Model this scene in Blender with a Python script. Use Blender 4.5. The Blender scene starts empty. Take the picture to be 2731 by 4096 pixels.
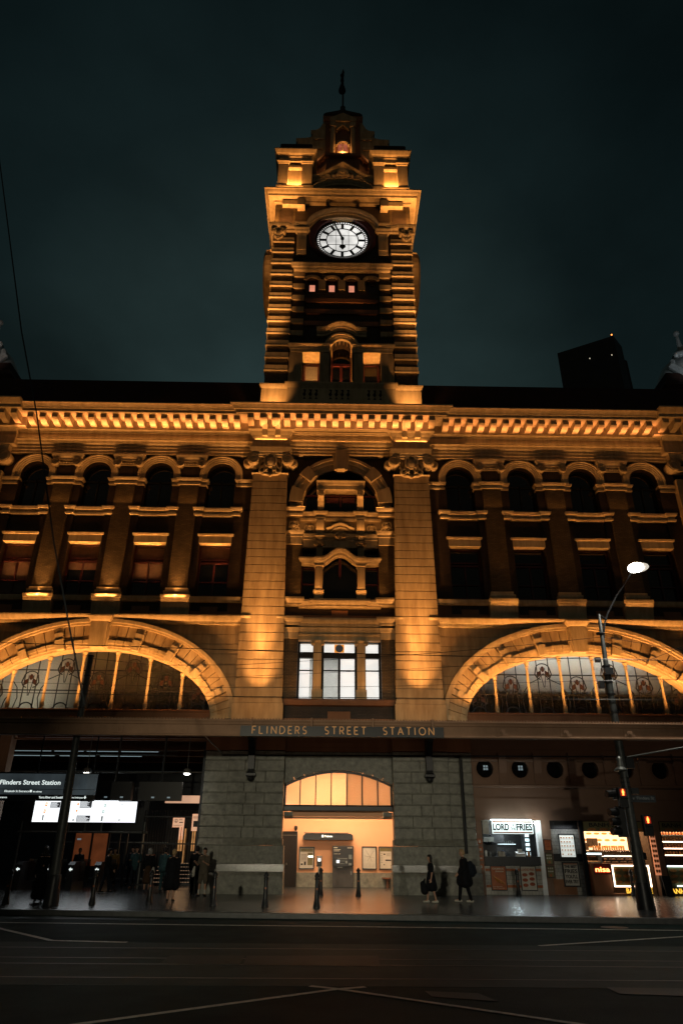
import bpy, bmesh, math, random
from mathutils import Vector, Matrix, Euler, noise
R = math.radians
random.seed(7)
SC = bpy.context.scene
COL = SC.collection

# ---------------------------------------------------------------- materials
def nt(name):
    m = bpy.data.materials.new(name); m.use_nodes = True
    t = m.node_tree
    return m, t, t.nodes['Principled BSDF']

def surf(name, c, rough=.8, var=.25, scale=3.0, bump=.15, bscale=40.0, spec=.3, metal=0.0, c2=None, streak=False):
    m, t, b = nt(name)
    tc = t.nodes.new('ShaderNodeTexCoord')
    mp = t.nodes.new('ShaderNodeMapping'); t.links.new(tc.outputs['Object'], mp.inputs[0])
    if streak: mp.inputs['Scale'].default_value = (1, 1, .18)
    n = t.nodes.new('ShaderNodeTexNoise'); n.inputs['Scale'].default_value = scale; n.inputs['Detail'].default_value = 6
    n.inputs['Roughness'].default_value = .65
    t.links.new(mp.outputs[0], n.inputs['Vector'])
    r = t.nodes.new('ShaderNodeValToRGB')
    d = c2 or tuple(x*(1-var) for x in c)
    e = tuple(min(1, x*(1+var*.5)) for x in c)
    r.color_ramp.elements[0].position = .32; r.color_ramp.elements[0].color = (*d, 1)
    r.color_ramp.elements[1].position = .68; r.color_ramp.elements[1].color = (*e, 1)
    t.links.new(n.outputs['Fac'], r.inputs[0]); t.links.new(r.outputs[0], b.inputs['Base Color'])
    b.inputs['Roughness'].default_value = rough; b.inputs['Metallic'].default_value = metal
    b.inputs['Specular IOR Level'].default_value = spec
    if bump:
        n2 = t.nodes.new('ShaderNodeTexNoise'); n2.inputs['Scale'].default_value = bscale; n2.inputs['Detail'].default_value = 4
        t.links.new(tc.outputs['Object'], n2.inputs['Vector'])
        bp = t.nodes.new('ShaderNodeBump'); bp.inputs['Strength'].default_value = bump; bp.inputs['Distance'].default_value = .02
        t.links.new(n2.outputs['Fac'], bp.inputs['Height']); t.links.new(bp.outputs[0], b.inputs['Normal'])
    return m

def brickmat(name, c1, c2, mortar, w=.23, h=.075, rough=.55, spec=.4, ms=.012, bump=.5):
    m, t, b = nt(name)
    tc = t.nodes.new('ShaderNodeTexCoord'); sp = t.nodes.new('ShaderNodeSeparateXYZ'); cb = t.nodes.new('ShaderNodeCombineXYZ')
    t.links.new(tc.outputs['Object'], sp.inputs[0])
    ad = t.nodes.new('ShaderNodeMath'); ad.operation = 'ADD'
    t.links.new(sp.outputs[0], ad.inputs[0]); t.links.new(sp.outputs[1], ad.inputs[1])
    t.links.new(ad.outputs[0], cb.inputs[0]); t.links.new(sp.outputs[2], cb.inputs[1])
    k = t.nodes.new('ShaderNodeTexBrick'); t.links.new(cb.outputs[0], k.inputs['Vector'])
    k.inputs['Scale'].default_value = 1; k.inputs['Brick Width'].default_value = w; k.inputs['Row Height'].default_value = h
    k.inputs['Mortar Size'].default_value = ms; k.inputs['Mortar Smooth'].default_value = .2
    k.inputs['Color1'].default_value = (*c1, 1); k.inputs['Color2'].default_value = (*c2, 1); k.inputs['Mortar'].default_value = (*mortar, 1)
    n = t.nodes.new('ShaderNodeTexNoise'); n.inputs['Scale'].default_value = 1.7; n.inputs['Detail'].default_value = 6
    t.links.new(tc.outputs['Object'], n.inputs['Vector'])
    mx = t.nodes.new('ShaderNodeMixRGB'); mx.blend_type = 'MULTIPLY'; mx.inputs[0].default_value = .6
    r = t.nodes.new('ShaderNodeValToRGB'); r.color_ramp.elements[0].position = .3; r.color_ramp.elements[0].color = (.35, .35, .35, 1); r.color_ramp.elements[1].position = .65
    t.links.new(n.outputs['Fac'], r.inputs[0]); t.links.new(k.outputs['Color'], mx.inputs[1]); t.links.new(r.outputs[0], mx.inputs[2])
    t.links.new(mx.outputs[0], b.inputs['Base Color'])
    b.inputs['Roughness'].default_value = rough; b.inputs['Specular IOR Level'].default_value = spec
    n2 = t.nodes.new('ShaderNodeTexNoise'); n2.inputs['Scale'].default_value = 9; n2.inputs['Detail'].default_value = 5
    t.links.new(tc.outputs['Object'], n2.inputs['Vector'])
    m2 = t.nodes.new('ShaderNodeMath'); m2.operation = 'MULTIPLY_ADD'; m2.inputs[1].default_value = -1.0
    t.links.new(k.outputs['Fac'], m2.inputs[0]); t.links.new(n2.outputs['Fac'], m2.inputs[2])
    bp = t.nodes.new('ShaderNodeBump'); bp.inputs['Strength'].default_value = bump; bp.inputs['Distance'].default_value = .015
    t.links.new(m2.outputs[0], bp.inputs['Height']); t.links.new(bp.outputs[0], b.inputs['Normal'])
    return m

def emis(name, c, s, base=None, var=0, scale=6):
    m, t, b = nt(name)
    b.inputs['Base Color'].default_value = (*(base or c), 1)
    b.inputs['Emission Color'].default_value = (*c, 1); b.inputs['Emission Strength'].default_value = s
    b.inputs['Roughness'].default_value = .5
    if var:
        tc = t.nodes.new('ShaderNodeTexCoord'); n = t.nodes.new('ShaderNodeTexNoise'); n.inputs['Scale'].default_value = scale; n.inputs['Detail'].default_value = 3
        t.links.new(tc.outputs['Object'], n.inputs['Vector'])
        mr = t.nodes.new('ShaderNodeMapRange'); mr.inputs[1].default_value = .3; mr.inputs[2].default_value = .7
        mr.inputs[3].default_value = s*(1-var); mr.inputs[4].default_value = s
        t.links.new(n.outputs['Fac'], mr.inputs[0]); t.links.new(mr.outputs[0], b.inputs['Emission Strength'])
    return m

def plain(name, c, rough=.5, metal=0, spec=.4):
    return surf(name, c, rough, .2, 8, .05, 60, spec, metal)

def glassy(name, tint, trans=.85, rough=.05):
    m, t, b = nt(name)
    o = t.nodes['Material Output']
    tr = t.nodes.new('ShaderNodeBsdfTransparent'); tr.inputs[0].default_value = (*tint, 1)
    gl = t.nodes.new('ShaderNodeBsdfGlossy'); gl.inputs['Roughness'].default_value = rough
    mx = t.nodes.new('ShaderNodeMixShader'); mx.inputs[0].default_value = 1-trans
    t.links.new(tr.outputs[0], mx.inputs[1]); t.links.new(gl.outputs[0], mx.inputs[2]); t.links.new(mx.outputs[0], o.inputs[0])
    return m

def frosted(name, c, bscale=22, k=.75):
    m, t, b = nt(name)
    o = t.nodes['Material Output']
    tl = t.nodes.new('ShaderNodeBsdfTranslucent'); tl.inputs[0].default_value = (*c, 1)
    gl = t.nodes.new('ShaderNodeBsdfGlossy'); gl.inputs['Roughness'].default_value = .2; gl.inputs[0].default_value = (.22, .22, .22, 1)
    tc = t.nodes.new('ShaderNodeTexCoord')
    n = t.nodes.new('ShaderNodeTexVoronoi'); n.inputs['Scale'].default_value = bscale
    t.links.new(tc.outputs['Object'], n.inputs['Vector'])
    bp = t.nodes.new('ShaderNodeBump'); bp.inputs['Strength'].default_value = 1; bp.inputs['Distance'].default_value = .04
    t.links.new(n.outputs['Distance'], bp.inputs['Height'])
    t.links.new(bp.outputs[0], tl.inputs['Normal']); t.links.new(bp.outputs[0], gl.inputs['Normal'])
    mx = t.nodes.new('ShaderNodeMixShader'); mx.inputs[0].default_value = 1-k
    t.links.new(tl.outputs[0], mx.inputs[1]); t.links.new(gl.outputs[0], mx.inputs[2]); t.links.new(mx.outputs[0], o.inputs[0])
    return m

M = {}
M['stucco'] = surf('buff_stucco', (.50, .38, .22), .8, .22, 2.4, .2, 30, c2=(.30, .21, .11), streak=True)
M['trim'] = surf('cream_trim', (.60, .47, .28), .7, .15, 3.5, .12, 40, c2=(.42, .31, .17), streak=True)
M['band'] = surf('ochre_red_stucco', (.30, .14, .07), .75, .2, 1.5, .1, 30, streak=True)
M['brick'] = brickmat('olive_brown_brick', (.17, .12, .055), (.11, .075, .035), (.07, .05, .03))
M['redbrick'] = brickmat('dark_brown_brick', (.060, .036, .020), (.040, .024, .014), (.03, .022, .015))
M['paint'] = surf('terracotta_paint', (.22, .13, .085), .6, .12, .8, .06, 20)
M['granite'] = surf('grey_granite', (.21, .21, .17), .5, .3, 5, .3, 90, .5, c2=(.11, .11, .09))
M['granite_polished'] = surf('polished_granite', (.20, .20, .17), .16, .4, 30, .12, 60, .7)
M['maroon'] = surf('maroon_joinery', (.07, .018, .02), .3, .2, 4, .05, 30, .5)
M['glass'] = surf('dark_window_glass', (.006, .007, .008), .04, .1, 2, 0, 5, .6)
M['roof'] = surf('dark_tile_roof', (.035, .014, .01), .8, .3, 1, .3, 8)
M['black'] = plain('black_paint', (.012, .013, .014), .4)
M['iron'] = plain('dark_iron', (.018, .02, .022), .45, .3)
M['steel'] = plain('galvanised_steel', (.16, .17, .16), .45, .6)
M['asphalt'] = surf('damp_asphalt', (.015, .028, .027), .75, .45, .9, .8, 45, .06, c2=(.008, .017, .016))
M['track'] = surf('concrete_track_bed', (.026, .040, .037), .7, .4, 1.3, .5, 40, .1, c2=(.017, .028, .026))
M['patch'] = surf('asphalt_patch', (.024, .036, .033), .6, .3, 2, .3, 60, .12)
M['line'] = surf('worn_road_paint', (.34, .36, .32), .6, .3, 9, .1, 40, c2=(.2, .2, .18))
M['kerb'] = surf('bluestone_kerb', (.07, .075, .075), .4, .3, 5, .3, 30)
M['white'] = surf('white_paint', (.75, .76, .74), .5, .1, 3, .03, 20)
M['orange'] = surf('salmon_wall_paint', (.80, .42, .23), .6, .06, .7, .02, 20)
M['skin'] = surf('skin', (.42, .24, .16), .5, .1, 5, 0)
M['cloth_black'] = surf('black_cloth', (.010, .011, .013), .9, .3, 8, .2, 60, .1)
M['cloth_navy'] = surf('dark_navy_cloth', (.014, .018, .026), .9, .3, 8, .2, 60, .1)
M['cloth_teal'] = surf('teal_grey_cloth', (.035, .075, .085), .9, .3, 8, .2, 60, .1)
M['cloth_brown'] = surf('brown_cloth', (.06, .035, .02), .9, .3, 8, .2, 60, .1)
M['cloth_mustard'] = surf('mustard_cloth', (.20, .11, .03), .9, .3, 8, .2, 60, .1)
M['cloth_taupe'] = surf('taupe_cloth', (.10, .085, .065), .9, .3, 8, .2, 60, .1)
M['cloth_red'] = surf('rust_red_cloth', (.28, .05, .02), .9, .3, 8, .2, 60, .1)
M['cloth_cream'] = surf('cream_cloth', (.45, .43, .38), .9, .2, 8, .2, 60, .1)
M['hair_dark'] = surf('dark_hair', (.012, .009, .008), .6, .3, 30, .3, 90, .3)
M['hair_blond'] = surf('blond_hair', (.35, .24, .12), .6, .3, 30, .3, 90, .3)
M['hair_grey'] = surf('grey_hair', (.25, .25, .24), .6, .3, 30, .3, 90, .3)
M['shoe_white'] = surf('off_white_shoe', (.45, .44, .38), .6, .2, 8, .05)
M['shoe_brown'] = surf('tan_shoe', (.18, .08, .04), .6, .2, 8, .05)
M['shoe_dark'] = surf('dark_shoe', (.015, .015, .015), .5, .2, 8, .05)
M['tile'] = brickmat('white_wall_tiles', (.48, .47, .42), (.43, .42, .38), (.18, .18, .17), .15, .15, .25, .5, .006, .3)
M['clock'] = emis('clock_opal_glass', (.95, .93, .88), 1.25, (.8, .8, .8), .85, .55)
M['screen'] = emis('lit_screen', (.93, .97, 1), 1.5)
M['scrdark'] = emis('screen_dark_area', (.05, .05, .055), .5)
M['scrorange'] = emis('screen_orange_mark', (.9, .3, .02), .9)
M['scrgreen'] = emis('screen_green_mark', (.02, .25, .15), .6)
M['signgrey'] = emis('backlit_grey_panel', (.035, .045, .05), 1.0, (.04, .045, .05), .7, 1.1)
M['signwhite'] = emis('backlit_white', (.85, .95, .92), .95)
M['gold'] = emis('glowing_gilt_letter', (.55, .24, .07), .22, (.6, .32, .12))  # faint emission brightens the gilt letters, which are no lamps
M['lampwhite'] = emis('white_lamp', (1, .96, .88), 30)
M['lamptube'] = emis('cool_tube_lamp', (.75, .95, 1), 1.1)
M['warmlamp'] = emis('warm_lamp', (1, .8, .6), 8)
M['neonred'] = emis('red_neon', (1, .12, .02), 4)
M['neoncore'] = emis('neon_core', (1, .55, .2), 3)
M['neonyel'] = emis('yellow_neon', (1, .55, .06), 1.6)
M['ledwhite'] = emis('led_strip', (1, .72, .52), 5)
M['ledcool'] = emis('cool_led_strip', (.75, .95, 1), 4)
M['sigred'] = emis('red_signal', (1, .22, .04), 5)
M['winpink'] = emis('lit_pink_window', (.85, .30, .18), 1.0, (.3, .1, .06), .3, 3)
M['winroom'] = emis('lit_white_room', (.95, .93, .88), 1.15, (.8, .8, .8), .16, 1.4)
M['food1'] = surf('poster_bread', (.40, .16, .04), .5, .5, 9, 0)
M['food2'] = surf('poster_filling', (.28, .06, .02), .5, .5, 12, 0)
M['poster_red'] = surf('poster_rust', (.36, .10, .03), .35, .3, 5, 0)
M['poster_cream'] = surf('poster_cream', (.50, .47, .40), .35, .1, 5, 0)
M['poster_lit'] = emis('lit_menu_panel', (.75, .80, .74), .75)
M['food_lit'] = emis('lit_menu_food', (.35, .13, .03), .6)
M['shoplit'] = emis('lit_shop_poster', (1, .68, .38), 1.6, (.7, .5, .3), .25, 2)
M['breadlit'] = emis('lit_bread_picture', (.75, .25, .04), .6)
M['text_dark'] = surf('dark_lettering', (.012, .012, .012), .5, .1, 5, 0)
M['text_cream'] = surf('cream_lettering', (.55, .50, .40), .5, .1, 5, 0)
M['olive'] = surf('poster_olive', (.16, .14, .06), .4, .2, 5, 0)
M['glassclear'] = glassy('clear_glass', (.97, .97, .97), .93)
M['glassdim'] = glassy('tinted_glass', (.8, .86, .86), .9)
M['frost'] = frosted('rippled_glass', (.55, .55, .50))
M['frostcool'] = frosted('rippled_glass_cool', (.75, .75, .70))
M['silver'] = surf('pale_dome_metal', (.5, .52, .52), .4, .3, 3, .2, 10, .5, .3)
M['timber'] = surf('soffit_timber', (.13, .06, .035), .6, .2, 3, .1, 30)
M['pave'] = brickmat('bluestone_paving', (.070, .078, .080), (.055, .062, .066), (.03, .033, .035), .9, .6, .27, .6, .008, .25)

# ---------------------------------------------------------------- mesh builder
def wl(o):
    v = Vector((0, 0, 0))
    while o: v += o.location; o = o.parent
    return v

SINGLE = dict(balcony_bars='balcony_bar', bands_and_boxes='pole_fitting', bars='bar', loops='loop', visor='visor', lit_shelves='lit_shelf', buttress_band='buttress_band', concourse_beam='concourse_beam', lintel_corbel='lintel_corbel', lunette_rear_wall='lunette_rear_wall', coloured_glass='coloured_pane', upper_wall='upper_wall', ashlar_wall='ashlar_wall', shop_wall_mouldings='shop_wall_moulding', bread_pictures='bread_picture', card_slots='card_slot', painted_reflection='painted_glint', baluster_gaps='baluster_gap', carving='carving', rails='rail', corner_bands='corner_band', inner_bands='inner_band', panel_bands='panel_band', scroll_blocks='scroll_block', voussoir_blocks='voussoir_block',
    spandrel_panel='spandrel_panel', apron_panel='apron_panel', window_pier='window_pier', window_entablature='window_entablature', attic_hoods='attic_hood',
    modillions='modillion', voussoirs='voussoir', roll_moulding='roll_moulding_block', rosette_panels='rosette_panel', ribs='rib', straps='strap', hangers='hanger', posts='post', lit_window='lit_window',
    roller_blind='roller_blind', boxes='box', panels='panel', hooks='hook', stickers='sticker', bottles='bottle', jars='jar', price_boards='price_board', packets='packet',
    bread_rolls='bread_roll', polished_course='polished_block', upper_ledge='upper_ledge', lower_ledge='lower_ledge', balcony_ledge='balcony_ledge', ceiling_pipes='ceiling_pipe', orange_stripes='orange_stripe', stripes='stripe',
    brick_corner_pier='brick_corner_pier', impost='impost', window_sill='window_sill', side_ledge='side_ledge', text_block='text_block', orange_symbols='orange_symbol', green_symbols='green_symbol', asphalt_patches='asphalt_patch', manhole_covers='manhole_cover', tram_rails='tram_rail')
class MB:
    def __init__(s): s.v = []; s.f = []
    def add(s, vs, fs, mat=None):
        n = len(s.v)
        if mat is not None: vs = [mat @ Vector(v) for v in vs]
        s.v += [tuple(v) for v in vs]; s.f += [tuple(i+n for i in f) for f in fs]; return s
    def box(s, x0, x1, y0, y1, z0, z1, mat=None):
        if x0 > x1: x0, x1 = x1, x0
        vs = [(x, y, z) for z in (z0, z1) for y in (y0, y1) for x in (x0, x1)]
        return s.add(vs, [(0, 2, 3, 1), (4, 5, 7, 6), (0, 1, 5, 4), (2, 6, 7, 3), (0, 4, 6, 2), (1, 3, 7, 5)], mat)
    def ring(s, x0, x1, y0, y1, prof, back=False, mat=None):
        # rectangle plan swept up a profile of (projection, z); mitred corners; back=True keeps rear plane at y1
        if x0 > x1: x0, x1 = x1, x0
        vs = []; fs = []
        for p, z in prof:
            yb = y1 if back else y1+p
            vs += [(x0-p, y0-p, z), (x1+p, y0-p, z), (x1+p, yb, z), (x0-p, yb, z)]
        n = len(prof)
        for i in range(n-1):
            a = i*4; b = a+4
            for k in range(4):
                l = (k+1) % 4
                fs.append((a+k, a+l, b+l, b+k))
        fs.append((3, 2, 1, 0)); fs.append(tuple((n-1)*4+k for k in range(4)))
        return s.add(vs, fs, mat)
    def poly(s, pts, y0, y1, mat=None):
        # polygon in xz extruded in y
        n = len(pts)
        vs = [(x, y0, z) for x, z in pts]+[(x, y1, z) for x, z in pts]
        fs = [tuple(range(n)), tuple(range(2*n-1, n-1, -1))]+[(i, i+n, (i+1) % n+n, (i+1) % n) for i in range(n)]
        return s.add(vs, fs, mat)
    def plate(s, pts, z0, z1, mat=None):
        n = len(pts)
        vs = [(x, y, z0) for x, y in pts]+[(x, y, z1) for x, y in pts]
        fs = [tuple(range(n-1, -1, -1)), tuple(range(n, 2*n))]+[(i, (i+1) % n, (i+1) % n+n, i+n) for i in range(n)]
        return s.add(vs, fs, mat)
    def prism_x(s, x0, x1, pts, mat=None):
        # polygon in yz extruded in x
        n = len(pts)
        vs = [(x0, y, z) for y, z in pts]+[(x1, y, z) for y, z in pts]
        fs = [tuple(range(n)), tuple(range(2*n-1, n-1, -1))]+[(i, i+n, (i+1) % n+n, (i+1) % n) for i in range(n)]
        return s.add(vs, fs, mat)
    def sweep(s, path, prof, yb, normal=True, closed=False, mat=None):
        # path of (x,z); prof closed polygon of (projection, offset along the path's normal or z)
        n = len(path); m = len(prof); vs = []; fs = []
        for i, (x, z) in enumerate(path):
            if normal:
                a = path[(i-1) % n] if (closed or i > 0) else path[i]; b = path[(i+1) % n] if (closed or i < n-1) else path[i]
                tx, tz = b[0]-a[0], b[1]-a[1]; L = math.hypot(tx, tz) or 1
                nx, nz = -tz/L, tx/L
            else: nx, nz = 0, 1
            vs += [(x+nx*h, yb-p, z+nz*h) for p, h in prof]
        for i in range(n if closed else n-1):
            a = i*m; b = ((i+1) % n)*m
            fs += [(a+k, a+(k+1) % m, b+(k+1) % m, b+k) for k in range(m)]
        if not closed: fs += [tuple(range(m-1, -1, -1)), tuple((n-1)*m+k for k in range(m))]
        return s.add(vs, fs, mat)
    def tube(s, pts, r, n=8, mat=None):
        pts = [Vector(p) for p in pts]; N = len(pts)
        rr = r if isinstance(r, (list, tuple)) else [r]*N
        vs = []; fs = []; up = None
        for i, p in enumerate(pts):
            t = (pts[min(i+1, N-1)]-pts[max(i-1, 0)]).normalized()
            if up is None:
                a = Vector((0, 0, 1)) if abs(t.z) < .9 else Vector((1, 0, 0))
                up = t.cross(a).normalized()
            up = (up-t*up.dot(t)).normalized(); w = t.cross(up)
            vs += [tuple(p+(up*math.cos(2*math.pi*k/n)+w*math.sin(2*math.pi*k/n))*rr[i]) for k in range(n)]
        for i in range(N-1):
            fs += [(i*n+k, i*n+(k+1) % n, (i+1)*n+(k+1) % n, (i+1)*n+k) for k in range(n)]
        fs += [tuple(range(n-1, -1, -1)), tuple((N-1)*n+k for k in range(n))]
        return s.add(vs, fs, mat)
    def lathe(s, x, y, prof, n=14, mat=None, sx=1, sy=1):
        vs = []; fs = []
        for r, z in prof:
            vs += [(x+sx*r*math.cos(2*math.pi*k/n), y+sy*r*math.sin(2*math.pi*k/n), z) for k in range(n)]
        for i in range(len(prof)-1):
            fs += [(i*n+k, i*n+(k+1) % n, (i+1)*n+(k+1) % n, (i+1)*n+k) for k in range(n)]
        fs += [tuple(range(n-1, -1, -1)), tuple((len(prof)-1)*n+k for k in range(n))]
        return s.add(vs, fs, mat)
    def disc(s, x, z, r, y0, y1, n=28, rz=None):
        return s.poly([(x+r*math.cos(2*math.pi*k/n), z+(rz or r)*math.sin(2*math.pi*k/n)) for k in range(n)], y0, y1)
    def ball(s, x, y, z, r, n=10, sx=1, sy=1, sz=1, mat=None):
        pr = []
        for i in range(n+1):
            a = -math.pi/2+math.pi*i/n; pr.append((max(1e-4, r*math.cos(a)), z+sz*r*math.sin(a)))
        return s.lathe(x, y, pr, n+4, mat, sx, sy)
    def bar(s, p0, p1, w, y0, y1):
        (x0, z0), (x1, z1) = p0, p1; L = math.hypot(x1-x0, z1-z0) or 1
        nx, nz = -(z1-z0)/L*w/2, (x1-x0)/L*w/2
        return s.poly([(x0-nx, z0-nz), (x1-nx, z1-nz), (x1+nx, z1+nz), (x0+nx, z0+nz)], y0, y1)
    def line(s, pts, w, y0, y1):
        for a, b in zip(pts[:-1], pts[1:]): s.bar(a, b, w, y0, y1)
        return s
    def mir(s):
        n = len(s.v)
        o = MB(); o.v = [(-x, y, z) for x, y, z in s.v]; o.f = [tuple(reversed(f)) for f in s.f]; return o
    def clusters(s, tol=.012):
        # group primitives that touch each other into separate pieces
        n = len(s.v); par = list(range(n))
        def find(a):
            while par[a] != a: par[a] = par[par[a]]; a = par[a]
            return a
        for f in s.f:
            r = find(f[0])
            for i in f[1:]: par[find(i)] = r
        comp = {}
        for i in range(n): comp.setdefault(find(i), []).append(i)
        cs = []
        for ids in comp.values():
            lo = [min(s.v[i][k] for i in ids)-tol for k in range(3)]; hi = [max(s.v[i][k] for i in ids)+tol for k in range(3)]
            cs.append([set(ids), lo, hi])
        ch = True
        while ch:
            ch = False; out = []
            for c in cs:
                for o in out:
                    if all(c[1][k] <= o[2][k] and o[1][k] <= c[2][k] for k in range(3)):
                        o[0] |= c[0]; o[1] = [min(a, b) for a, b in zip(o[1], c[1])]; o[2] = [max(a, b) for a, b in zip(o[2], c[2])]; ch = True; break
                else: out.append(c)
            cs = out
        res = []
        for ids, _, _ in cs:
            m = MB(); mp = {}
            for i in sorted(ids): mp[i] = len(m.v); m.v.append(s.v[i])
            m.f = [tuple(mp[i] for i in f) for f in s.f if f[0] in ids]; res.append(m)
        return res
    def build(s, name, mat, parent=None, smooth=False, bevel=0):
        if name in SINGLE:
            r = None
            for c in s.clusters(.002 if name in ('roll_moulding', 'voussoirs') else .012):
                o = c._build(SINGLE[name], mat, parent, smooth, bevel); r = r or o
            return r
        return s._build(name, mat, parent, smooth, bevel)
    def _build(s, name, mat, parent=None, smooth=False, bevel=0):
        me = bpy.data.meshes.new(name)
        off = wl(parent) if parent else Vector((0, 0, 0))
        me.from_pydata([tuple(Vector(v)-off) for v in s.v], [], s.f); me.update()
        bm = bmesh.new(); bm.from_mesh(me); bmesh.ops.recalc_face_normals(bm, faces=bm.faces); bm.to_mesh(me); bm.free()
        if smooth:
            for p in me.polygons: p.use_smooth = True
        o = bpy.data.objects.new(name, me); COL.objects.link(o)
        me.materials.append(M[mat] if isinstance(mat, str) else mat)
        if parent: o.parent = parent
        if smooth:
            try: me.set_sharp_from_angle(angle=R(40))
            except Exception: pass
        if bevel:
            b = o.modifiers.new('bevel', 'BEVEL'); b.width = bevel; b.segments = 2; b.limit_method = 'ANGLE'
        return o

def tag(o, label, cat, group=None, kind=None):
    if kind: o['kind'] = kind
    if label: o['label'] = label
    if cat: o['category'] = cat
    if group: o['group'] = group
    return o
def thing(name, label, cat, loc=(0, 0, 0), group=None):
    o = bpy.data.objects.new(name, None); COL.objects.link(o); o.location = loc; o.empty_display_size = .3
    return tag(o, label, cat, group)
def part(name, parent):   # small empty-free grouping is not needed; kept for sub-roots
    return parent
def dup(root, loc, label=None, rz=None):
    r = root.copy(); COL.objects.link(r); r.location = loc
    if rz is not None: r.rotation_euler.z = rz
    if label: r['label'] = label
    for ch in list(root.children):
        c = ch.copy(); COL.objects.link(c); c.parent = r
        for g in list(ch.children):
            d = g.copy(); COL.objects.link(d); d.parent = c
    return r

def text(name, s, x, z, y, h, mat, parent, width=None, align='LEFT', bold=0, shear=0, depth=.004, rot=None):
    cu = bpy.data.curves.new(name, 'FONT'); cu.body = s; cu.size = h/.72; cu.align_x = align; cu.offset = bold; cu.extrude = depth
    cu.shear = shear; cu.resolution_u = 3
    o = bpy.data.objects.new(name, cu); COL.objects.link(o)
    bpy.context.view_layer.update()
    me = bpy.data.meshes.new_from_object(o.evaluated_get(bpy.context.evaluated_depsgraph_get()))
    COL.objects.unlink(o); bpy.data.objects.remove(o); bpy.data.curves.remove(cu)
    xs = [v.co.x for v in me.vertices] or [0]; w = max(xs)-min(xs); k = 1 if width is None else width/w
    off = wl(parent) if parent else Vector((0, 0, 0))
    x_0 = {'LEFT': min(xs), 'CENTER': (min(xs)+max(xs))/2, 'RIGHT': max(xs)}[align]
    for v in me.vertices:
        a, b, c = v.co
        v.co = Vector((x+(a-x_0)*k, y-c, z+b))-off
    me.materials.clear(); me.materials.append(M[mat])
    n = bpy.data.objects.new(name, me); COL.objects.link(n)
    if parent: n.parent = parent
    return n

def ell(cx, zs, a, b, t0=0, t1=180, n=48):
    return [(cx-a*math.cos(R(t0+(t1-t0)*i/n)), zs+b*math.sin(R(t0+(t1-t0)*i/n))) for i in range(n+1)]

def arch_panel(mb, x0, x1, z0, z1, cx, a, b, zs, y0, y1, n=24):
    # wall from z0 to z1 with an arched opening (springing zs) open to z0
    pts = ell(cx, zs, a, b, n=n)
    mb.box(x0, cx-a, y0, y1, z0, z1); mb.box(cx+a, x1, y0, y1, z0, z1)
    for (xa, za), (xb, zb) in zip(pts[:-1], pts[1:]):
        if xb-xa < 1e-4: continue
        mb.poly([(xa, za), (xb, zb), (xb, z1), (xa, z1)], y0, y1)

def volute(mb, x, z, r, y0, y1, s=1):
    mb.disc(x, z, r, y0+.02, y1, 16)
    pts = []
    for i in range(30):
        t = i/29*2*math.pi*1.9; q = r*(1-.75*i/29)
        pts.append((x+s*q*math.cos(t+math.pi/2), z+q*math.sin(t+math.pi/2)))
    mb.line(pts, r*.2, y0-.03, y0+.03)
M['granite_dark'] = surf('dark_steel_grey', (.05, .05, .05), .5, .2, 4, .05)
M['scrbright'] = emis('bright_small_screen', (.85, .95, 1), 1.3)
M['scrdim'] = emis('dim_cool_glow', (.3, .4, .45), .35)  # own glow stands in for reflections; also on stickers and small displays
M['scrgrey'] = emis('screen_grey_mark', (.35, .38, .38), .6)
M['signface'] = emis('lit_sign_face', (.80, .95, .92), .95)
M['redback'] = plain('dark_red_board', (.10, .012, .006))
M['jambposter'] = emis('lit_jamb_poster', (.85, .30, .14), .55)
M['canopypaint'] = surf('dull_brown_canopy_paint', (.34, .20, .12), .7, .2, 1.4, .08, 30)
M['concdark'] = surf('dark_concourse_wall', (.05, .055, .06), .7, .3, 1, .05)
M['lamptubedim'] = emis('dim_tube_lamp', (.55, .75, .8), .4)
M['notice'] = emis('backlit_notice', (.85, .48, .30), .62)
M['steeldark'] = plain('dark_brushed_steel', (.05, .052, .055), .35, .5)
M['paddle'] = glassy('smoked_paddle', (.5, .4, .35), .8)
M['rustpanel'] = emis('rust_lit_panel', (.30, .08, .025), .28, var=.5, scale=1.5)
M['warmpanel'] = emis('warm_passage_light', (.9, .42, .14), .55, var=.7, scale=3)
M['nosing'] = emis('stair_nosing_light', (.7, .42, .25), .35)
def texpane():
    m = frosted('textured_pane', (1, .85, .68), 40, .85)
    return m
M['textured_pane'] = texpane()
M['towerglass'] = brickmat('dark_tower_glazing', (.006, .007, .008), (.009, .010, .011), (.016, .016, .015), 3.0, 3.4, .4, .5, .25, .1)
M['roofblack'] = plain('black_tower_cladding', (.004, .005, .006), .6)
M['scrdimw'] = emis('distant_lit_window', (.9, .8, .6), .8)
M['polegrey'] = surf('weathered_pole_paint', (.055, .06, .057), .45, .4, 6, .1, 40, .4, .2)
M['redlens'] = emis('red_signal_lens', (.5, .03, .01), .25)
M['bladesign'] = plain('dark_blade_sign', (.02, .025, .03))
M['bladetext'] = plain('grey_blade_text', (.22, .24, .24))

M['lamphood'] = emis('lamp_hood_glow', (.85, .78, .66), .75)
M['stained'] = surf('amber_stained_glass', (.04, .02, .014), .3, .3, 8, 0)
M['blindcloth'] = surf('maroon_lit_blind', (.17, .115, .09), .8, .2, 5, .1)
M['railsteel'] = plain('dull_rail_steel', (.045, .05, .05), .5, .4)
# ================================================================ STATION BUILDING
ST = thing('railway_station', 'long ochre stucco and brick station building with giant pilasters and wide lit arches', 'station', (0, 34, 0))
W = 34.0   # main wall plane

BX = (6.77, 10.28, 13.80, 17.31)
PX = (8.5, 12.05, 15.55)

def S(mb, s): return mb if s > 0 else mb.mir()

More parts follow.
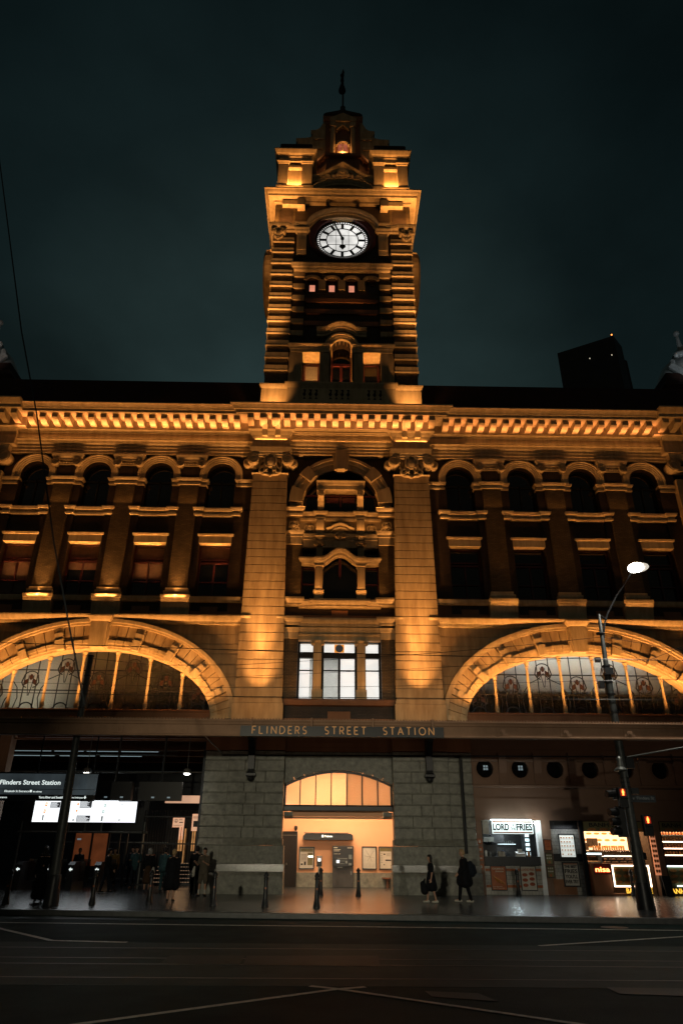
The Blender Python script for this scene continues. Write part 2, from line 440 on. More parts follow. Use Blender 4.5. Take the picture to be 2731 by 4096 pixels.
for s in (-1, 1):
    # ---- upper storey wall: brick with arched upper openings and square lower openings
    w = MB(); w2 = MB()
    edges = [5.0]+list(PX)+[19.1]
    for i, bx in enumerate(BX):
        e0, e1 = edges[i], edges[i+1]
        arch_panel(w, e0, e1, 18.6, 22.0, bx, .80, .80, 20.75, W, W+.5, 16)
        w.box(e0, bx-.86, W, W+.5, 13.2, 18.55); w.box(bx+.86, e1, W, W+.5, 13.2, 18.55)
        w2.box(bx-.86, bx+.86, W+.12, W+.5, 17.05, 18.3)
        w2.box(bx-.25, bx+.25, W+.10, W+.2, 17.5, 17.85)
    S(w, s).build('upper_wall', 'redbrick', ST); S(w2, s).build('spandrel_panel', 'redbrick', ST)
    # windows
    for i, bx in enumerate(BX):
        g = MB(); g.box(bx-.86, bx+.86, W+.46, W+.5, 13.6, 16.6)
        win = S(g, s).build('window', 'glass', ST)
        f = MB()
        for zz, h in ((13.68, .10), (15.55, .09), (15.72, .06), (16.5, .1), (14.45, .05)): f.box(bx-.86, bx+.86, W+.36, W+.455, zz-h/2, zz+h/2)
        f.box(bx-.86, bx-.76, W+.36, W+.455, 13.63, 16.55); f.box(bx+.76, bx+.86, W+.36, W+.455, 13.63, 16.55)
        f.box(bx-.04, bx+.04, W+.38, W+.455, 13.7, 15.6)
        S(f, s).build('frame', 'maroon', win)
        if s < 0:
            b = MB(); b.box(bx-.78, bx+.78, W+.452, W+.458, (15.8, 14.6, 15.1, 13.75)[i], 16.5); S(b, s).build('blind', 'blindcloth', win)
        f = MB(); f.box(bx-.84, bx+.84, W+.25, W+.4, 13.58, 13.64); S(f, s).build('sill', 'maroon', win)
        g = MB(); g.box(bx-.8, bx+.8, W+.46, W+.5, 18.5, 21.6)
        win = S(g, s).build('arched_window', 'glass', ST)
        f = MB(); f.box(bx-.04, bx+.04, W+.38, W+.455, 18.6, 20.6); f.box(bx-.8, bx+.8, W+.38, W+.455, 20.4, 20.5)
        f.sweep(ell(bx, 20.75, .74, .74, n=16), [(0, 0), (.09, 0), (.09, .07), (0, .07)], W+.46)
        S(f, s).build('frame', 'black', win)
        # lintel of the lower window, sill band of the upper one
        l = MB(); l.ring(bx-.88, bx+.88, W-.05, W+.35, [(0, 16.55), (0, 16.95), (.08, 16.97), (.10, 17.07), (0, 17.10)], True)
        S(l, s).build('lintel', 'trim', ST)
        b = MB(); pr = [(0, 18.14), (.05, 18.14), (.06, 18.24), (.0, 18.26), (.0, 18.40), (.10, 18.44), (.14, 18.55), (.14, 18.60), (0, 18.62)]
        b.ring(bx-1.22, bx+1.22, W-.08, W+.4, pr, True); b.ring(bx-1.22, bx-.85, W-.22, W+.3, pr, True); b.ring(bx+.85, bx+1.22, W-.22, W+.3, pr, True)
        S(b, s).build('sill_band', 'trim', ST)
        # archivolt
        a = MB(); path = [(bx-.98, 20.45)]+ell(bx, 20.75, .98, .98, n=28)+[(bx+.98, 20.45)]
        a.sweep(path, [(0, -.18), (.06, -.18), (.06, -.08), (.10, -.07), (.10, .02), (.14, .04), (.14, .12), (.20, .14), (.20, .22), (0, .24)], W)
        S(a, s).build('archivolt', 'trim', ST)
    # pilasters between bays
    for px in PX:
        p = MB(); p.box(px-.52, px+.52, W-.16, W+.1, 13.9, 20.06)
        pil = S(p, s).build('brick_pilaster', 'brick', ST)
        c = MB(); c.ring(px-.56, px+.56, W-.2, W+.1, [(0, 13.52), (.06, 13.54), (.10, 13.62), (.10, 13.72), (.03, 13.76), (.03, 13.9), (0, 13.92)], True)
        S(c, s).build('base', 'trim', pil)
        c = MB(); pr = [(0, 20.04), (.04, 20.06), (.04, 20.16), (0, 20.18), (0, 20.28), (.08, 20.32), (.12, 20.42), (.12, 20.46), (0, 20.48)]
        c.ring(px-.95, px+.95, W-.05, W+.3, pr, True); c.ring(px-.60, px+.60, W-.2, W+.1, pr, True)
        S(c, s).build('impost', 'trim', pil)
        c = MB(); c.box(px-.48, px+.48, W-.1, W+.1, 20.46, 21.3); c.box(px-.3, px+.3, W-.13, W, 20.65, 21.15)
        S(c, s).build('shaft_stub', 'redbrick', pil)
        c = MB(); c.box(px-.55, px+.55, W-.22, W, 21.25, 21.42)
        for k in range(7): c.ball(px-.45+.15*k, W-.24, 21.34, .055, 6)
        c.ring(px-.8, px+.8, W-.3, W, [(0, 21.62), (.06, 21.72), (.1, 21.86), (.1, 21.94), (0, 21.95)], True)
        c.poly([(px-.82, 21.62), (px-.4, 21.5), (px, 21.46), (px+.4, 21.5), (px+.82, 21.62)], W-.3, W)
        volute(c, px-.62, 21.38, .25, W-.34, W, -1); volute(c, px+.62, 21.38, .25, W-.34, W, 1)
        S(c, s).build('capital', 'trim', pil)
        # pedestal below
        c = MB(); c.prism_x(px-.72, px+.72, [(W-.36, 13.25), (W, 13.25), (W, 12.42), (W-.10, 12.42), (W-.18, 12.75)])
        c.ring(px-.68, px+.68, W-.34, W, [(0, 13.25), (.06, 13.3), (.08, 13.42), (.08, 13.48), (0, 13.5)], True)
        S(c, s).build('pedestal', 'trim', pil)
    # impost returns at the giant pilasters
    c = MB(); pr = [(0, 20.04), (.04, 20.06), (.04, 20.16), (0, 20.18), (0, 20.28), (.08, 20.32), (.12, 20.42), (.12, 20.46), (0, 20.48)]
    for a_, b_ in ((5.0, 5.85), (18.2, 19.1)): c.ring(a_, b_, W-.05, W+.3, pr, True)
    S(c, s).build('impost', 'trim', ST)
    # sill course, dark panels, string course
    c = MB(); c.ring(4.9, 19.1, W-.1, W+.3, [(0, 13.18), (.06, 13.2), (.1, 13.3), (.12, 13.42), (.12, 13.46), (0, 13.48)], True)
    S(c, s).build('sill_course', 'trim', ST)
    c = MB(); c.box(4.9, 19.1, W, W+.3, 12.35, 13.2)
    for bx in BX: c.box(bx-.45, bx+.45, W-.08, W+.1, 12.45, 12.95)
    S(c, s).build('apron', 'band', ST)
    c = MB()
    for bx in BX: c.box(bx-.95, bx-.46, W-.02, W+.1, 12.72, 13.16); c.box(bx+.46, bx+.95, W-.02, W+.1, 12.72, 13.16); c.box(bx-.46, bx+.46, W-.02, W+.1, 12.97, 13.16)
    S(c, s).build('apron_panel', 'redbrick', ST)
    c = MB(); c.ring(4.9, 19.1, W-.1, W+.3, [(0, 11.98), (.08, 12.0), (.10, 12.12), (.22, 12.16), (.30, 12.26), (.34, 12.34), (.34, 12.40), (0, 12.46)], True)
    S(c, s).build('string_course', 'trim', ST)
    # ---- great arch wall: ashlar courses
    cx = 12.05
    c = MB(); z = 7.0
    while z < 11.9:
        h = min(.49, 12.0-z)
        zm = z+h*.75
        q = (zm-7.35)/4.55
        xx = 6.75*math.sqrt(max(0, 1-q*q)) if q < 1 else 0
        zl = z+.02
        if xx > .3:
            c.box(4.9, cx-xx, W, W+.5, zl, z+h-.01); c.box(cx+xx, 19.2, W, W+.5, zl, z+h-.01)
            c.box(4.9, cx-xx, W+.03, W+.5, z-.01, zl); c.box(cx+xx, 19.2, W+.03, W+.5, z-.01, zl)
        else:
            c.box(4.9, 19.2, W, W+.5, zl, z+h-.01); c.box(4.9, 19.2, W+.03, W+.5, z-.01, zl)
        z += .5
    S(c, s).build('ashlar_wall', 'stucco', ST)
    # arch ring
    def ep(t, k):   # k 0 = intrados, 1 = extrados
        a_ = 5.93+k*(7.05-5.93); b_ = 3.58+k*(4.80-3.58); zs = 7.15+k*.22
        return (cx-a_*math.cos(R(t)), zs+b_*math.sin(R(t)))
    def seg(mb, t0, t1, k0, k1, y0, y1, n=6):
        for i in range(n):
            a_ = t0+(t1-t0)*i/n; b_ = t0+(t1-t0)*(i+1)/n
            mb.poly([ep(a_, k0), ep(b_, k0), ep(b_, k1), ep(a_, k1)], y0, y1)
    ar = MB(); seg(ar, 0, 180, .88, 1.0, W-.40, W+.2, 60); seg(ar, 0, 180, .80, .88, W-.30, W+.2, 60)
    seg(ar, 0, 180, -.03, .06, W-.12, W+.5, 60)
    seg(ar, 0, 180, .02, .9, W-.012, W+.42, 60)
    arch = S(ar, s).build('great_arch', 'trim', ST)
    vo = MB(); bk = MB(); rl = MB()
    cents = [90+18*k for k in range(-5, 6)]
    for ci, tc in enumerate(cents):
        if tc in (0, 180): half = 3.6; lo = max(0, tc-half); hi = min(180, tc+half)
        else: lo, hi = tc-2.0, tc+2.0
        if tc == 90: continue
        # projecting scrolled voussoir
        seg(bk, lo, hi, .0, .35, W-.40, W+.3, 2); seg(bk, lo+.15, hi-.15, .35, .6, W-.36, W+.3, 2); seg(bk, lo+.3, hi-.3, .6, .82, W-.26, W+.3, 2)
    for ci in range(10):
        t0 = 18*ci+2.2; t1 = 18*(ci+1)-2.2
        if ci == 4: t1 -= 1.2
        if ci == 5: t0 += 1.2
        d = (t1-t0)/3
        for j in range(3):
            seg(vo, t0+d*j+.18, t0+d*(j+1)-.18, .26, .80, W-.19, W+.3, 3)
            seg(rl, t0+d*j+.15, t0+d*(j+1)-.15, .05, .14, W-.20, W+.3, 3); seg(rl, t0+d*j+.15, t0+d*(j+1)-.15, .14, .26, W-.26, W+.3, 3)
    S(vo, s).build('voussoirs', 'stucco', arch); S(bk, s).build('scroll_blocks', 'trim', arch); S(rl, s).build('roll_moulding', 'trim', arch)
    seg_ = MB(); seg(seg_, 0, 180, .02, .8, W-.02, W+.4, 60); S(seg_, s).build('backing', 'stucco', arch)
    k = MB(); k.poly([(cx-.34, 10.66), (cx+.34, 10.66), (cx+.40, 12.0), (cx-.40, 12.0)], W-.58, W)
    k.poly([(cx-.44, 10.72), (cx-.34, 10.70), (cx-.40, 11.9), (cx-.52, 11.9)], W-.42, W); k.poly([(cx+.34, 10.70), (cx+.44, 10.72), (cx+.52, 11.9), (cx+.40, 11.9)], W-.42, W)
    k.ring(cx-.46, cx+.46, W-.62, W, [(0, 11.98), (.04, 12.02), (.10, 12.12), (.14, 12.2), (.14, 12.26), (0, 12.3)], True)
    S(k, s).build('keystone', 'trim', arch)
    # ---- lunette window
    yg = W+.52
    g = MB(); path = ell(cx, 7.15, 5.95, 3.6, n=60)
    bars = [cx-5.9]+[12.0-4.2+1.68*i for i in range(6)]+[cx+5.9]
    def topz(x):
        q = (x-cx)/5.95; return 7.15+3.6*math.sqrt(max(0, 1-q*q))
    lun = None
    fr = MB(); fr.ring(cx-5.95, cx+5.95, W+.02, W+.6, [(0, 7.2), (0, 7.62), (.04, 7.66), (.06, 7.72), (0, 7.76)], True)
    lun = S(fr, s).build('lunette_window', 'band', ST)
    for i in range(7):
        a_, b_ = bars[i], bars[i+1]; n = 8
        pm = MB(); pp = [(a_+(b_-a_)*j/n, topz(a_+(b_-a_)*j/n)) for j in range(n+1)]
        pm.poly([(a_, 7.7)]+pp+[(b_, 7.7)], yg, yg+.012)
        S(pm, s).build('pane', 'frost' if s < 0 else 'frostcool', lun)
    le = MB()
    for i in range(7):
        a_, b_ = bars[i], bars[i+1]; m_ = (a_+b_)/2
        if i == 0: m_ = b_-.84
        if i == 6: m_ = a_+.84
        for xx in (m_-.30, m_+.30):
            if bars[0] < xx < bars[-1] and topz(xx) > 7.9: le.box(xx-.02, xx+.02, yg-.05, yg-.003, 7.7, topz(xx))
        zt = topz(m_)
        # art-nouveau leading: tulip head, side sweeps and bottom fan
        for zb, sc_ in ((min(zt-.35, 9.35 if i % 2 else 10.0), 1.0), (8.0, .8)):
            if zb+.2 > zt: continue
            if sc_ == 1.0:
                le.line([(m_+.36*math.sin(t)*(1 if t < 3.2 else 1), zb+.30*math.cos(t)) for t in [j*math.pi/8-math.pi/2 for j in range(9)]], .045, yg-.045, yg-.004)
                for sg in (-1, 1):
                    le.line([(m_+sg*.36, zb), (m_+sg*.42, zb-.25), (m_+sg*.30, zb-.45), (m_+sg*.16, zb-.5)], .05, yg-.045, yg-.004)
                    le.line([(m_+sg*.12, zb+.1), (m_+sg*.10, zb-.4), (m_+sg*.02, zb-.9)], .025, yg-.045, yg-.004)
                    if zb < 9.7: le.line([(m_+sg*.84, zb-.2), (m_+sg*.6, zb-.5), (m_+sg*.5, zb-1.0), (m_+sg*.62, zb-1.5)], .035, yg-.045, yg-.004)
                    else: le.line([(m_, zb-.2), (m_+sg*.3, zb-.5), (m_+sg*.82, zb-.75)], .035, yg-.045, yg-.004)
            else:
                le.line([(m_+.30*math.cos(t), zb-.1+.22*math.sin(t)) for t in [j*math.pi/8 for j in range(9)]], .06, yg-.045, yg-.004)
                for sg in (-1, 1): le.line([(m_+sg*.3, zb-.1), (m_+sg*.5, zb-.2), (m_+sg*.8, zb-.15)], .04, yg-.045, yg-.004)
    for zz in (8.72, 9.72):
        q = (zz-7.15)/3.6; hx = 5.95*math.sqrt(1-q*q); le.box(cx-hx, cx+hx, yg-.055, yg-.002, zz-.025, zz+.025)
    S(le, s).build('leading', 'black', lun)
    tl = MB()
    for i in range(7):
        m_ = (bars[i]+bars[i+1])/2; zt = topz(m_); zb = min(zt-.35, 9.35 if i % 2 else 10.0)
        if zb > 8.6:
            tl.disc(m_, zb+.02, .09, yg-.03, yg-.004, 10, .15)
            tl.poly([(m_-.3, zb-.15), (m_-.12, zb-.05), (m_-.12, zb-.3), (m_-.3, zb-.4)], yg-.03, yg-.004); tl.poly([(m_+.3, zb-.15), (m_+.12, zb-.05), (m_+.12, zb-.3), (m_+.3, zb-.4)], yg-.03, yg-.004)
    if tl.v: S(tl, s).build('coloured_glass', 'stained', lun)
    for xx in bars[1:-1]:
        zt = topz(xx)+.05
        mm = MB(); mm.lathe(xx, W+.34, [(.13, 7.7), (.13, 7.8), (.085, 7.85), (.12, 7.98), (.12, 8.05), (.07, 8.15), (.09, 8.2), (.075, 8.3), (.065, zt-.5), (.065, zt-.42), (.1, zt-.4), (.1, zt-.36), (.07, zt-.33), (.12, zt-.22), (.14, zt-.16), (.08, zt-.1), (.07, zt)], 12)
        S(mm, s).build('mullion', 'trim', lun, smooth=True)
    # ---- entablature of the wing
    e = MB(); e.ring(5.0, 19.3, W-.22, W+.4, [(0, 21.97), (0, 22.16), (.04, 22.17), (.04, 22.36), (.08, 22.37), (.08, 22.52), (.16, 22.58), (.20, 22.68), (.20, 22.72), (0, 22.73)], True)
    en = S(e, s).build('architrave', 'trim', ST)
    e = MB(); e.prism_x(5.0, 18.55, [(W-.5, 22.76), (W-.485, 22.9), (W-.485, 23.17), (W-.54, 23.19), (W-.56, 23.24), (W-.62, 23.25), (W-.62, 23.28), (W+.4, 23.28), (W+.4, 22.76)])
    e.box(5.0, 18.55, W-.6, W+.4, 22.70, 22.757)
    S(e, s).build('frieze', 'trim', ST)
    e = MB(); e.prism_x(5.0, 18.2, [(W-.66, 23.28), (W-.72, 23.3), (W-.74, 23.4), (W-.74, 23.84), (W+.4, 23.84), (W+.4, 23.28)])
    e.prism_x(5.0, 18.0, [(W-1.62, 23.84), (W-1.68, 23.86), (W-1.68, 24.02), (W-1.74, 24.04), (W-1.78, 24.12), (W-1.90, 24.24), (W-1.98, 24.28), (W-1.98, 24.34), (W+.4, 24.42), (W+.4, 23.84)])
    S(e, s).build('cornice', 'trim', ST)
    md = MB(); x = 5.95
    while x < 17.8:
        md.prism_x(x-.17, x+.17, [(W-.74, 23.84), (W-.74, 23.42), (W-1.05, 23.40), (W-1.42, 23.50), (W-1.52, 23.58), (W-1.52, 23.84)]); x += .685
    S(md, s).build('modillions', 'trim', ST)
    # ---- end pavilion (only its inner edge is in view)
    e = MB(); z = 8.3
    while z < 20.7: e.box(19.0, 21.2, W-.4, W+.4, z+.015, z+.445); e.box(19.03, 21.17, W-.37, W+.4, z-.02, z+.02); z += .46
    e.box(18.9, 21.3, W-.5, W+.4, 7.0, 8.28); e.box(21.2, 24, W, W+.4, 7.0, 22.0)
    gp = S(e, s).build('giant_pilaster', 'stucco', ST)
    c = MB(); c.ring(18.95, 21.25, W-.5, W, [(0, 21.9), (.1, 22.0), (.15, 22.25), (0, 22.27)], True); c.box(18.95, 21.25, W-.5, W, 21.2, 21.5)
    for xx in (19.0, 21.2): volute(c, xx, 21.55, .36, W-.62, W, 1 if xx > 20 else -1)
    S(c, s).build('capital', 'trim', gp)
    e = MB(); e.prism_x(18.55, 24, [(W-.7, 22.3), (W-.7, 22.76), (W-.66, 22.9), (W-.70, 23.1), (W-.9, 23.28), (W+.4, 23.28), (W+.4, 22.3)])
    e.prism_x(18.0, 24, [(W-1.05, 23.28), (W-1.05, 23.86), (W-2.0, 23.88), (W-2.0, 24.06), (W-2.1, 24.12), (W-2.3, 24.34), (W-2.3, 24.42), (W+.4, 24.5), (W+.4, 23.28)])
    S(e, s).build('end_cornice', 'trim', ST)
    md = MB(); x = 18.4
    while x < 23: md.prism_x(x-.17, x+.17, [(W-1.05, 23.86), (W-1.05, 23.42), (W-1.5, 23.44), (W-1.84, 23.6), (W-1.84, 23.86)]); x += .685
    S(md, s).build('modillions', 'trim', ST)
    # ---- roof
    e = MB(); e.prism_x(5.05, 26, [(W+.6, 24.4), (W+3.6, 30.0), (W+3.9, 30.05), (W+3.95, 30.25), (W+9, 30.3), (W+9, 24.4)])
    e.box(5.05, 26, W+.2, W+.9, 24.4, 25.0)
    S(e, s).build('roof', 'roof', ST)

# ---- central bay giant pilasters
YP = 33.6
for s in (-1, 1):
    e = MB(); z = 8.32; n = 27
    for i in range(n):
        q0 = i/n
        xi = 2.75+.28*q0; xo = 5.06-.12*q0
        e.box(xi, xo, YP, W+.6, z+.026, z+.438); e.box(xi+.04, xo-.04, YP+.06, W+.6, z-.03, z+.03); z += .4575
    gp = S(e, s).build('giant_pilaster', 'stucco', ST)
    e = MB(); e.ring(2.72, 5.1, YP-.12, W+.6, [(.0, 7.0), (.04, 7.02), (.04, 8.0), (.0, 8.05), (-.02, 8.24), (-.10, 8.32)], True)
    S(e, s).build('plinth', 'stucco', gp)
    c = MB(); c.ring(2.98, 4.98, YP-.08, W, [(0, 20.68), (.03, 20.7), (0, 20.74)], True)
    c.box(3.05, 4.9, YP-.1, W, 21.36, 21.62)
    for k in range(9): c.ball(3.3+.17*k, YP-.13, 21.5, .07, 6)
    c.ring(2.95, 5.02, YP-.28, W, [(0, 21.72), (.07, 21.8), (.04, 21.86), (.10, 21.95), (.16, 22.22), (.16, 22.28), (0, 22.3)], True)
    c.poly([(2.85, 21.8), (3.4, 21.66), (3.98, 21.62), (4.55, 21.66), (5.1, 21.8)], YP-.3, W)
    for xx, sg in ((3.02, -1), (4.95, 1)): volute(c, xx, 21.5, .33, YP-.36, W, sg)
    for xx, sg in ((2.72, -1), (5.28, 1)): volute(c, xx, 21.45, .26, YP+.0, W+.2, sg)
    S(c, s).build('capital', 'trim', gp)
    c = MB(); mx = 3.98   # cartouche
    c.disc(mx, 21.35, .27, YP-.3, YP, 20, .36); c.ball(mx, YP-.28, 21.32, .2, 8, 1, .5, 1.3)
    c.line([(mx+.34*math.cos(t), 21.4+.46*math.sin(t)) for t in [R(200+i*28) for i in range(-9, 2)]][:11], .09, YP-.34, YP)
    for sg in (-1, 1):
        c.line([(mx+sg*(.30), 21.2), (mx+sg*.42, 21.0), (mx+sg*.55, 20.95), (mx+sg*.60, 20.8), (mx+sg*.5, 20.68), (mx+sg*.35, 20.72), (mx+sg*.28, 20.88)], .10, YP-.24, YP)
        c.line([(mx+sg*.28, 21.5), (mx+sg*.5, 21.35), (mx+sg*.62, 21.15), (mx+sg*.55, 21.0)], .09, YP-.2, YP)
        c.line([(mx+sg*.6, 20.75), (mx+sg*.4, 20.62), (mx+sg*.12, 20.6), (mx, 20.5)], .08, YP-.2, YP)
        volute(c, mx+sg*.25, 20.9, .13, YP-.24, YP, sg)
        for zz in (20.75, 21.05, 21.25): c.ball(mx+sg*(.12+.3*(zz-20.6)), YP-.16, zz, .07, 6)
    S(c, s).build('cartouche', 'trim', gp)
    # frieze block and consoles above the pilaster
    e = MB(); e.ring(2.95, 5.05, W-.78, W+.4, [(0, 22.32), (.0, 22.5), (.02, 22.8), (.06, 23.0), (.16, 23.2), (.28, 23.28), (.28, 23.36), (.0, 23.38)], True)
    S(e, s).build('frieze_block', 'trim', ST)
    for xx in (3.62, 4.36):
        e = MB(); e.prism_x(xx-.15, xx+.15, [(W-.78, 23.9), (W-.78, 22.95), (W-.86, 22.88), (W-.98, 22.92), (W-1.02, 23.05), (W-1.08, 23.25), (W-1.3, 23.5), (W-1.55, 23.62), (W-1.6, 23.7), (W-1.6, 23.9)])
        S(e, s).build('console', 'trim', ST)
# ---- central entablature
e = MB(); e.ring(-2.95, 2.95, W-.32, W+.6, [(0, 22.05), (0, 22.22), (.04, 22.23), (.04, 22.4), (.10, 22.42), (.10, 22.55), (.18, 22.62), (.22, 22.72), (0, 22.73)], True)
e.build('architrave', 'trim', ST)
e = MB(); e.prism_x(-2.95, 2.95, [(W-.6, 22.74), (W-.585, 22.9), (W-.585, 23.18), (W-.66, 23.2), (W-.68, 23.26), (W-.76, 23.27), (W-.76, 23.32), (W+.6, 23.32), (W+.6, 22.74)])
e.build('frieze', 'trim', ST)
e = MB(); e.ring(-5.2, 5.2, W-1.02, W+.6, [(0, 23.34), (.03, 23.36), (.03, 23.88), (0, 23.9)], True)
e.ring(-5.2, 5.2, W-1.0, W+.6, [(0, 23.89), (.78, 23.89), (.80, 24.07), (.88, 24.10), (.92, 24.18), (1.02, 24.30), (1.10, 24.34), (1.10, 24.42), (0, 24.5)], True)
e.build('central_cornice', 'trim', ST)
md = MB(); x = -5.14
for k in range(16):
    xx = -5.14+.685*k
    md.prism_x(xx-.17, xx+.17, [(W-1.05, 23.89), (W-1.05, 23.44), (W-1.3, 23.42), (W-1.62, 23.52), (W-1.72, 23.6), (W-1.72, 23.89)])
md.build('modillions', 'trim', ST)

# ---- central recess: arched tympanum
Y0 = 34.05
e = MB(); arch_panel(e, -3.0, 3.0, 18.7, 22.1, 0, 2.15, 2.15, 19.0, Y0+.05, Y0+.6, 30); e.build('arch_wall', 'redbrick', ST)
def cseg(mb, t0, t1, r0, r1, y0, y1, n=6, zc=19.05):
    for i in range(n):
        a_ = R(t0+(t1-t0)*i/n); b_ = R(t0+(t1-t0)*(i+1)/n)
        q = lambda t, r: (-r*math.cos(t), zc+r*math.sin(t)*1.035)
        mb.poly([q(a_, r0), q(b_, r0), q(b_, r1), q(a_, r1)], y0, y1)
e = MB(); cseg(e, 0, 180, 2.12, 2.3, Y0-.1, Y0+.45, 40); cseg(e, 0, 180, 2.3, 2.75, Y0-.12, Y0+.1, 40); cseg(e, 0, 180, 2.45, 2.62, Y0-.2, Y0, 40); cseg(e, 0, 180, 2.66, 2.82, Y0-.28, Y0, 40)
e.box(-2.82, -2.12, Y0-.12, Y0+.4, 18.72, 19.06); e.box(2.12, 2.82, Y0-.12, Y0+.4, 18.72, 19.06)
ca = e.build('central_arch', 'trim', ST)
e = MB()
for t0, t1 in ((0, 19), (36, 50), (66, 0), (130, 144), (161, 180)):
    if t1 > t0: cseg(e, t0, t1, 2.10, 2.86, Y0-.34, Y0, 6)
e.build('voussoir_blocks', 'stucco', ca)
e = MB(); e.poly([(-.22, 21.0), (.22, 21.0), (.32, 22.25), (-.32, 22.25)], Y0-.62, Y0); e.poly([(-.36, 21.1), (-.22, 21.05), (-.32, 22.1), (-.5, 22.1)], Y0-.4, Y0); e.poly([(.22, 21.05), (.36, 21.1), (.5, 22.1), (.32, 22.1)], Y0-.4, Y0)
e.build('keystone', 'trim', ca)
g = MB(); g.box(-2.2, 2.2, Y0+.55, Y0+.6, 18.6, 21.2); tw = g.build('arched_window', 'glass', ST)
e = MB(); e.box(-2.2, 2.2, Y0+.45, Y0+.54, 19.78, 19.86); e.box(-.04, .04, Y0+.45, Y0+.54, 18.7, 19.9)
for a_ in (-.8, .1): e.box(a_, a_+.7, Y0+.47, Y0+.54, 19.4, 19.7)
e.build('frame', 'maroon', tw)
# aedicule over the upper window
e = MB(); e.ring(-1.22, 1.22, Y0-.1, Y0+.55, [(0, 19.95), (0, 20.2), (.05, 20.22), (.1, 20.34), (.16, 20.42), (.16, 20.46), (0, 20.48)], True)
e.box(-1.3, -.95, Y0-.12, Y0+.5, 19.9, 20.2); e.box(.95, 1.3, Y0-.12, Y0+.5, 19.9, 20.2)
aed = e.build('aedicule', 'trim', ST)
for s in (-1, 1):
    e = MB(); x = 1.1
    e.box(x-.17, x+.17, Y0-.05, Y0+.3, 18.7, 19.3); e.prism_x(x-.17, x+.17, [(Y0-.05, 19.25), (Y0+.3, 19.25), (Y0+.3, 19.92), (Y0-.2, 19.92), (Y0-.22, 19.6), (Y0-.1, 19.4)])
    for k in range(5): e.box(x-.16+.07*k, x-.13+.07*k, Y0-.25, Y0, 19.45, 19.75)
    e.box(x-.23, x+.23, Y0-.24, Y0+.3, 19.8, 19.9)
    S(e, s).build('console_pilaster', 'trim', aed)
# ledge A, carved frieze, ledge B
def ledge(mb, x0, x1, y, prof): mb.ring(x0, x1, y, W+.8, prof, True)
PA = [(0, 18.22), (.04, 18.24), (.05, 18.36), (.0, 18.38), (.0, 18.5), (.1, 18.55), (.16, 18.66), (.16, 18.72), (0, 18.74)]
e = MB(); ledge(e, -3.0, -2.12, Y0-.2, PA); ledge(e, 2.12, 3.0, Y0-.2, PA); ledge(e, -2.2, 2.2, Y0+.0, [(p, z-.2) for p, z in PA]); 
for s in (-1, 1): ledge(e, min(s*.85, s*1.35), max(s*.85, s*1.35), Y0-.14, [(p, z-.2) for p, z in PA])
e.build('upper_ledge', 'trim', ST)
e = MB(); e.box(-3.0, 3.0, Y0+.12, Y0+.6, 16.4, 18.3); cf = e.build('carved_frieze', 'stucco', ST)
e = MB()
rnd = random.Random(3)
for s in (-1, 1):
    for cx_, zc_, y_ in ((2.55, 17.72, Y0-.05), (1.72, 17.55, Y0+.1)):
        for sg in (-1, 1):
            e.line([(s*(cx_+sg*x_), zc_+z_) for x_, z_ in ((.04, -.28), (.16, -.18), (.25, .0), (.2, .18), (.08, .2), (.06, .1), (.13, .06))], .07, y_-.08, y_+.05)
            e.line([(s*(cx_+sg*x_), zc_+z_) for x_, z_ in ((.02, .05), (.1, -.05), (.2, -.16), (.3, -.2), (.3, -.3))], .06, y_-.1, y_+.05)
        e.ball(s*cx_, y_-.05, zc_-.05, .13, 8, 1, .7, 1.1); e.ball(s*cx_, y_-.05, zc_+.17, .08, 6)
    for sg in range(4):
        a_ = .35+.12*sg
        e.line([(s*a_, 17.75-.12*sg), (s*(a_+.16), 17.85-.1*sg), (s*(a_+.22), 17.72-.1*sg), (s*(a_+.12), 17.62-.1*sg)], .05, Y0, Y0+.15)
e.build('carving', 'trim', cf)
e = MB(); path = [(-.75, 17.42), (-.5, 17.5), (-.3, 17.66), (0, 17.74), (.3, 17.66), (.5, 17.5), (.75, 17.42)]
e.sweep(path, [(0, 0), (.26, 0), (.3, .08), (.3, .13), (0, .15)], Y0+.15, False)
path = [(x_, z_-.2) for x_, z_ in path[1:-1]]; e.sweep(path, [(0, 0), (.18, 0), (.22, .1), (0, .12)], Y0+.15, False)
for k in range(9): e.box(-.36+.08*k, -.32+.08*k, Y0+.0, Y0+.2, 17.2, 17.42-abs(k-4)*.02)
e.build('shell', 'trim', cf)
PB = [(0, 16.42), (.0, 16.84), (.04, 16.86), (.04, 17.0), (.1, 17.06), (.14, 17.16), (.14, 17.2), (0, 17.22)]
e = MB(); ledge(e, -3.0, -2.08, Y0-.15, [(p, z+.12) for p, z in PB]); ledge(e, 2.08, 3.0, Y0-.15, [(p, z+.12) for p, z in PB]); ledge(e, -2.1, 2.1, Y0+.0, PB)
e.build('lower_ledge', 'trim', ST)
e = MB()
for s in (-1, 1):
    volute(e, s*.17, 17.02, .14, Y0-.3, Y0, s); e.box(s*.9, s*1.32, Y0-.2, Y0+.3, 17.2, 18.0)
    e.ring(min(s*.88, s*1.34), max(s*.88, s*1.34), Y0-.2, Y0+.2, [(0, 16.98), (.06, 17.02), (.06, 17.14), (0, 17.16)], True)
e.poly([(-.2, 17.0), (.2, 17.0), (0, 16.8)], Y0-.25, Y0); e.build('scroll_ornament', 'trim', ST)
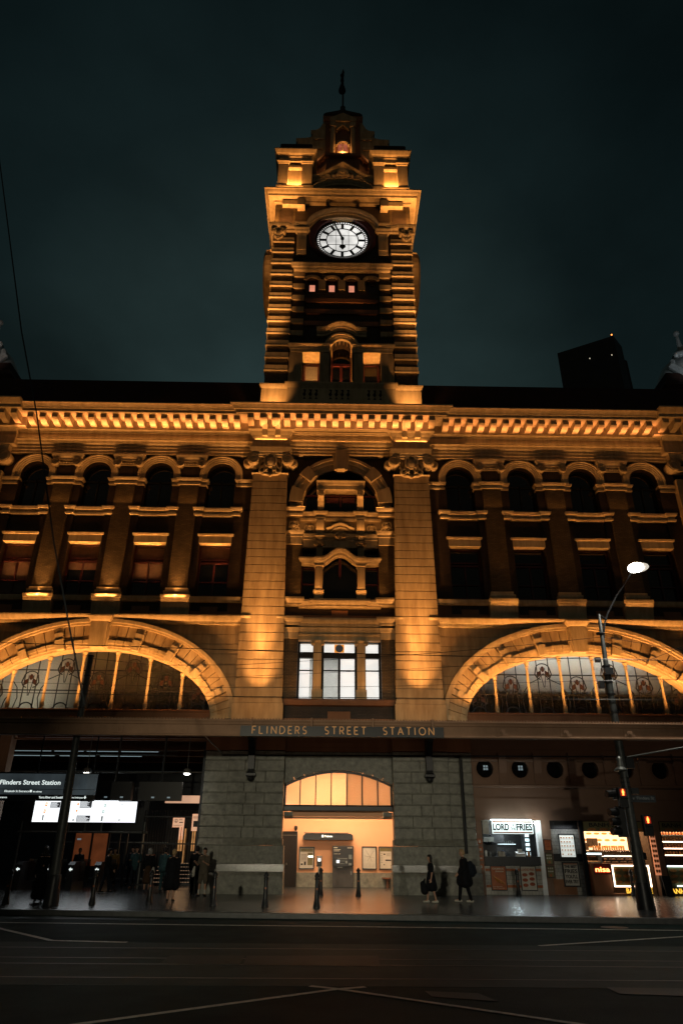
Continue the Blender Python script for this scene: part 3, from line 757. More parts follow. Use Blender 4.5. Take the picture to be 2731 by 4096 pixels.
# centre columns of the aedicule (two tiers), hood and side ledges
for s in (-1, 1):
    x = 1.12
    e = MB(); e.box(x-.17, x+.17, Y0, Y0+.3, 15.9, 16.5)
    for k in range(5): e.box(x-.16+.07*k, x-.13+.07*k, Y0-.04, Y0+.02, 15.95, 16.4)
    col_ = S(e, s).build('fluted_pilaster', 'trim', ST)
    c = MB(); c.ring(x-.2, x+.2, Y0-.05, Y0+.3, [(0, 16.66), (.06, 16.72), (.06, 16.78), (0, 16.8)], True); volute(c, x-.2, 16.6, .11, Y0-.14, Y0+.2, -1); volute(c, x+.2, 16.6, .11, Y0-.14, Y0+.2, 1)
    c.prism_x(x-.14, x+.14, [(Y0-.02, 16.8), (Y0-.3, 17.0), (Y0+.2, 17.0), (Y0+.2, 16.8)])
    S(c, s).build('capital', 'trim', col_)
    e = MB(); e.box(x-.2, x+.2, Y0-.12, Y0+.3, 13.95, 15.35); e.box(x-.13, x+.13, Y0-.15, Y0, 14.1, 15.2)
    e.ring(x-.2, x+.2, Y0-.12, Y0+.3, [(0, 15.26), (.05, 15.3), (.05, 15.36), (0, 15.38)], True)
    e.ring(x-.24, x+.24, Y0-.14, Y0+.3, [(0, 13.4), (0, 13.78), (.04, 13.8), (.04, 13.92), (-.02, 13.98)], True)
    S(e, s).build('pedestal', 'trim', ST)
    e = MB(); e.ring(1.3, 2.1, Y0-.02, Y0+.5, [(0, 15.45), (.02, 15.5), (.06, 15.62), (.12, 15.72), (.12, 15.8), (0, 15.82)], True); S(e, s).build('side_ledge', 'trim', ST)
    e = MB(); e.box(2.07, 3.0, Y0-.05, Y0+.5, 13.45, 16.6); S(e, s).build('brick_pier', 'brick', ST)
e = MB(); path = [(-1.38, 15.5), (-1.05, 15.5), (-.86, 15.53), (-.7, 15.62), (-.5, 15.8), (-.25, 15.98), (0, 16.04), (.25, 15.98), (.5, 15.8), (.7, 15.62), (.86, 15.53), (1.05, 15.5), (1.38, 15.5)]
e.sweep(path, [(-.3, -.12), (.14, -.12), (.17, .0), (.24, .08), (.30, .2), (.30, .28), (-.3, .3)], Y0, False); e.build('curved_hood', 'trim', ST)
g = MB(); g.box(-2.1, 2.1, Y0+.5, Y0+.55, 13.3, 16.7); cw = g.build('window', 'glass', ST)
e = MB()
for s in (-1, 1):
    for zz in (14.45, 15.35, 16.45): e.box(s*1.3, s*2.08, Y0+.4, Y0+.49, zz-.03, zz+.03)
    e.box(s*2.02, s*2.08, Y0+.4, Y0+.49, 13.4, 16.6); e.box(s*1.3, s*1.36, Y0+.4, Y0+.49, 13.4, 16.6)
e.poly([(-.07, 15.9), (-.07, 14.9), (0, 14.75), (.07, 14.9), (.07, 15.9)], Y0+.3, Y0+.49)
e.box(-.95, .95, Y0+.4, Y0+.49, 13.5, 13.62); e.box(-.5, .5, Y0+.4, Y0+.49, 16.2, 16.28)
e.build('frame', 'maroon', cw)
# ledges below
PC = [(0, 13.02), (.05, 13.06), (.05, 13.14), (.12, 13.2), (.2, 13.32), (.2, 13.42), (0, 13.46)]
e = MB(); ledge(e, -3.0, -2.05, Y0-.2, [(p, z+.04) for p, z in PC]); ledge(e, 2.05, 3.0, Y0-.2, [(p, z+.04) for p, z in PC]); ledge(e, -2.1, 2.1, Y0-.1, [(p, z-.06) for p, z in PC]); ledge(e, -1.38, 1.38, Y0-.22, [(p, z-.05) for p, z in PC])
e.build('balcony_ledge', 'trim', ST)
e = MB(); e.box(-3, 3, Y0+.1, Y0+.6, 12.3, 13.1); e.build('apron', 'redbrick', ST)
e = MB(); e.box(-.42, .42, Y0-.02, Y0+.2, 12.42, 12.85); e.box(-2.9, 2.9, Y0+.03, Y0+.3, 12.36, 12.6); e.build('apron_block', 'band', ST)
PD = [(0, 12.0), (.05, 12.03), (.06, 12.14), (.16, 12.2), (.22, 12.3), (.22, 12.4), (0, 12.44)]
e = MB(); ledge(e, -3, -2.1, Y0-.24, PD); ledge(e, 2.1, 3, Y0-.24, PD); ledge(e, -2.15, 2.15, Y0-.12, [(p, z-.04) for p, z in PD])
PE = [(0, 11.7), (.04, 11.72), (.08, 11.84), (.12, 11.9), (0, 11.95)]
ledge(e, -3, -2.1, Y0-.16, PD and [(0, 11.32), (0, 11.66)]+[(p, z-.04) for p, z in PE]); ledge(e, 2.1, 3, Y0-.16, [(0, 11.32), (0, 11.66)]+[(p, z-.04) for p, z in PE])
ledge(e, -2.15, 2.15, Y0+.0, [(0, 11.28), (0, 11.5), (.06, 11.53), (.08, 11.58), (.02, 11.62), (.02, 11.95), (.06, 12.0), (0, 12.02)]); ledge(e, -2.15, 2.15, Y0-.04, PE)
e.build('lit_window_entablature', 'trim', ST)
for s in (-1, 1):
    e = MB(); e.box(s*2.1, s*3.0, Y0-.08, Y0+.6, 8.3, 11.34); S(MB(), 1); e.build('brick_pier', 'brick', ST)
    e = MB(); x = s*1.1; e.box(x-.2, x+.2, Y0-.02, Y0+.3, 8.75, 11.2); e.box(x-.26, x+.26, Y0-.07, Y0+.3, 8.3, 8.78)
    e.ring(x-.24, x+.24, Y0-.1, Y0+.2, [(0, 11.16), (.05, 11.22), (.05, 11.27), (0, 11.28)], True); volute(e, x-.25, 11.1, .1, Y0-.18, Y0+.1, -1); volute(e, x+.25, 11.1, .1, Y0-.18, Y0+.1, 1)
    e.build('pilaster', 'trim', ST)
# lit office window: clear glass, white room behind
RM = MB(); RM.box(-3.2, 3.2, Y0+5, Y0+5.1, 7.8, 12); RM.box(-3.2, 3.2, Y0+.7, Y0+5, 7.8, 7.95); RM.box(-3.2, 3.2, Y0+.7, Y0+5, 11.9, 12); RM.box(-3.3, -3.2, Y0+.7, Y0+5, 7.8, 12); RM.box(3.2, 3.3, Y0+.7, Y0+5, 7.8, 12)
RM.build('office_interior', 'white', ST)
g = MB(); g.box(-2.1, 2.1, Y0+.50, Y0+.51, 8.3, 11.35); lw = g.build('lit_window', 'glassclear', ST)
e = MB()
for a_, b_ in ((-2.1, -1.24), (-.88, .88), (1.24, 2.1)):
    for zz, h in ((8.36, .16), (9.83, .05), (10.93-.55, 0), (11.28, .1)):
        if h: e.box(a_, b_, Y0+.38, Y0+.49, zz-h/2, zz+h/2)
    e.box(a_, b_, Y0+.36, Y0+.49, 10.48-.03+.0, 10.72); 
    e.box(a_, a_+.1, Y0+.38, Y0+.49, 8.3, 11.3); e.box(b_-.1, b_, Y0+.38, Y0+.49, 8.3, 11.3)
e.box(-.06, .06, Y0+.38, Y0+.49, 8.3, 10.5)
e.box(-1.24, -.88, Y0+.4, Y0+.49, 8.3, 11.3); e.box(.88, 1.24, Y0+.4, Y0+.49, 8.3, 11.3)
e.build('frame', 'black', lw)
e = MB()
for a_, b_, z0_, z1_ in ((-2.0, -1.5, 8.4, 10.46), (.07, .78, 8.4, 10.46), (1.34, 2.0, 8.4, 10.46), (-2.0, -1.34, 10.75, 11.22), (-.78, .78, 10.75, 11.22), (1.34, 2.0, 10.75, 11.22)):
    e.box(a_, b_, Y0+.6, Y0+.61, z0_, z1_)
e.build('roller_blind', 'winroom', lw)
e = MB(); e.disc(0, 11.0, .2, Y0+.53, Y0+.58, 20); e.build('fan_grille', 'scrdark', lw)
e = MB(); e.box(-.25, .25, Y0+.54, Y0+.59, 10.8, 11.2); e.build('fan_plate', 'scrorange', lw)
e = MB(); ledge(e, -3, 3, Y0-.15, [(0, 8.0), (.05, 8.02), (.1, 8.14), (.1, 8.26), (0, 8.32)]); ledge(e, -2.15, 2.15, Y0-.27, [(0, 7.98), (.05, 8.0), (.1, 8.12), (.1, 8.22), (0, 8.28)]); e.build('window_sill', 'band', ST)
e = MB(); e.box(-3, 3, Y0+.0, Y0+.6, 6.4, 8.05); e.build('lower_apron', 'redbrick', ST)
e = MB(); e.box(-.55, .55, Y0-.14, Y0+.2, 7.0, 7.72); e.box(-3, 3, Y0-.05, Y0+.2, 6.9, 7.4); e.build('apron_block', 'band', ST)
# ================================================================ CLOCK TOWER
T = 34.9; TB = 44.9; TC = 39.9
TW = thing('clock_tower', 'square banded clock tower with lit clock face and corner turrets above the station cornice', 'tower', (0, TC, 24.4))
# base plinth with balustrade panels
e = MB(); e.ring(-4.95, 4.95, T-.35, TB+.3, [(.0, 24.45), (.0, 27.25), (-.02, 27.3), (.06, 27.4), (.12, 27.52), (.12, 27.62), (.0, 27.68)])
e.build('base', 'trim', TW)
e = MB(); e.ring(-3.35, 3.35, T-.50, T, [(0, 24.45), (0, 27.28), (.05, 27.38), (.14, 27.55), (.14, 27.66), (0, 27.7)], True)
bal = e.build('balcony_front', 'trim', TW)
e = MB()
for x0, n in ((-2.45, 3), (-.85, 4), (1.5, 3)):
    for k in range(n):
        x = x0+.12+.36*k
        e.poly([(x-.03, 27.15), (x+.16, 27.15), (x+.05, 27.0), (x+.17, 26.8), (x+.05, 26.6), (x+.16, 26.45), (x-.03, 26.45), (x+.07, 26.6), (x-.05, 26.8), (x+.07, 27.0)], T-.513, T-.3)
e.build('baluster_gaps', 'black', bal)
# core shaft
e = MB(); e.box(-4.85, -3.45, T+.10, TB-.1, 27.6, 44.2); e.box(3.45, 4.85, T+.10, TB-.1, 27.6, 44.2); e.box(-3.6, 3.6, T+3.2, TB-.1, 27.6, 44.2)
e.build('brick_corner_pier', 'brick', TW)
# ochre bands round the corner piers
bt = MB(); bi = MB(); bc = MB()
zb = [27.95+1.04*i for i in range(13)]
zb = [28.98, 30.0, 31.0, 32.0, 33.02, 34.06, 35.1, 36.14, 37.2, 38.25, 39.3, 40.3]
for z in zb:
    for s in (-1, 1):
        bt.ring(min(s*3.45, s*4.88), max(s*3.45, s*4.88), T+.02, TB, [(.0, z), (.06, z), (.06, z+.06), (.03, z+.08), (.03, z+.42), (0, z+.45)])
        if 31.5 < z < 37.9: bi.ring(min(s*2.6, s*3.5), max(s*2.6, s*3.5), T+.22, T+1.5, [(0, z+.02), (.04, z+.03), (.04, z+.42), (0, z+.44)], True)
    if 32.5 < z < 35.9: bc.ring(-2.62, 2.62, T+.42, T+1.5, [(0, z+.03), (.04, z+.04), (.04, z+.42), (0, z+.44)], True)
bt.build('corner_bands', 'trim', TW); bi.build('inner_bands', 'stucco', TW); bc.build('panel_bands', 'band', TW)
# central wall (openings cut by assembling pieces)
ZL = 27.68
e = MB()
e.box(-3.46, -2.52, T+.30, T+1.5, ZL, 37.7); e.box(2.52, 3.46, T+.30, T+1.5, ZL, 37.7)      # outer strips
arch_panel(e, -1.36, 1.36, ZL, 32.6, 0, .68, .68, 31.17, T+.5, T+1.5, 16)
e.box(-2.52, -1.36, T+.5, T+1.5, 30.57, 37.7-1.9); e.box(1.36, 2.52, T+.5, T+1.5, 30.57, 35.8)
e.box(-1.36, 1.36, T+.5, T+1.5, 32.6, 35.8)
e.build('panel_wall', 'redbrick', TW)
# window storey piers & entablature
e = MB()
for s in (-1, 1):
    e.box(s*2.52, s*3.38, T+.12, T+1.4, ZL, 30.55); e.box(s*.70, s*1.40, T+.12, T+1.4, ZL, 30.55)
e.build('window_pier', 'stucco', TW)
e = MB()
for s in (-1, 1):
    e.ring(min(s*.78, s*3.3), max(s*.78, s*3.3), T+.06, T+1.4, [(0, 30.56), (0, 30.78), (.04, 30.8), (.04, 30.92), (.10, 30.98), (.18, 31.08), (.18, 31.16), (0, 31.2)], True)
    e.box(s*.66, s*.78, T+.12, T+1.4, ZL, 31.2)
e.build('window_entablature', 'trim', TW)
e = MB()
for s in (-1, 1): e.box(s*.66, s*.80, T+.6, T+.9, ZL, 31.2)
e.sweep(ell(0, 31.17, .68, .68, n=24), [(-.6, 0), (.0, 0), (.0, .16), (.05, .18), (.05, .3), (.12, .32), (.12, .44), (-.6, .46)], T+.3)
e.build('window_arch', 'trim', TW)
e = MB(); e.box(-1.1, 1.1, T+.35, T+.6, 31.9, 32.9) if 0 else None
path = [(-1.65, 32.45), (-1.25, 32.45), (-.95, 32.52), (-.65, 32.75), (-.3, 32.9), (0, 32.95), (.3, 32.9), (.65, 32.75), (.95, 32.52), (1.25, 32.45), (1.65, 32.45)]
e = MB(); e.sweep(path, [(-.3, -.35), (.02, -.35), (.02, -.2), (.12, -.14), (.12, -.02), (.26, .05), (.32, .16), (.32, .22), (-.3, .26)], T+.35, False)
e.build('window_hood', 'trim', TW)
for nm, x0, x1, z1 in (('window', -2.48, -1.42, 30.5), ('window', 1.42, 2.48, 30.5), ('arched_window', -.68, .68, 31.9)):
    g = MB(); g.box(x0, x1, T+1.30, T+1.34, ZL, z1); wn = g.build(nm, 'glass', TW)
    f = MB(); m_ = (x0+x1)/2
    f.box(x0, x0+.12, T+1.2, T+1.295, ZL, z1); f.box(x1-.12, x1, T+1.2, T+1.295, ZL, z1)
    for zz in (ZL+.1, 29.0, 30.4): f.box(x0, x1, T+1.2, T+1.295, zz-.05, zz+.05)
    if nm != 'window': f.box(m_-.09, m_+.09, T+1.2, T+1.295, ZL, 30.4); f.box(x0, x1, T+1.15, T+1.295, 30.3, 30.48)
    f.build('frame', 'maroon', wn)
    f = MB(); f.box(m_-.3 if nm == 'window' else -.5, m_+.3 if nm == 'window' else .5, T+1.1, T+1.2, ZL+.02, ZL+.10); f.build('sill', 'trim', wn)
    if x0 < 1: 
        f = MB(); 
        if nm == 'window': f.box(x0+.12, x1-.12, T+1.27, T+1.29, 29.05, 30.3); f.build('blind', 'cloth_cream', wn)
# small window row
ZS = 35.8
e = MB()
xs = (-2.05, -.70, .66, 2.0)
prev = -2.62
for x in xs:
    e.box(prev, x-.33, T+.30, T+1.2, ZS, 37.7); prev = x+.33
e.box(prev, 2.62, T+.30, T+1.2, ZS, 37.7)
for x in xs: e.box(x-.33, x+.33, T+.30, T+1.2, 37.1, 37.7); e.box(x-.33, x+.33, T+.30, T+1.2, ZS, 35.95)
e.box(-2.62, 2.62, T+.32, T+1.2, 35.4, ZS)
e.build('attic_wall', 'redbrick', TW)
e = MB()
for x in xs:
    e.sweep(ell(x, 36.95, .38, .22, n=10), [(0, 0), (.12, 0), (.16, .1), (.16, .2), (0, .2)], T+.32)
for x in (-1.38, -.02, 1.33): e.box(x-.24, x+.24, T+.22, T+.4, 36.1, 37.0)
e.build('attic_hoods', 'stucco', TW)
for x, mt in zip(xs, ('winpink', 'winpink', 'winpink', 'maroon')):
    g = MB(); g.box(x-.19, x+.19, T+.56, T+.6, 35.95, 36.78); wn = g.build('window', mt, TW)
    f = MB(); f.box(x-.33, x-.19, T+.5, T+.62, 35.95, 37.1); f.box(x+.19, x+.33, T+.5, T+.62, 35.95, 37.1); f.box(x-.33, x+.33, T+.5, T+.62, 36.78, 37.1); f.build('frame', 'maroon', wn)
# ledge under the clock
e = MB(); e.ring(-3.3, 3.3, T+.05, T+1.5, [(0, 37.66), (.05, 37.7), (.08, 37.84), (.16, 37.9), (.2, 38.04), (.24, 38.14), (.24, 38.2), (0, 38.24)], True)
e.build('clock_ledge', 'trim', TW)
# clock storey wall, side consoles
def clock_face(root, M4):
    def MBm(mb): mb.v = [tuple(M4 @ Vector(v)) for v in mb.v]; return mb
    e = MB(); n = 48; Rr = 1.98
    c0, c1 = -3.5, 3.5
    # wall around the round opening
    for i in range(n):
        a, b = 2*math.pi*i/n, 2*math.pi*(i+1)/n
        def sq(t):
            c, s_ = math.cos(t), math.sin(t); k = 2.6/max(abs(c), abs(s_)); return (c*k, s_*k)
        e.poly([(Rr*math.cos(a), Rr*math.sin(a)), (Rr*math.cos(b), Rr*math.sin(b)), sq(b), sq(a)], .15, 1.0)
    e.box(c0, -2.6, .15, 1.0, -2.5, 3.6); e.box(2.6, c1, .15, 1.0, -2.5, 3.6); e.box(-2.6, 2.6, .15, 1.0, 2.6, 3.6)
    MBm(e).build('clock_wall', 'redbrick', root)
    e = MB(); e.sweep([(2.2*math.cos(2*math.pi*i/n), 2.2*math.sin(2*math.pi*i/n)) for i in range(n)][::-1], [(-.5, -.26), (.02, -.26), (.1, -.12), (.16, 0), (.16, .1), (.05, .2), (-.3, .22)], .15, True, True)
    MBm(e).build('clock_surround', 'maroon', root)
    g = MB(); g.disc(0, 0, 1.98, .42, .46, 48); face = MBm(g).build('clock_face', 'clock', root)
    d = MB()
    def rg(r0, r1, y0=.38, y1=.41):
        for i in range(n):
            a, b = 2*math.pi*i/n, 2*math.pi*(i+1)/n
            d.poly([(r0*math.cos(a), r0*math.sin(a)), (r0*math.cos(b), r0*math.sin(b)), (r1*math.cos(b), r1*math.sin(b)), (r1*math.cos(a), r1*math.sin(a))], y0, y1)
    rg(1.80, 2.0); rg(1.60, 1.66); rg(1.11, 1.18)
    for k in range(60):
        a = 2*math.pi*k/60; d.bar((1.63*math.cos(a), 1.63*math.sin(a)), (1.83*math.cos(a), 1.83*math.sin(a)), .07, .38, .405)
    for k in range(12):
        a = 2*math.pi*k/12; d.bar((1.16*math.cos(a), 1.16*math.sin(a)), (1.64*math.cos(a), 1.64*math.sin(a)), .20, .38, .407)
    for q in (-.45, .45): h = math.sqrt(1.14**2-q*q); d.box(q-.015, q+.015, .38, .409, -h, h); d.box(-h, h, .38, .408, q-.015, q+.015)
    MBm(d).build('dial', 'black', face)
    h = MB(); h.line([(-.62, 1.62), (0, 0), ], .07, .30, .34); h.poly([(-.66, 1.70), (-.36, .80), (-.25, .86), (-.60, 1.72)], .29, .33)
    h.poly([(-.40, .98), (.0, 0.06), (.07, .1), (-.28, 1.02)], .28, .32); MBm(h).build('minute_hand', 'black', face)
    h = MB(); h.line([(0, 0), (0.01, -.7)], .10, .24, .27); h.poly([(.01, -1.12), (.09, -.98), (.24, -.82), (.2, -.66), (.06, -.6), (.01, -.5), (-.04, -.6), (-.18, -.66), (-.22, -.82), (-.07, -.98)], .23, .27); h.disc(0, 0, .13, .2, .3, 16)
    MBm(h).build('hour_hand', 'black', face)
    # side consoles with caps
    for s in (-1, 1):
        e = MB(); e.box(s*2.55, s*3.22, -.05, .3, -1.9, .55)
        for k in range(6): e.box(s*(2.6+.1*k), s*(2.65+.1*k), -.12, 0, -1.5, -.5)
        e.ring(min(s*2.5, s*3.28), max(s*2.5, s*3.28), -.1, .3, [(0, .2), (.06, .27), (.06, .37), (.16, .5), (.16, .57), (0, .6)], True)
        MBm(e).build('clock_console', 'trim', root)
    # bowed pediment moulding over the clock
    pth = [(-3.4, .68), (-2.6, .68)]+[(2.6*math.sin(t)*1.0, .68+1.75*(math.cos(t*1.0)-math.cos(R(80)))/(1-math.cos(R(80)))*.88) for t in [R(-80+160*i/24) for i in range(25)]]+[(2.6, .68), (3.4, .68)]
    e = MB(); e.sweep(pth, [(-.5, -.35), (.1, -.35), (.12, -.1), (.2, -.04), (.24, .08), (.34, .14), (.42, .28), (.42, .36), (-.5, .42)], .1, False)
    MBm(e).build('clock_hood', 'trim', root)
zc = 41.0
clock_face(TW, Matrix.Translation((0, T, zc)))
for sg, ang in ((-1, -90), (1, 90)):
    Mx = Matrix.Translation((sg*4.9, TC, zc)) @ Matrix.Rotation(R(ang), 4, 'Z')
    e = MB(); e.sweep([(2.45*math.cos(2*math.pi*i/32), 2.45*math.sin(2*math.pi*i/32)) for i in range(32)][::-1], [(-.3, -.4), (.45, -.3), (.95, .0), (.8, .2), (-.3, .3)], .0, True, True)
    e.v = [tuple(Mx @ Vector(v)) for v in e.v]; e.build('side_clock_surround', 'stucco', TW)
e = MB(); e.box(-3.5, 3.5, T+.9, T+3, 37.9, 44.2); e.build('clock_storey_core', 'redbrick', TW)
# corner capitals and ledges beside the clock
for s in (-1, 1):
    e = MB(); e.ring(min(s*3.35, s*4.95), max(s*3.35, s*4.95), T-.0, TB, [(0, 41.35), (.06, 41.4), (.06, 41.55), (.2, 41.62), (.26, 41.78), (.26, 41.86), (0, 41.9)])
    e.ring(min(s*4.05, s*4.98), max(s*4.05, s*4.98), T-.12, TB+.1, [(0, 41.35), (.06, 41.4), (.06, 41.55), (.2, 41.62), (.26, 41.78), (.26, 41.86), (0, 41.9)])
    e.build('corner_ledge', 'trim', TW)
    e = MB(); x = s*4.55
    volute(e, x-.32, 41.15, .2, T-.3, T+.1, -1); volute(e, x+.32, 41.15, .2, T-.3, T+.1, 1); e.ball(x, T-.15, 40.95, .2, 8, 1, .6, 1.2)
    for sg in (-1, 1):
        e.line([(x+sg*.3, 41.0), (x+sg*.26, 40.75), (x+sg*.1, 40.6), (x, 40.45)], .12, T-.2, T+.1); e.ball(x+sg*.2, T-.2, 40.95, .1, 6)
    e.ball(x, T-.15, 40.6, .1, 6)
    e.build('corner_capital', 'trim', TW)
    # recessed panel zone above
    e = MB(); e.box(s*3.3, s*4.9, T+.12, TB-.1, 41.8, 44.2); e.box(s*3.6, s*4.6, T+.05, T+.2, 42.2, 43.6); e.build('upper_corner_panel', 'redbrick', TW)
    e = MB(); e.ring(min(s*3.1, s*4.4), max(s*3.1, s*4.4), T-.25, T+.5, [(0, 43.85), (0, 44.25)], True); e.ring(min(s*2.75, s*3.3), max(s*2.75, s*3.3), T-.45, T+.5, [(0, 43.6), (0, 44.25)], True)
    e.build('cornice_bracket', 'trim', TW)
# main cornice with bowed centre
PM = [(0, 44.2), (.1, 44.24), (.12, 44.4), (.5, 44.45), (.52, 44.62), (.62, 44.70), (.72, 44.86), (.80, 44.9), (.80, 45.0), (0, 45.1)]
e = MB(); e.ring(-4.9, 4.9, T+.02, TB, PM); e.build('main_cornice', 'trim', TW)
pth = [(-2.9, 44.98), (-2.3, 45.0)]+[(2.3*math.sin(R(-75+150*i/20)), 45.0+1.1*(math.cos(R(-75+150*i/20))-math.cos(R(75)))/(1-math.cos(R(75)))) for i in range(21)]+[(2.3, 45.0), (2.9, 44.98)]
e = MB(); e.sweep(pth, [(-1, -.75), (-.2, -.75), (-.1, -.4), (.5, -.38), (.52, -.26), (.62, -.18), (.74, -.04), (.82, 0), (.82, .08), (-1, .1)], T, False); e.build('bowed_cornice', 'trim', TW)
e = MB(); e.sweep([(x_*.55, 44.25+.55*(z_-45)) for x_, z_ in pth[2:-2]], [(-.3, -.3), (.3, -.25), (.4, -.1), (.4, 0), (-.3, .05)], T+.1, False); e.build('inner_bow', 'stucco', TW)
# blocking course and corner turrets
e = MB(); e.box(-4.9, 4.9, T+.5, TB-.5, 45.0, 46.3); e.build('blocking_course', 'band', TW)
for yy in (T+.3, TB-2.9):
    for s in (-1, 1):
        x0, x1 = sorted((s*2.35, s*4.95)); y1 = yy+2.6
        e = MB(); e.box(x0+.35, x1-.35, yy+.3, y1-.3, 45.0, 49.7)
        e.ring(x0, x1, yy, y1, [(0, 45.0), (0, 46.3), (.06, 46.35), (.06, 46.5), (-.05, 46.6)])
        tr = e.build('turret', 'stucco', TW)
        e = MB()
        for a, b in ((x0+.02, x0+.78), (x1-.78, x1-.02)):
            for c_, d_ in ((yy+.02, yy+.6), (y1-.6, y1-.02)):
                e.box(a, b, c_, d_, 46.5, 49.0); e.ring(a, b, c_, d_, [(0, 49.0), (.05, 49.04), (.05, 49.12), (.12, 49.2), (.12, 49.28), (0, 49.3)])
        e.ring(x0+.8, x1-.8, yy+.2, y1-.2, [(0, 48.6), (.1, 48.7), (.1, 48.9), (0, 48.92)])
        e.build('turret_pilasters', 'trim', tr)
        e = MB(); e.ring(x0+.02, x1-.02, yy+.02, y1-.02, [(0, 49.3), (0, 49.72), (.06, 49.76), (.06, 49.9), (.2, 50.0), (.3, 50.2), (.34, 50.3), (.34, 50.4), (0, 50.5)])
        e.build('turret_cornice', 'trim', tr)
        e = MB(); e.ring(x0+.2, x1-.2, yy+.2, y1-.2, [(0, 50.4), (.08, 50.9), (.14, 51.05), (.14, 51.3), (.05, 51.5), (-.3, 51.9), (-.9, 52.1)])
        e.build('turret_roof', 'roof', tr)
# pediment, balustrade and shell between the turrets
e = MB(); e.sweep([(-2.4, 48.1), (-1.7, 48.35), (0, 49.75), (1.7, 48.35), (2.4, 48.1)], [(-.6, -.5), (.05, -.45), (.1, -.3), (.2, -.2), (.3, -.05), (.3, .05), (-.6, .1)], T+.9, False)
ped = e.build('pediment', 'trim', TW)
e = MB(); e.poly([(-2.4, 45.5), (2.4, 45.5), (2.4, 48.0), (1.7, 48.2), (0, 49.6), (-1.7, 48.2), (-2.4, 48.0)], T+1.1, T+1.6); e.build('tympanum', 'redbrick', ped)
e = MB(); e.sweep([(1.75*math.sin(R(-80+160*i/20)), 46.3+1.9*math.cos(R(-80+160*i/20))) for i in range(21)], [(-.2, -.35), (.2, -.3), (.3, -.1), (.3, .1), (-.2, .1)], T+1.0, False); e.build('tympanum_arch', 'stucco', ped)
e = MB()
for k in range(9): e.ball(-.0+(k-4)*.36, T+.7, 48.35-.045*(k-4)**2, .2, 7, 1, .6, 1)
e.disc(0, 48.55, .42, T+.6, T+1, 18); e.disc(0, 48.55, .2, T+.5, T+1, 12)
for s in (-1, 1): volute(e, s*1.2, 47.95, .26, T+.6, T+1, s)
e.build('carving', 'trim', ped)
e = MB()
for k in range(17): e.box(-1.6+.2*k-.04, -1.6+.2*k+.04, T+.35, T+.45, 45.4, 47.2-.03*(k-8)**2)
e.build('balcony_bars', 'iron', TW)
# lantern
LB = 52.0
e = MB()
def octo(r, z0, z1, r2=None):
    r2 = r if r2 is None else r2
    vs = []
    for rr, z in ((r, z0), (r2, z1)):
        k = rr*math.tan(R(22.5))
        vs += [(a, b+TC, z) for a, b in ((-k, -rr), (k, -rr), (rr, -k), (rr, k), (k, rr), (-k, rr), (-rr, k), (-rr, -k))]
    return vs, [tuple(range(7, -1, -1)), tuple(range(8, 16))]+[(i, (i+1) % 8, (i+1) % 8+8, i+8) for i in range(8)]
e.add(*octo(3.2, 46, 51.8)); e.add(*octo(3.5, 51.7, 52.0))
e.ring(-1.5, 1.5, TC-1.5, TC+1.5, [(0, 51.5), (0, 58.4), (.06, 58.45), (.06, 58.7), (.16, 58.8), (.24, 59.1), (.24, 59.3), (0, 59.4)])
lan = e.build('lantern', 'band', TW)
e = MB(); e.ring(-1.6, 1.6, TC-1.6, TC+1.6, [(0, 59.4), (.1, 59.6), (-.1, 60.1), (-.7, 61.2), (-1.4, 62.5)]); e.build('lantern_roof', 'roof', lan)
e = MB()
for s in (-1, 1):
    e.tube([(s*.85, TC-1.75, 52.2), (s*.85, TC-1.75, 57.6)], .2, 10); e.box(s*.6, s*1.1, TC-2.0, TC-1.4, 57.6, 58.2)
    e.box(s*.6, s*1.1, TC-2.0, TC-1.4, 52, 52.4)
e.poly([(-1.15, 58.2), (1.15, 58.2), (1.15, 58.6), (0, 59.3), (-1.15, 58.6)], TC-2.05, TC-1.4)
e.poly([(-.55, 57.3), (-.7, 58.2), (.7, 58.2), (.55, 57.3), (0, 57.9)], TC-1.9, TC-1.4)
e.build('aedicule', 'stucco', lan)
g = MB(); g.poly([(-.42, 52.2), (.42, 52.2), (.42, 55.6)]+[(.42*math.cos(R(a)), 55.6+.42*math.sin(R(a))) for a in range(20, 180, 20)]+[(-.42, 55.6)], TC-1.50, TC-1.46); wn = g.build('lit_window', 'winpink', lan)
f = MB(); f.box(-.45, .45, TC-1.58, TC-1.50, 54.6, 54.85); f.box(-.04, .04, TC-1.55, TC-1.505, 52.2, 55.9); f.sweep(ell(0, 55.5, .45, .45, n=12), [(0, 0), (.3, 0), (.3, .15), (0, .15)], TC-1.46); f.build('frame', 'stucco', wn)
# stepped scroll buttresses around the lantern
for s in (-1, 1):
    for yy in (TC-1.55, TC+1.05):
        e = MB(); pts = [(1.5, 50.0), (4.0, 50.0), (3.95, 52.6), (3.5, 53.0), (3.25, 53.6), (3.2, 54.3), (3.4, 54.9), (3.6, 55.1), (3.85, 55.6), (3.85, 56.0), (4.0, 56.1), (4.0, 56.5), (3.2, 56.55), (3.0, 56.6), (2.62, 56.75), (2.62, 57.1), (2.75, 57.2), (2.75, 57.6), (2.3, 57.65), (2.0, 57.9), (1.75, 58.5), (1.5, 59.0)]
        e.poly([(s*x_, z_) for x_, z_ in pts], yy, yy+.5); e.build('scroll_buttress', 'stucco', lan)
        e = MB(); e.box(s*1.7, s*3.3, yy-.12, yy+.6, 55.0, 55.3); e.box(s*1.6, s*2.5, yy-.1, yy+.6, 56.3, 56.5); e.build('buttress_band', 'trim', lan)
e = MB(); e.lathe(0, TC, [(.32, 62.1), (.38, 62.4), (.2, 62.9), (.24, 63.1), (.09, 63.3), (.07, 68.2), (.14, 68.4), (.02, 69.0)], 10)
e.tube([(0, TC, 66.4), (.0, TC, 66.4)], .01) if 0 else None
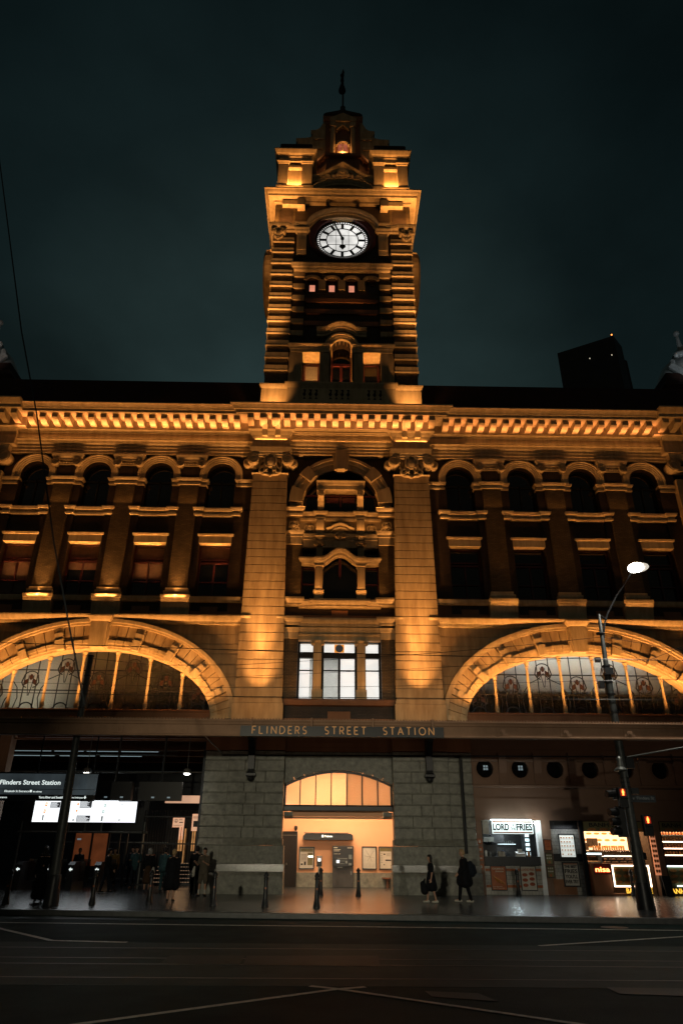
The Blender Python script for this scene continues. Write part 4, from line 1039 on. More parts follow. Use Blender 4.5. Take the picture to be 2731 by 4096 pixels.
fin = e.build('flagpole', 'iron', lan)
FL = MB(); FL.lathe(-.08, TC-.05, [(.04, 68.3), (.2, 68.0), (.12, 67.5), (.18, 67.1), (.1, 66.7), (.2, 66.3), (.3, 65.9), (.34, 65.5), (.28, 65.2), (.05, 65.0)], 8, None, 1, .5)
tag(FL.build('flag', 'cloth_navy'), 'dark furled flag hanging limp on the pole above the clock tower', 'flag')
# ================================================================ GROUND
g = MB(); g.plate([(-400, -60), (400, -60), (400, 400), (-400, 400)], -.35, -.15); tag(g.build('ground', 'asphalt'), None, None, kind='structure')
g = MB(); g.plate([(-40, 27.5), (40, 20.0), (40, 60), (-40, 60)], -.14, 0.0)
tag(g.build('pavement', 'pave'), None, None, kind='structure')
g = MB(); g.plate([(-40, 27.2), (40, 19.7), (40, 20.0), (-40, 27.5)], -.149, 0.004); tag(g.build('kerb', 'kerb', bevel=.015), None, None, kind='structure')
g = MB(); g.plate([(-40, 12.9), (40, 12.0), (40, 16.9), (-40, 18.4)], -.149, -.146); tag(g.build('tram_track_bed', 'track'), None, None, kind='structure')
g = MB()
for (a, b), (c, d) in (((-40, 13.5), (40, 12.7)), ((-40, 14.95), (40, 14.15)), ((-40, 15.7), (40, 14.9)), ((-40, 17.15), (40, 16.35))):
    g.plate([(a, b), (c, d), (c, d+.05), (a, b+.05)], -.146, -.143)
[tag(c._build('tram_rail', 'railsteel'), None, None, kind='structure') for c in g.clusters()]
def rl(pts, w, m='line', name='road_marking', z=-.142):
    g = MB()
    for a, b in zip(pts[:-1], pts[1:]):
        dx, dy = b[0]-a[0], b[1]-a[1]; L = math.hypot(dx, dy); nx, ny = -dy/L*w/2, dx/L*w/2
        g.plate([(a[0]-nx, a[1]-ny), (b[0]-nx, b[1]-ny), (b[0]+nx, b[1]+ny), (a[0]+nx, a[1]+ny)], z-.004, z)
    return tag(g.build(name, m), None, None, kind='structure')
rl([(-15.11, 22.51), (-4.29, 21.75), (9.02, 20.96), (21.67, 20.13)], .12)
rl([(-15.11, 28.13), (-8.73, 20.45), (-6.57, 18.02), (-4.83, 17.77)], .13)
rl([(-3.64, 9.63), (-0.29, 12.18), (0.16, 12.39)], .10, z=-.140)
rl([(-0.67, 12.44), (-0.29, 12.23), (2.74, 9.85)], .10, z=-.1385)
rl([(9.77, 20.13), (8.31, 19.50), (4.22, 17.53)], .12)
g = MB()
for q in ([(-3.43, 14.61), (-1.98, 14.50), (-2.02, 15.69), (-3.43, 15.69)], [(1.06, 11.63), (1.93, 11.31), (1.77, 11.90), (1.01, 12.06)], [(-1.91, 14.50), (0.52, 14.39), (0.58, 15.80), (-1.97, 15.69)], [(3.82, 11.90), (6.53, 11.47), (6.53, 12.23), (3.82, 12.44)], [(-9.70, 23.26), (-5.38, 22.94), (-5.38, 24.67), (-9.70, 25.10)]):
    g.plate(q, -.142, -.1395)
[tag(c._build('asphalt_patch', 'patch'), None, None, kind='structure') for c in g.clusters()]
g = MB()
for x, y, r in ((7.4, 21.6, .36),): g.lathe(x, y, [(r, -.145), (r, -.137), (r*.9, -.136)], 20)
[tag(c._build('manhole_cover', 'iron'), None, None, kind='structure') for c in g.clusters()]

# ================================================================ GROUND FLOOR of the station
YF = 33.5
for s in (-1, 1):
    e = MB()
    zs = [5.84, 5.42, 4.95, 4.47, 4.02, 3.55, 3.08, 2.61, 2.13]
    rr = random.Random(5)
    for i in range(len(zs)-1):
        a, b = zs[i+1], zs[i]
        xs_ = [2.5, 3.35+(.4 if i % 2 else 0), 4.2+(.1 if i % 2 else 0), 5.07]
        for x0, x1 in zip(xs_[:-1], xs_[1:]): e.box(x0+.004, x1-.004, YF+rr.random()*.006, YF+.8, a+.03, b-.012)
        e.box(2.5, 5.07, YF+.03, YF+.8, a-.01, a+.05)
        e.box(5.075, 6.18, YF+.16, YF+.8, a+.03, b-.012); e.box(5.075, 6.15, YF+.19, YF+.8, a-.01, a+.05)
    e.prism_x(2.46, 5.12, [(YF, 2.13), (YF-.02, 2.08), (YF-.10, 1.92), (YF-.12, 1.88), (YF+.8, 1.88), (YF+.8, 2.13)])
    e.prism_x(5.122, 6.2, [(YF+.16, 2.13), (YF+.14, 2.08), (YF+.06, 1.92), (YF+.04, 1.88), (YF+.8, 1.88), (YF+.8, 2.13)])
    e.box(2.4, 5.2, YF-.12, YF+.8, 1.14, 1.87); e.box(5.203, 6.22, YF+.04, YF+.8, 1.14, 1.87)
    e.prism_x(2.36, 5.25, [(YF-.14, .84), (YF-.22, .72), (YF-.24, .66), (YF-.24, -.02), (YF+.8, -.02), (YF+.8, .84)])
    e.prism_x(5.253, 6.28, [(YF+.02, .84), (YF-.06, .72), (YF-.08, .66), (YF-.08, -.02), (YF+.8, -.02), (YF+.8, .84)])
    gp = S(e, s).build('granite_pier', 'granite', ST, bevel=.02)
    e = MB(); e.box(2.37, 3.4, YF-.15, YF+.8, .85, 1.135); e.box(3.405, 4.4, YF-.15, YF+.8, .85, 1.135); e.box(4.405, 5.22, YF-.15, YF+.8, .85, 1.135); e.box(5.225, 6.25, YF+.01, YF+.8, .85, 1.135)
    S(e, s).build('polished_course', 'granite_polished', gp)
    e = MB(); e.box(2.5, 5.07, YF-.02, YF+.8, 5.86, 6.9); e.box(5.07, 6.2, YF+.14, YF+.8, 5.86, 6.9)
    for zz in (6.05, 6.28, 6.5): e.box(2.5, 5.09, YF-.05, YF+.2, zz, zz+.04)
    S(e, s).build('pier_frieze', 'band', ST)
# door arch
e = MB(); n = 11
def dz(x): return 4.43+.62*(1-(x/2.5)**2)
for i in range(n):
    x0 = -2.48+4.96*i/n; x1 = -2.48+4.96*(i+1)/n
    t0 = x0*1.22; t1 = x1*1.22
    a = MB(); a.poly([(x0+.012, dz(x0)), ((x0+x1)/2, dz((x0+x1)/2)), (x1-.012, dz(x1)), (max(-2.5, min(2.5, t1))-.012, 5.46), (max(-2.5, min(2.5, t0))+.012, 5.46)], 33.9, 34.4); e.add(a.v, a.f)
e.box(-2.5, 2.5, 33.93, 34.4, 5.44, 5.5); e.box(-2.5, 2.5, 33.9, 34.4, 5.5, 5.84); arch_panel(e, -2.5, 2.5, 4.4, 5.45, 0, 2.49, .62, 4.44, 33.93, 34.4)
e.build('door_arch', 'granite', ST)
e = MB(); e.box(-2.5, 2.5, 33.88, 34.4, 5.86, 6.9)
for zz in (6.05, 6.28, 6.5): e.box(-2.5, 2.5, 33.85, 34, zz, zz+.04)
e.build('door_frieze', 'band', ST)
# transom window over the doorway
e = MB(); pp = [(-2.5+5*i/20, dz(-2.5+5*i/20)) for i in range(21)]
e.sweep(pp, [(0, -.09), (.12, -.09), (.12, .0), (0, .0)], 34.3)
for x in (-1.77, -1.05, -.33, .39, 1.11, 1.83): e.box(x-.025, x+.025, 34.2, 34.3, 3.5, dz(x)-.02)
e.box(-2.5, -2.42, 34.18, 34.3, 3.5, 4.45); e.box(2.42, 2.5, 34.18, 34.3, 3.5, 4.45)
e.ring(-2.5, 2.5, 34.05, 34.35, [(0, 3.3), (.06, 3.33), (.06, 3.5), (.02, 3.54), (0, 3.56)])
tr_ = e.build('transom_frame', 'black', ST)
xx = [-2.45, -1.77, -1.05, -.33, .39, 1.11, 1.83, 2.45]
for i in range(7):
    e = MB(); e.poly([(xx[i], 3.54)]+[(xx[i]+(xx[i+1]-xx[i])*j/6, dz(xx[i]+(xx[i+1]-xx[i])*j/6)-.05) for j in range(7)]+[(xx[i+1], 3.54)], 34.25, 34.262)
    e.build('pane', 'glassclear' if i < 4 else 'textured_pane', tr_)
# ticket hall interior
e = MB(); e.box(-4.5, 4.5, 40.0, 40.2, .66, 6.2); e.box(-4.6, -3.6, 34.5, 40, .0, 6.2); e.box(3.6, 4.6, 34.5, 40, .0, 6.2); e.box(-4.5, 4.5, 34.4, 40.2, 6.0, 6.2)
e.box(-3.6, 3.6, 34.4, 34.7, 5.1, 6.2)
hall = e.build('ticket_hall_walls', 'orange', ST)
e = MB(); e.box(-3.6, 3.6, 39.96, 40.3, -.02, .658); e.build('granite_dado', 'granite', hall)
e = MB(); e.box(-2.2, 2.35, 34.8, 35.2, 3.12, 3.34); e.box(-2.45, 2.55, 34.9, 35.2, 3.02, 3.10); e.build('inner_lintel', 'orange', hall)
e = MB()
for s in (-1, 1): e.prism_x(min(s*2.1, s*2.5), max(s*2.1, s*2.5), [(34.36, 3.28), (34.8, 3.28), (34.8, 3.0), (34.36, 3.1)])
e.build('lintel_corbel', 'granite', hall)
# posters etc. in hall
def framed(name, label, x0, x1, z0, z1, y, bgm, fw=.05, cat='poster', fm='black', grp=None, th=.06):
    t = thing(name, label, cat, ((x0+x1)/2, y, z0), grp)
    f = MB(); f.box(x0-fw, x1+fw, y-th, y, z0-fw, z0); f.box(x0-fw, x1+fw, y-th, y, z1, z1+fw); f.box(x0-fw, x0, y-th, y, z0, z1); f.box(x1, x1+fw, y-th, y, z0, z1)
    f.build('frame', fm, t)
    p = MB(); p.box(x0, x1, y-th*.5, y, z0, z1); p.build('panel', bgm, t)
    return t
def blk(t, name, mat, rects, y):
    e = MB()
    for x0, x1, z0, z1 in rects: e.box(x0, x1, y-.004, y, z0, z1)
    return e.build(name, mat, t)
t = framed('information_poster', 'pale framed poster with three orange dots beside the dark door in the ticket hall', -1.9, -1.2, .86, 1.8, 39.95, 'poster_cream')
blk(t, 'print', 'olive', [(-1.88, -1.22, 1.62, 1.78), (-1.5, -1.24, 1.0, 1.58)], 39.92)
blk(t, 'print_text', 'text_dark', [(-1.85, -1.55, z, z+.015) for z in (1.48, 1.42, 1.36, 1.30, 1.24, 1.18)]+[(-1.85, -1.74, 1.0, 1.08), (-1.68, -1.58, 1.0, 1.16)], 39.916)
text('caption', 'myki fares', -1.86, 1.68, 39.915, .05, 'text_dark', t, .3)
e = MB()
for k in range(3): e.disc(-1.43+.085*k, 1.4, .035, 39.90, 39.915, 10)
e.build('dots', 'warmlamp', t)
t = framed('network_map', 'white framed line map on the ticket hall wall, left of the pair', 1.38, 2.05, .86, 1.84, 39.95, 'poster_cream')
e = MB()
for a, b in (((1.75, 1.4), (1.5, 1.75)), ((1.75, 1.4), (1.95, 1.7)), ((1.75, 1.4), (1.98, 1.35)), ((1.75, 1.4), (1.6, 1.2)), ((1.75, 1.4), (1.85, 1.18)), ((1.75, 1.4), (1.45, 1.45))): e.bar(a, b, .008, 39.914, 39.918)
for k in range(8): e.box(1.45+.075*k, 1.455+.075*k, 39.914, 39.918, .92, 1.1)
e.build('map_lines', 'text_dark', t)
t = framed('information_poster', 'white framed notice with a dark bar across it, rightmost on the ticket hall wall', 2.26, 2.9, .86, 1.84, 39.95, 'poster_cream')
blk(t, 'print', 'olive', [(2.28, 2.88, 1.66, 1.82)], 39.92); blk(t, 'print_text', 'text_dark', [(2.55, 2.85, 1.22, 1.28), (2.45, 2.55, 1.5, 1.56), (2.45, 2.52, 1.02, 1.06)]+[(2.3, 2.42, z, z+.012) for z in (1.55, 1.45, 1.35, 1.25, 1.15)]+[(2.6, 2.8, z, z+.012) for z in (1.55, 1.5, 1.45)], 39.916)
# ticket machine
t = thing('ticket_machine', 'grey ticket vending machine with black upper panel and screen in the ticket hall', 'ticket machine', (.33, 39.7, 0))
e = MB(); e.box(-.2, .86, 39.35, 39.95, .0, .98); e.build('cabinet', 'granite_dark', t, bevel=.015)
e = MB(); e.box(-.21, .87, 39.3, 39.95, .98, 1.9); e.box(-.1, .62, 39.2, 39.3, .95, 1.35); e.build('upper_panel', 'black', t, bevel=.01)
blk(t, 'screen', 'scrbright', [(.0, .14, 1.12, 1.25)], 39.195); blk(t, 'card_slots', 'steel', [(.62, .78, 1.3, 1.5), (.62, .76, 1.02, 1.12), (.45, .55, 1.1, 1.22), (.16, .4, 1.08, 1.1), (.2, .42, 1.2, 1.22), (0.05, .55, 1.30, 1.33), (.05, .3, .9, .94)], 39.19)
blk(t, 'heading', 'text_cream', [(-.15, .05, 1.8, 1.84), (-.15, .2, 1.72, 1.74), (-.15, .15, 1.66, 1.68), (.55, .8, 1.8, 1.83)]+[(-.12+.07*k, -.09+.07*k, 1.52, 1.55) for k in range(5)], 39.29)
blk(t, 'door_handle', 'steel', [(.72, .78, .58, .74)], 39.34)
# tickets sign
t = thing('tickets_sign', 'long dark wall canopy lettered Tickets above the ticket machine', 'sign', (-.46, 39.6, 2.18))
e = MB(); e.poly([(-1.75, 2.18), (.84, 2.18), (.84, 2.4), (.72, 2.48), (-1.62, 2.48), (-1.75, 2.36)], 39.3, 39.95); e.box(-1.7, .6, 39.25, 39.5, 2.49, 2.52); e.build('housing', 'black', t)
e = MB(); e.box(-.78, -.68, 39.28, 39.29, 2.3, 2.41); e.build('pictogram', 'signwhite', t); text('lettering', 'Tickets', -.64, 2.31, 39.285, .09, 'signwhite', t, .42, bold=.003)
# cabinet door, camera, validator, bench
t = thing('hall_door', 'tall dark steel door at the left end of the ticket hall', 'door', (-2.5, 39.9, 0))
e = MB(); e.box(-3.3, -2.05, 39.7, 39.95, 0, 2.58); e.build('panel', 'black', t); blk(t, 'trim', 'steel', [(-3.2, -2.1, 2.38, 2.41)], 39.69)
text('lettering', '111', -2.45, 2.14, 39.685, .12, 'iron', t, .3); e = MB(); e.box(-2.6, -2.55, 39.6, 39.7, 1.0, 1.1); e.build('handle', 'steel', t)
t = thing('security_camera', 'small dome security camera on a bracket above the dark hall door', 'camera', (-2.15, 39.8, 2.5))
e = MB(); e.lathe(-2.15, 39.6, [(.05, 2.85), (.09, 2.8), (.09, 2.7), (.06, 2.66)], 12); e.ball(-2.15, 39.6, 2.67, .07, 8); e.build('dome', 'black', t)
e = MB(); e.box(-2.2, -2.1, 39.65, 39.95, 2.78, 2.82); e.box(-2.22, -2.1, 39.8, 39.95, 2.45, 2.6); e.build('bracket', 'white', t)
t = thing('card_reader', 'freestanding card reader post with small lit screen in front of the poster', 'card reader', (-.87, 38.5, 0))
e = MB(); e.box(-.93, -.81, 38.45, 38.6, 0, 1.0); e.build('post', 'steel', t); e = MB(); e.prism_x(-1.0, -.74, [(38.36, 1.0), (38.36, 1.3), (38.5, 1.45), (38.62, 1.4), (38.62, .95)]); e.build('head', 'black', t, bevel=.02)
blk(t, 'screen', 'scrbright', [(-.94, -.80, 1.2, 1.33)], 38.355)
t = thing('bench', 'dark slatted bench end at the right of the ticket hall', 'bench', (2.8, 39.6, 0))
e = MB(); e.box(2.35, 3.5, 39.3, 39.95, .40, .46); e.build('seat', 'timber', t)
for x in (2.6, 3.3): e = MB(); e.box(x-.05, x+.05, 39.4, 39.9, 0, .40); e.build('leg', 'timber', t)

# ================================================================ RIGHT-HAND SHOP WALL
e = MB(); Yw = 34.0
def wall(x0, x1, z0, z1): e.box(x0, x1, Yw, Yw+.35, z0, z1)
# frieze zone with round openings
RX = [6.86+1.655*k for k in range(8)]
px0 = 6.2
for k, x in enumerate(RX):
    r = .41
    seg_n = 16; top = 5.75; bot = 4.55
    xr = x+.8275; xl = px0
    for i in range(seg_n):
        a = -1+2*i/seg_n; b = -1+2*(i+1)/seg_n
        za, zb_ = math.sqrt(max(0, 1-a*a))*r, math.sqrt(max(0, 1-b*b))*r
        e.poly([(x+a*r, 5.18+za), (x+b*r, 5.18+zb_), (x+b*r, top), (x+a*r, top)], Yw, Yw+.3)
        e.poly([(x+a*r, bot), (x+b*r, bot), (x+b*r, 5.18-zb_), (x+a*r, 5.18-za)], Yw, Yw+.3)
    e.box(xl, x-r, Yw, Yw+.3, bot, top); e.box(x+r, xr, Yw, Yw+.3, bot, top); px0 = xr
e.box(6.2, 20, Yw, Yw+.35, 5.75, 7.1); e.box(px0, 20, Yw, Yw+.3, 4.55, 5.75); e.box(6.2, 20, Yw, Yw+.35, 2.98, 4.55)
# lower wall piers between shop openings
for a, b in ((6.18, 6.5), (9.2, 9.62), (10.9, 11.08), (14.2, 14.6), (17.8, 20)): e.box(a, b, Yw, Yw+.35, -.02, 2.98)
wl_ = e.build('shop_wall', 'paint', ST)
e = MB(); e.ring(6.2, 20, Yw-.04, Yw+.2, [(0, 4.36), (.05, 4.38), (.07, 4.44), (.07, 4.48), (0, 4.5)], True); e.box(6.2, 20, Yw-.02, Yw+.1, 3.86, 3.9)
for zz in (6.05, 6.28, 6.5): e.box(6.2, 20, Yw-.04, Yw+.2, zz, zz+.04)
e.ring(6.2, 20, Yw-.03, Yw+.2, [(0, 5.5), (.04, 5.53), (.06, 5.62), (0, 5.64)], True)
e.build('shop_wall_mouldings', 'paint', wl_)
for x in RX:
    e = MB(); e.disc(x, 5.18, .41, Yw+.2, Yw+.24, 24); rw = e.build('round_window', 'glass', ST)
    e = MB(); e.sweep([(x+.42*math.cos(2*math.pi*i/24), 5.18+.42*math.sin(2*math.pi*i/24)) for i in range(24)][::-1], [(-.1, -.02), (.03, -.02), (.04, .03), (-.1, .04)], Yw, True, True); e.build('frame', 'paint', rw)
    x2 = x+.8275
    e = MB(); e.prism_x(x2-.18, x2+.18, [(Yw, 4.5), (Yw-.06, 4.5), (Yw-.07, 4.7), (Yw-.04, 4.75), (Yw-.05, 5.0), (Yw-.16, 5.4), (Yw-.2, 5.55), (Yw-.24, 5.75), (Yw, 5.75)])
    e.box(x2-.2, x2+.2, Yw-.26, Yw, 5.75, 5.9); e.box(x2-.2, x2+.2, Yw-.08, Yw, 4.68, 4.74); e.build('wall_corbel', 'paint', ST)
for x, mt in ((6.86, 1), (8.515, 1)):  # glowing squares painted as reflections in two round windows
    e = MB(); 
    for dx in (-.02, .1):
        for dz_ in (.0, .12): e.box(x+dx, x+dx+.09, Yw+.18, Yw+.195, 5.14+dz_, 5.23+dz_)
    e.build('painted_reflection', 'scrdim', ST)
# conduit along the wall
t = thing('conduit_pipe', 'thin black conduit running along the wall under the canopy and down the granite pier', 'pipe', (5.6, 33.3, 0))
e = MB(); e.tube([(-5.4, YF-.1, 5.62), (20, YF-.1, 5.72)], .035, 6); e.build('horizontal_run', 'black', t)
e = MB(); e.tube([(5.65, YF-.06, 5.68), (5.65, YF+.0, 1.6)], .07, 8); e.tube([(5.35, YF-.1, 5.65), (5.65, YF-.06, 5.62)], .05, 8); e.build('downpipe', 'black', t)
e = MB(); e.tube([(-5.4, YF-.1, 5.62), (-5.4, YF-.3, 5.7), (-5.4, 28.5, 5.75)], .03, 6); e.build('soffit_run', 'steel', t)

# ---- fries stall
t = thing('fries_stall', 'white tiled takeaway kiosk with dark counter opening under a bright shop sign', 'kiosk', (7.85, 34.3, 0))
e = MB(); e.box(6.5, 9.2, 34.02, 34.3, 0, 1.12); e.build('tiled_front', 'tile', t)
e = MB(); e.box(6.5, 9.15, 33.99, 34.05, .93, 1.02) if 0 else e.box(6.52, 9.1, 34.0, 34.03, .92, 1.02); e.box(6.52, 9.1, 34.0, 34.03, .28, .38); e.build('orange_stripes', 'poster_red', t)
e = MB(); e.box(6.5, 9.0, 33.85, 34.6, 1.14, 1.50); e.build('counter', 'black', t)
e = MB(); e.box(6.5, 6.55, 34.02, 37, 1.1, 2.98); e.box(9.15, 9.2, 34.3, 37, 1.1, 2.98); e.box(6.5, 9.2, 36.9, 37, 0, 2.98); e.build('inner_walls', 'black', t)
e = MB(); e.box(6.5, 9.2, 34.02, 37, 2.95, 3.0); e.build('ceiling', 'white', t)
e = MB(); e.box(9.0, 9.2, 33.97, 34.3, 0, 2.98); e.build('white_jamb', 'white', t)
e = MB(); e.box(6.52, 6.86, 34.1, 34.15, 2.4, 2.95); e.build('side_panel', 'cloth_cream', t)
e = MB(); e.box(7.8, 8.6, 36.5, 36.85, 2.0, 2.03); e.build('shelf', 'lamptube', t)
e = MB()
for k in range(7): e.lathe(7.9+.1*k, 36.7, [(.035, 2.03), (.035, 2.12+.02*(k % 3)), (.01, 2.15)], 8)
e.build('bottles', 'steel', t)
e = MB(); e.box(7.25, 7.85, 35.6, 36.2, 2.05, 2.4); e.build('menu_screen', 'iron', t)
e = MB(); e.prism_x(6.56, 7.3, [(35.3, 2.3), (36.8, 2.45), (36.8, 2.15), (35.3, 2.1)]); e.build('range_hood', 'steel', t)
e = MB(); e.box(8.62, 8.9, 34.9, 35.5, 1.5, 2.5); fr = e.build('drinks_fridge', 'black', t)
e = MB()
for k in range(5): e.box(8.66, 8.84, 34.88, 34.898, 1.55+.19*k, 1.67+.19*k)
e.build('lit_shelves', 'lamptube', fr)
for i, (x, r, h, m) in enumerate(((6.66, .05, .25, 'white'), (6.74, .04, .22, 'black'), (6.82, .04, .22, 'steel'), (8.58, .06, .22, 'food1'))):
    e = MB(); e.lathe(x, 34.2, [(r, 1.5), (r*1.1, 1.5+h*.7), (r*.6, 1.5+h)], 10); tag(e.build('condiment_bottle' if i < 3 else 'paper_cup', m), ('white squeeze bottle at the left end of the kiosk counter', 'black squeeze bottle second from left on the kiosk counter', 'grey steel bottle third from left on the kiosk counter', 'brown cup at the right end of the kiosk counter')[i], 'bottle' if i < 3 else 'cup')
t2 = thing('cash_register', 'pale till with raised display on the kiosk counter', 'till', (8.2, 34.25, 1.5)); e = MB(); e.prism_x(8.0, 8.4, [(34.1, 1.5), (34.1, 1.62), (34.3, 1.7), (34.4, 1.5)]); e.build('keyboard', 'white', t2); e = MB(); e.box(8.1, 8.3, 34.25, 34.3, 1.68, 1.8); e.build('display', 'white', t2)
t2 = thing('napkin_box', 'pair of white boxes on the kiosk counter in front of the worker', 'box', (7.35, 34.2, 1.5)); e = MB(); e.box(7.2, 7.34, 34.15, 34.3, 1.5, 1.7); e.box(7.36, 7.5, 34.15, 34.3, 1.5, 1.7); e.build('boxes', 'cloth_cream', t2)
# shop sign
t = thing('fries_shop_sign', 'bright white illuminated sign with bold black shop lettering and two orange stripes over the kiosk', 'sign', (7.82, 33.7, 2.4))
e = MB(); e.box(6.88, 8.74, 33.62, 33.9, 2.40, 2.96); e.build('housing', 'white', t)
e = MB(); e.box(6.89, 8.73, 33.61, 33.62, 2.41, 2.95); e.build('face', 'signface', t)
e = MB(); e.box(6.93, 8.69, 33.60, 33.609, 2.87, 2.92); e.box(6.93, 8.69, 33.60, 33.609, 2.44, 2.49); e.build('stripes', 'poster_red', t)
text('lettering', 'LORD', 6.93, 2.56, 33.605, .27, 'text_dark', t, .73, bold=.014); text('lettering', 'FRIES', 7.98, 2.56, 33.605, .27, 'text_dark', t, .72, bold=.014)
text('lettering', 'OF', 7.82, 2.71, 33.605, .12, 'text_dark', t, .16, 'CENTER', bold=.002); text('lettering', 'THE', 7.82, 2.56, 33.605, .12, 'text_dark', t, .25, 'CENTER', bold=.002)
e = MB(); e.ball(8.9, 33.75, 2.85, .06, 8); e.build('lamp', 'lampwhite', t)
e = MB(); e.box(6.9, 8.7, 33.6, 33.9, 2.965, 3.0); e.build('tube_light', 'ledcool', t)
# kiosk posters
t = framed('churros_poster', 'rust coloured churros poster on the tiles below the kiosk counter', 6.76, 7.40, .2, 1.1, 33.99, 'poster_red', .03)
text('lettering', 'CHURROS', 6.82, .98, 33.955, .07, 'text_cream', t, .5, bold=.003); text('lettering', 'SPANISH', 6.95, .88, 33.955, .06, 'text_cream', t, .36, bold=.002)
text('lettering', 'Choc dipped $3', 6.8, .3, 33.955, .035, 'text_cream', t, .4); text('lettering', 'dulce de leche $3.5', 6.8, .24, 33.955, .035, 'text_cream', t, .5)
e = MB()
for k in range(4): e.tube([(6.84+.05*k, 33.955, .72-.06*k), (7.0+.05*k, 33.94, .62-.05*k), (7.2+.04*k, 33.95, .52-.03*k), (7.3, 33.955, .42-.01*k)], .035, 6)
e.build('picture', 'food1', t)
t = framed('loaded_fries_poster', 'cream poster of six bowls of loaded fries on the tiles below the kiosk counter', 8.08, 8.72, .2, 1.1, 33.99, 'poster_cream', .03)
text('lettering', 'LOADED FRIES', 8.1, .94, 33.955, .09, 'poster_red', t, .58, bold=.003)
e = MB()
for a in range(2):
    for b in range(3): e.disc(8.24+.3*a, .78-.2*b+.04*a, .12, 33.94, 33.955, 12, .07)
e.build('picture', 'food2', t)
for k in range(4):
    z0 = 2.0-.335*k
    t = framed('food_icon_tile', ('square brown tile with a fries cone icon, topmost of four beside the kiosk', 'square brown tile with a burger icon, second from the top beside the kiosk', 'square brown tile with a hot dog icon, third from the top beside the kiosk', 'square brown tile with an ice cream icon, lowest of four beside the kiosk')[k], 6.27, 6.46, z0, z0+.2, 33.99, 'poster_red', .01, 'sign', 'poster_red', 'brown icon tiles beside the kiosk', .02)
    e = MB(); x = 6.365
    if k == 0: e.poly([(x-.04, z0+.04), (x+.04, z0+.04), (x+.05, z0+.1), (x-.05, z0+.1)], 33.975, 33.98); [e.box(x-.045+.03*j, x-.025+.03*j, 33.975, 33.98, z0+.105, z0+.16) for j in range(3)]
    if k == 1: e.disc(x, z0+.12, .055, 33.975, 33.98, 12, .04); e.box(x-.06, x+.06, 33.975, 33.98, z0+.05, z0+.07)
    if k == 2: e.disc(x, z0+.1, .065, 33.975, 33.98, 12, .025); e.box(x-.06, x+.06, 33.975, 33.98, z0+.06, z0+.07)
    if k == 3: e.disc(x, z0+.08, .035, 33.975, 33.98, 12, .05); e.poly([(x-.03, z0+.1), (x+.03, z0+.1), (x, z0+.18)], 33.975, 33.98)
    e.build('icon', 'poster_cream', t)
for k, (z0, z1) in enumerate(((1.75, 2.2), (1.2, 1.66), (.68, 1.14))):
    t = framed('small_menu_poster', ('small rust poster, topmost of the three between the kiosk and the menu board', 'small framed picture menu, middle of the three posters right of the kiosk', 'small framed picture menu, lowest of the three posters right of the kiosk')[k], 9.26, 9.55, z0+.02, z1-.02, 33.99, ('poster_red', 'olive', 'olive')[k], .02, 'poster', 'black', 'small posters beside the kiosk')
    if k: 
        e = MB(); [e.disc(9.32+.085*a, z1-.1-.12*b, .03, 33.95, 33.96, 8) for a in range(3) for b in range(2)]; e.build('picture', 'poster_cream', t); blk(t, 'print', 'poster_red', [(9.36, 9.44, z0+.04, z0+.14)], 33.955)
    else: blk(t, 'print', 'food2', [(9.3, 9.5, z1-.1-.07*j, z1-.07-.07*j) for j in range(4)], 33.955)
# tiled bay with menus
e = MB(); e.box(9.62, 10.9, 34.04, 34.3, 0, 2.62); bay = e.build('tiled_bay', 'tile', ST)
e = MB(); e.box(9.62, 10.9, 34.04, 34.3, 2.62, 2.98); 
for k in range(8): e.box(9.8, 10.8, 34.0, 34.05, 2.64+.035*k, 2.66+.035*k)
e.build('vent_grille', 'black', bay)
e = MB(); e.box(9.62, 10.9, 33.98, 34.05, 1.32, 1.62); e.build('dark_band', 'black', bay)
e = MB(); e.box(9.5, 10.5, 33.99, 34.03, .02, .62); e.build('brown_panel', 'band', bay)
t = framed('lit_menu_board', 'bright white illuminated menu board with rows of small food pictures in the tiled bay', 9.96, 10.60, 1.5, 2.38, 33.96, 'poster_lit', .05, 'menu board')
e = MB(); rr = random.Random(1)
for j in range(5):
    for i in range(5):
        if rr.random() < .85: e.disc(10.03+.125*i, 2.27-.165*j, .035+rr.random()*.012, 33.90, 33.925, 8, .026)
e.build('picture', 'food_lit', t); blk(t, 'print', 'text_dark', [(10.0+.125*i, 10.07+.125*i, 2.215-.165*j, 2.225-.165*j) for i in range(5) for j in range(5)], 33.925)
t = framed('slogan_poster', 'black framed poster with a big slogan about fries below the lit menu board', 9.99, 10.61, .38, 1.25, 33.96, 'poster_cream', .05)
for s_, z_, h_ in (('THE BEST', 1.07, .10), ('FRIES', .86, .16), ("YOU'LL", .66, .14), ('EVER TRY', .47, .13)): text('lettering', s_, 10.3, z_, 33.925, h_, 'text_dark', t, .56, 'CENTER', bold=.006)
blk(t, 'print', 'poster_red', [(10.0, 10.6, 1.2, 1.24)], 33.925)

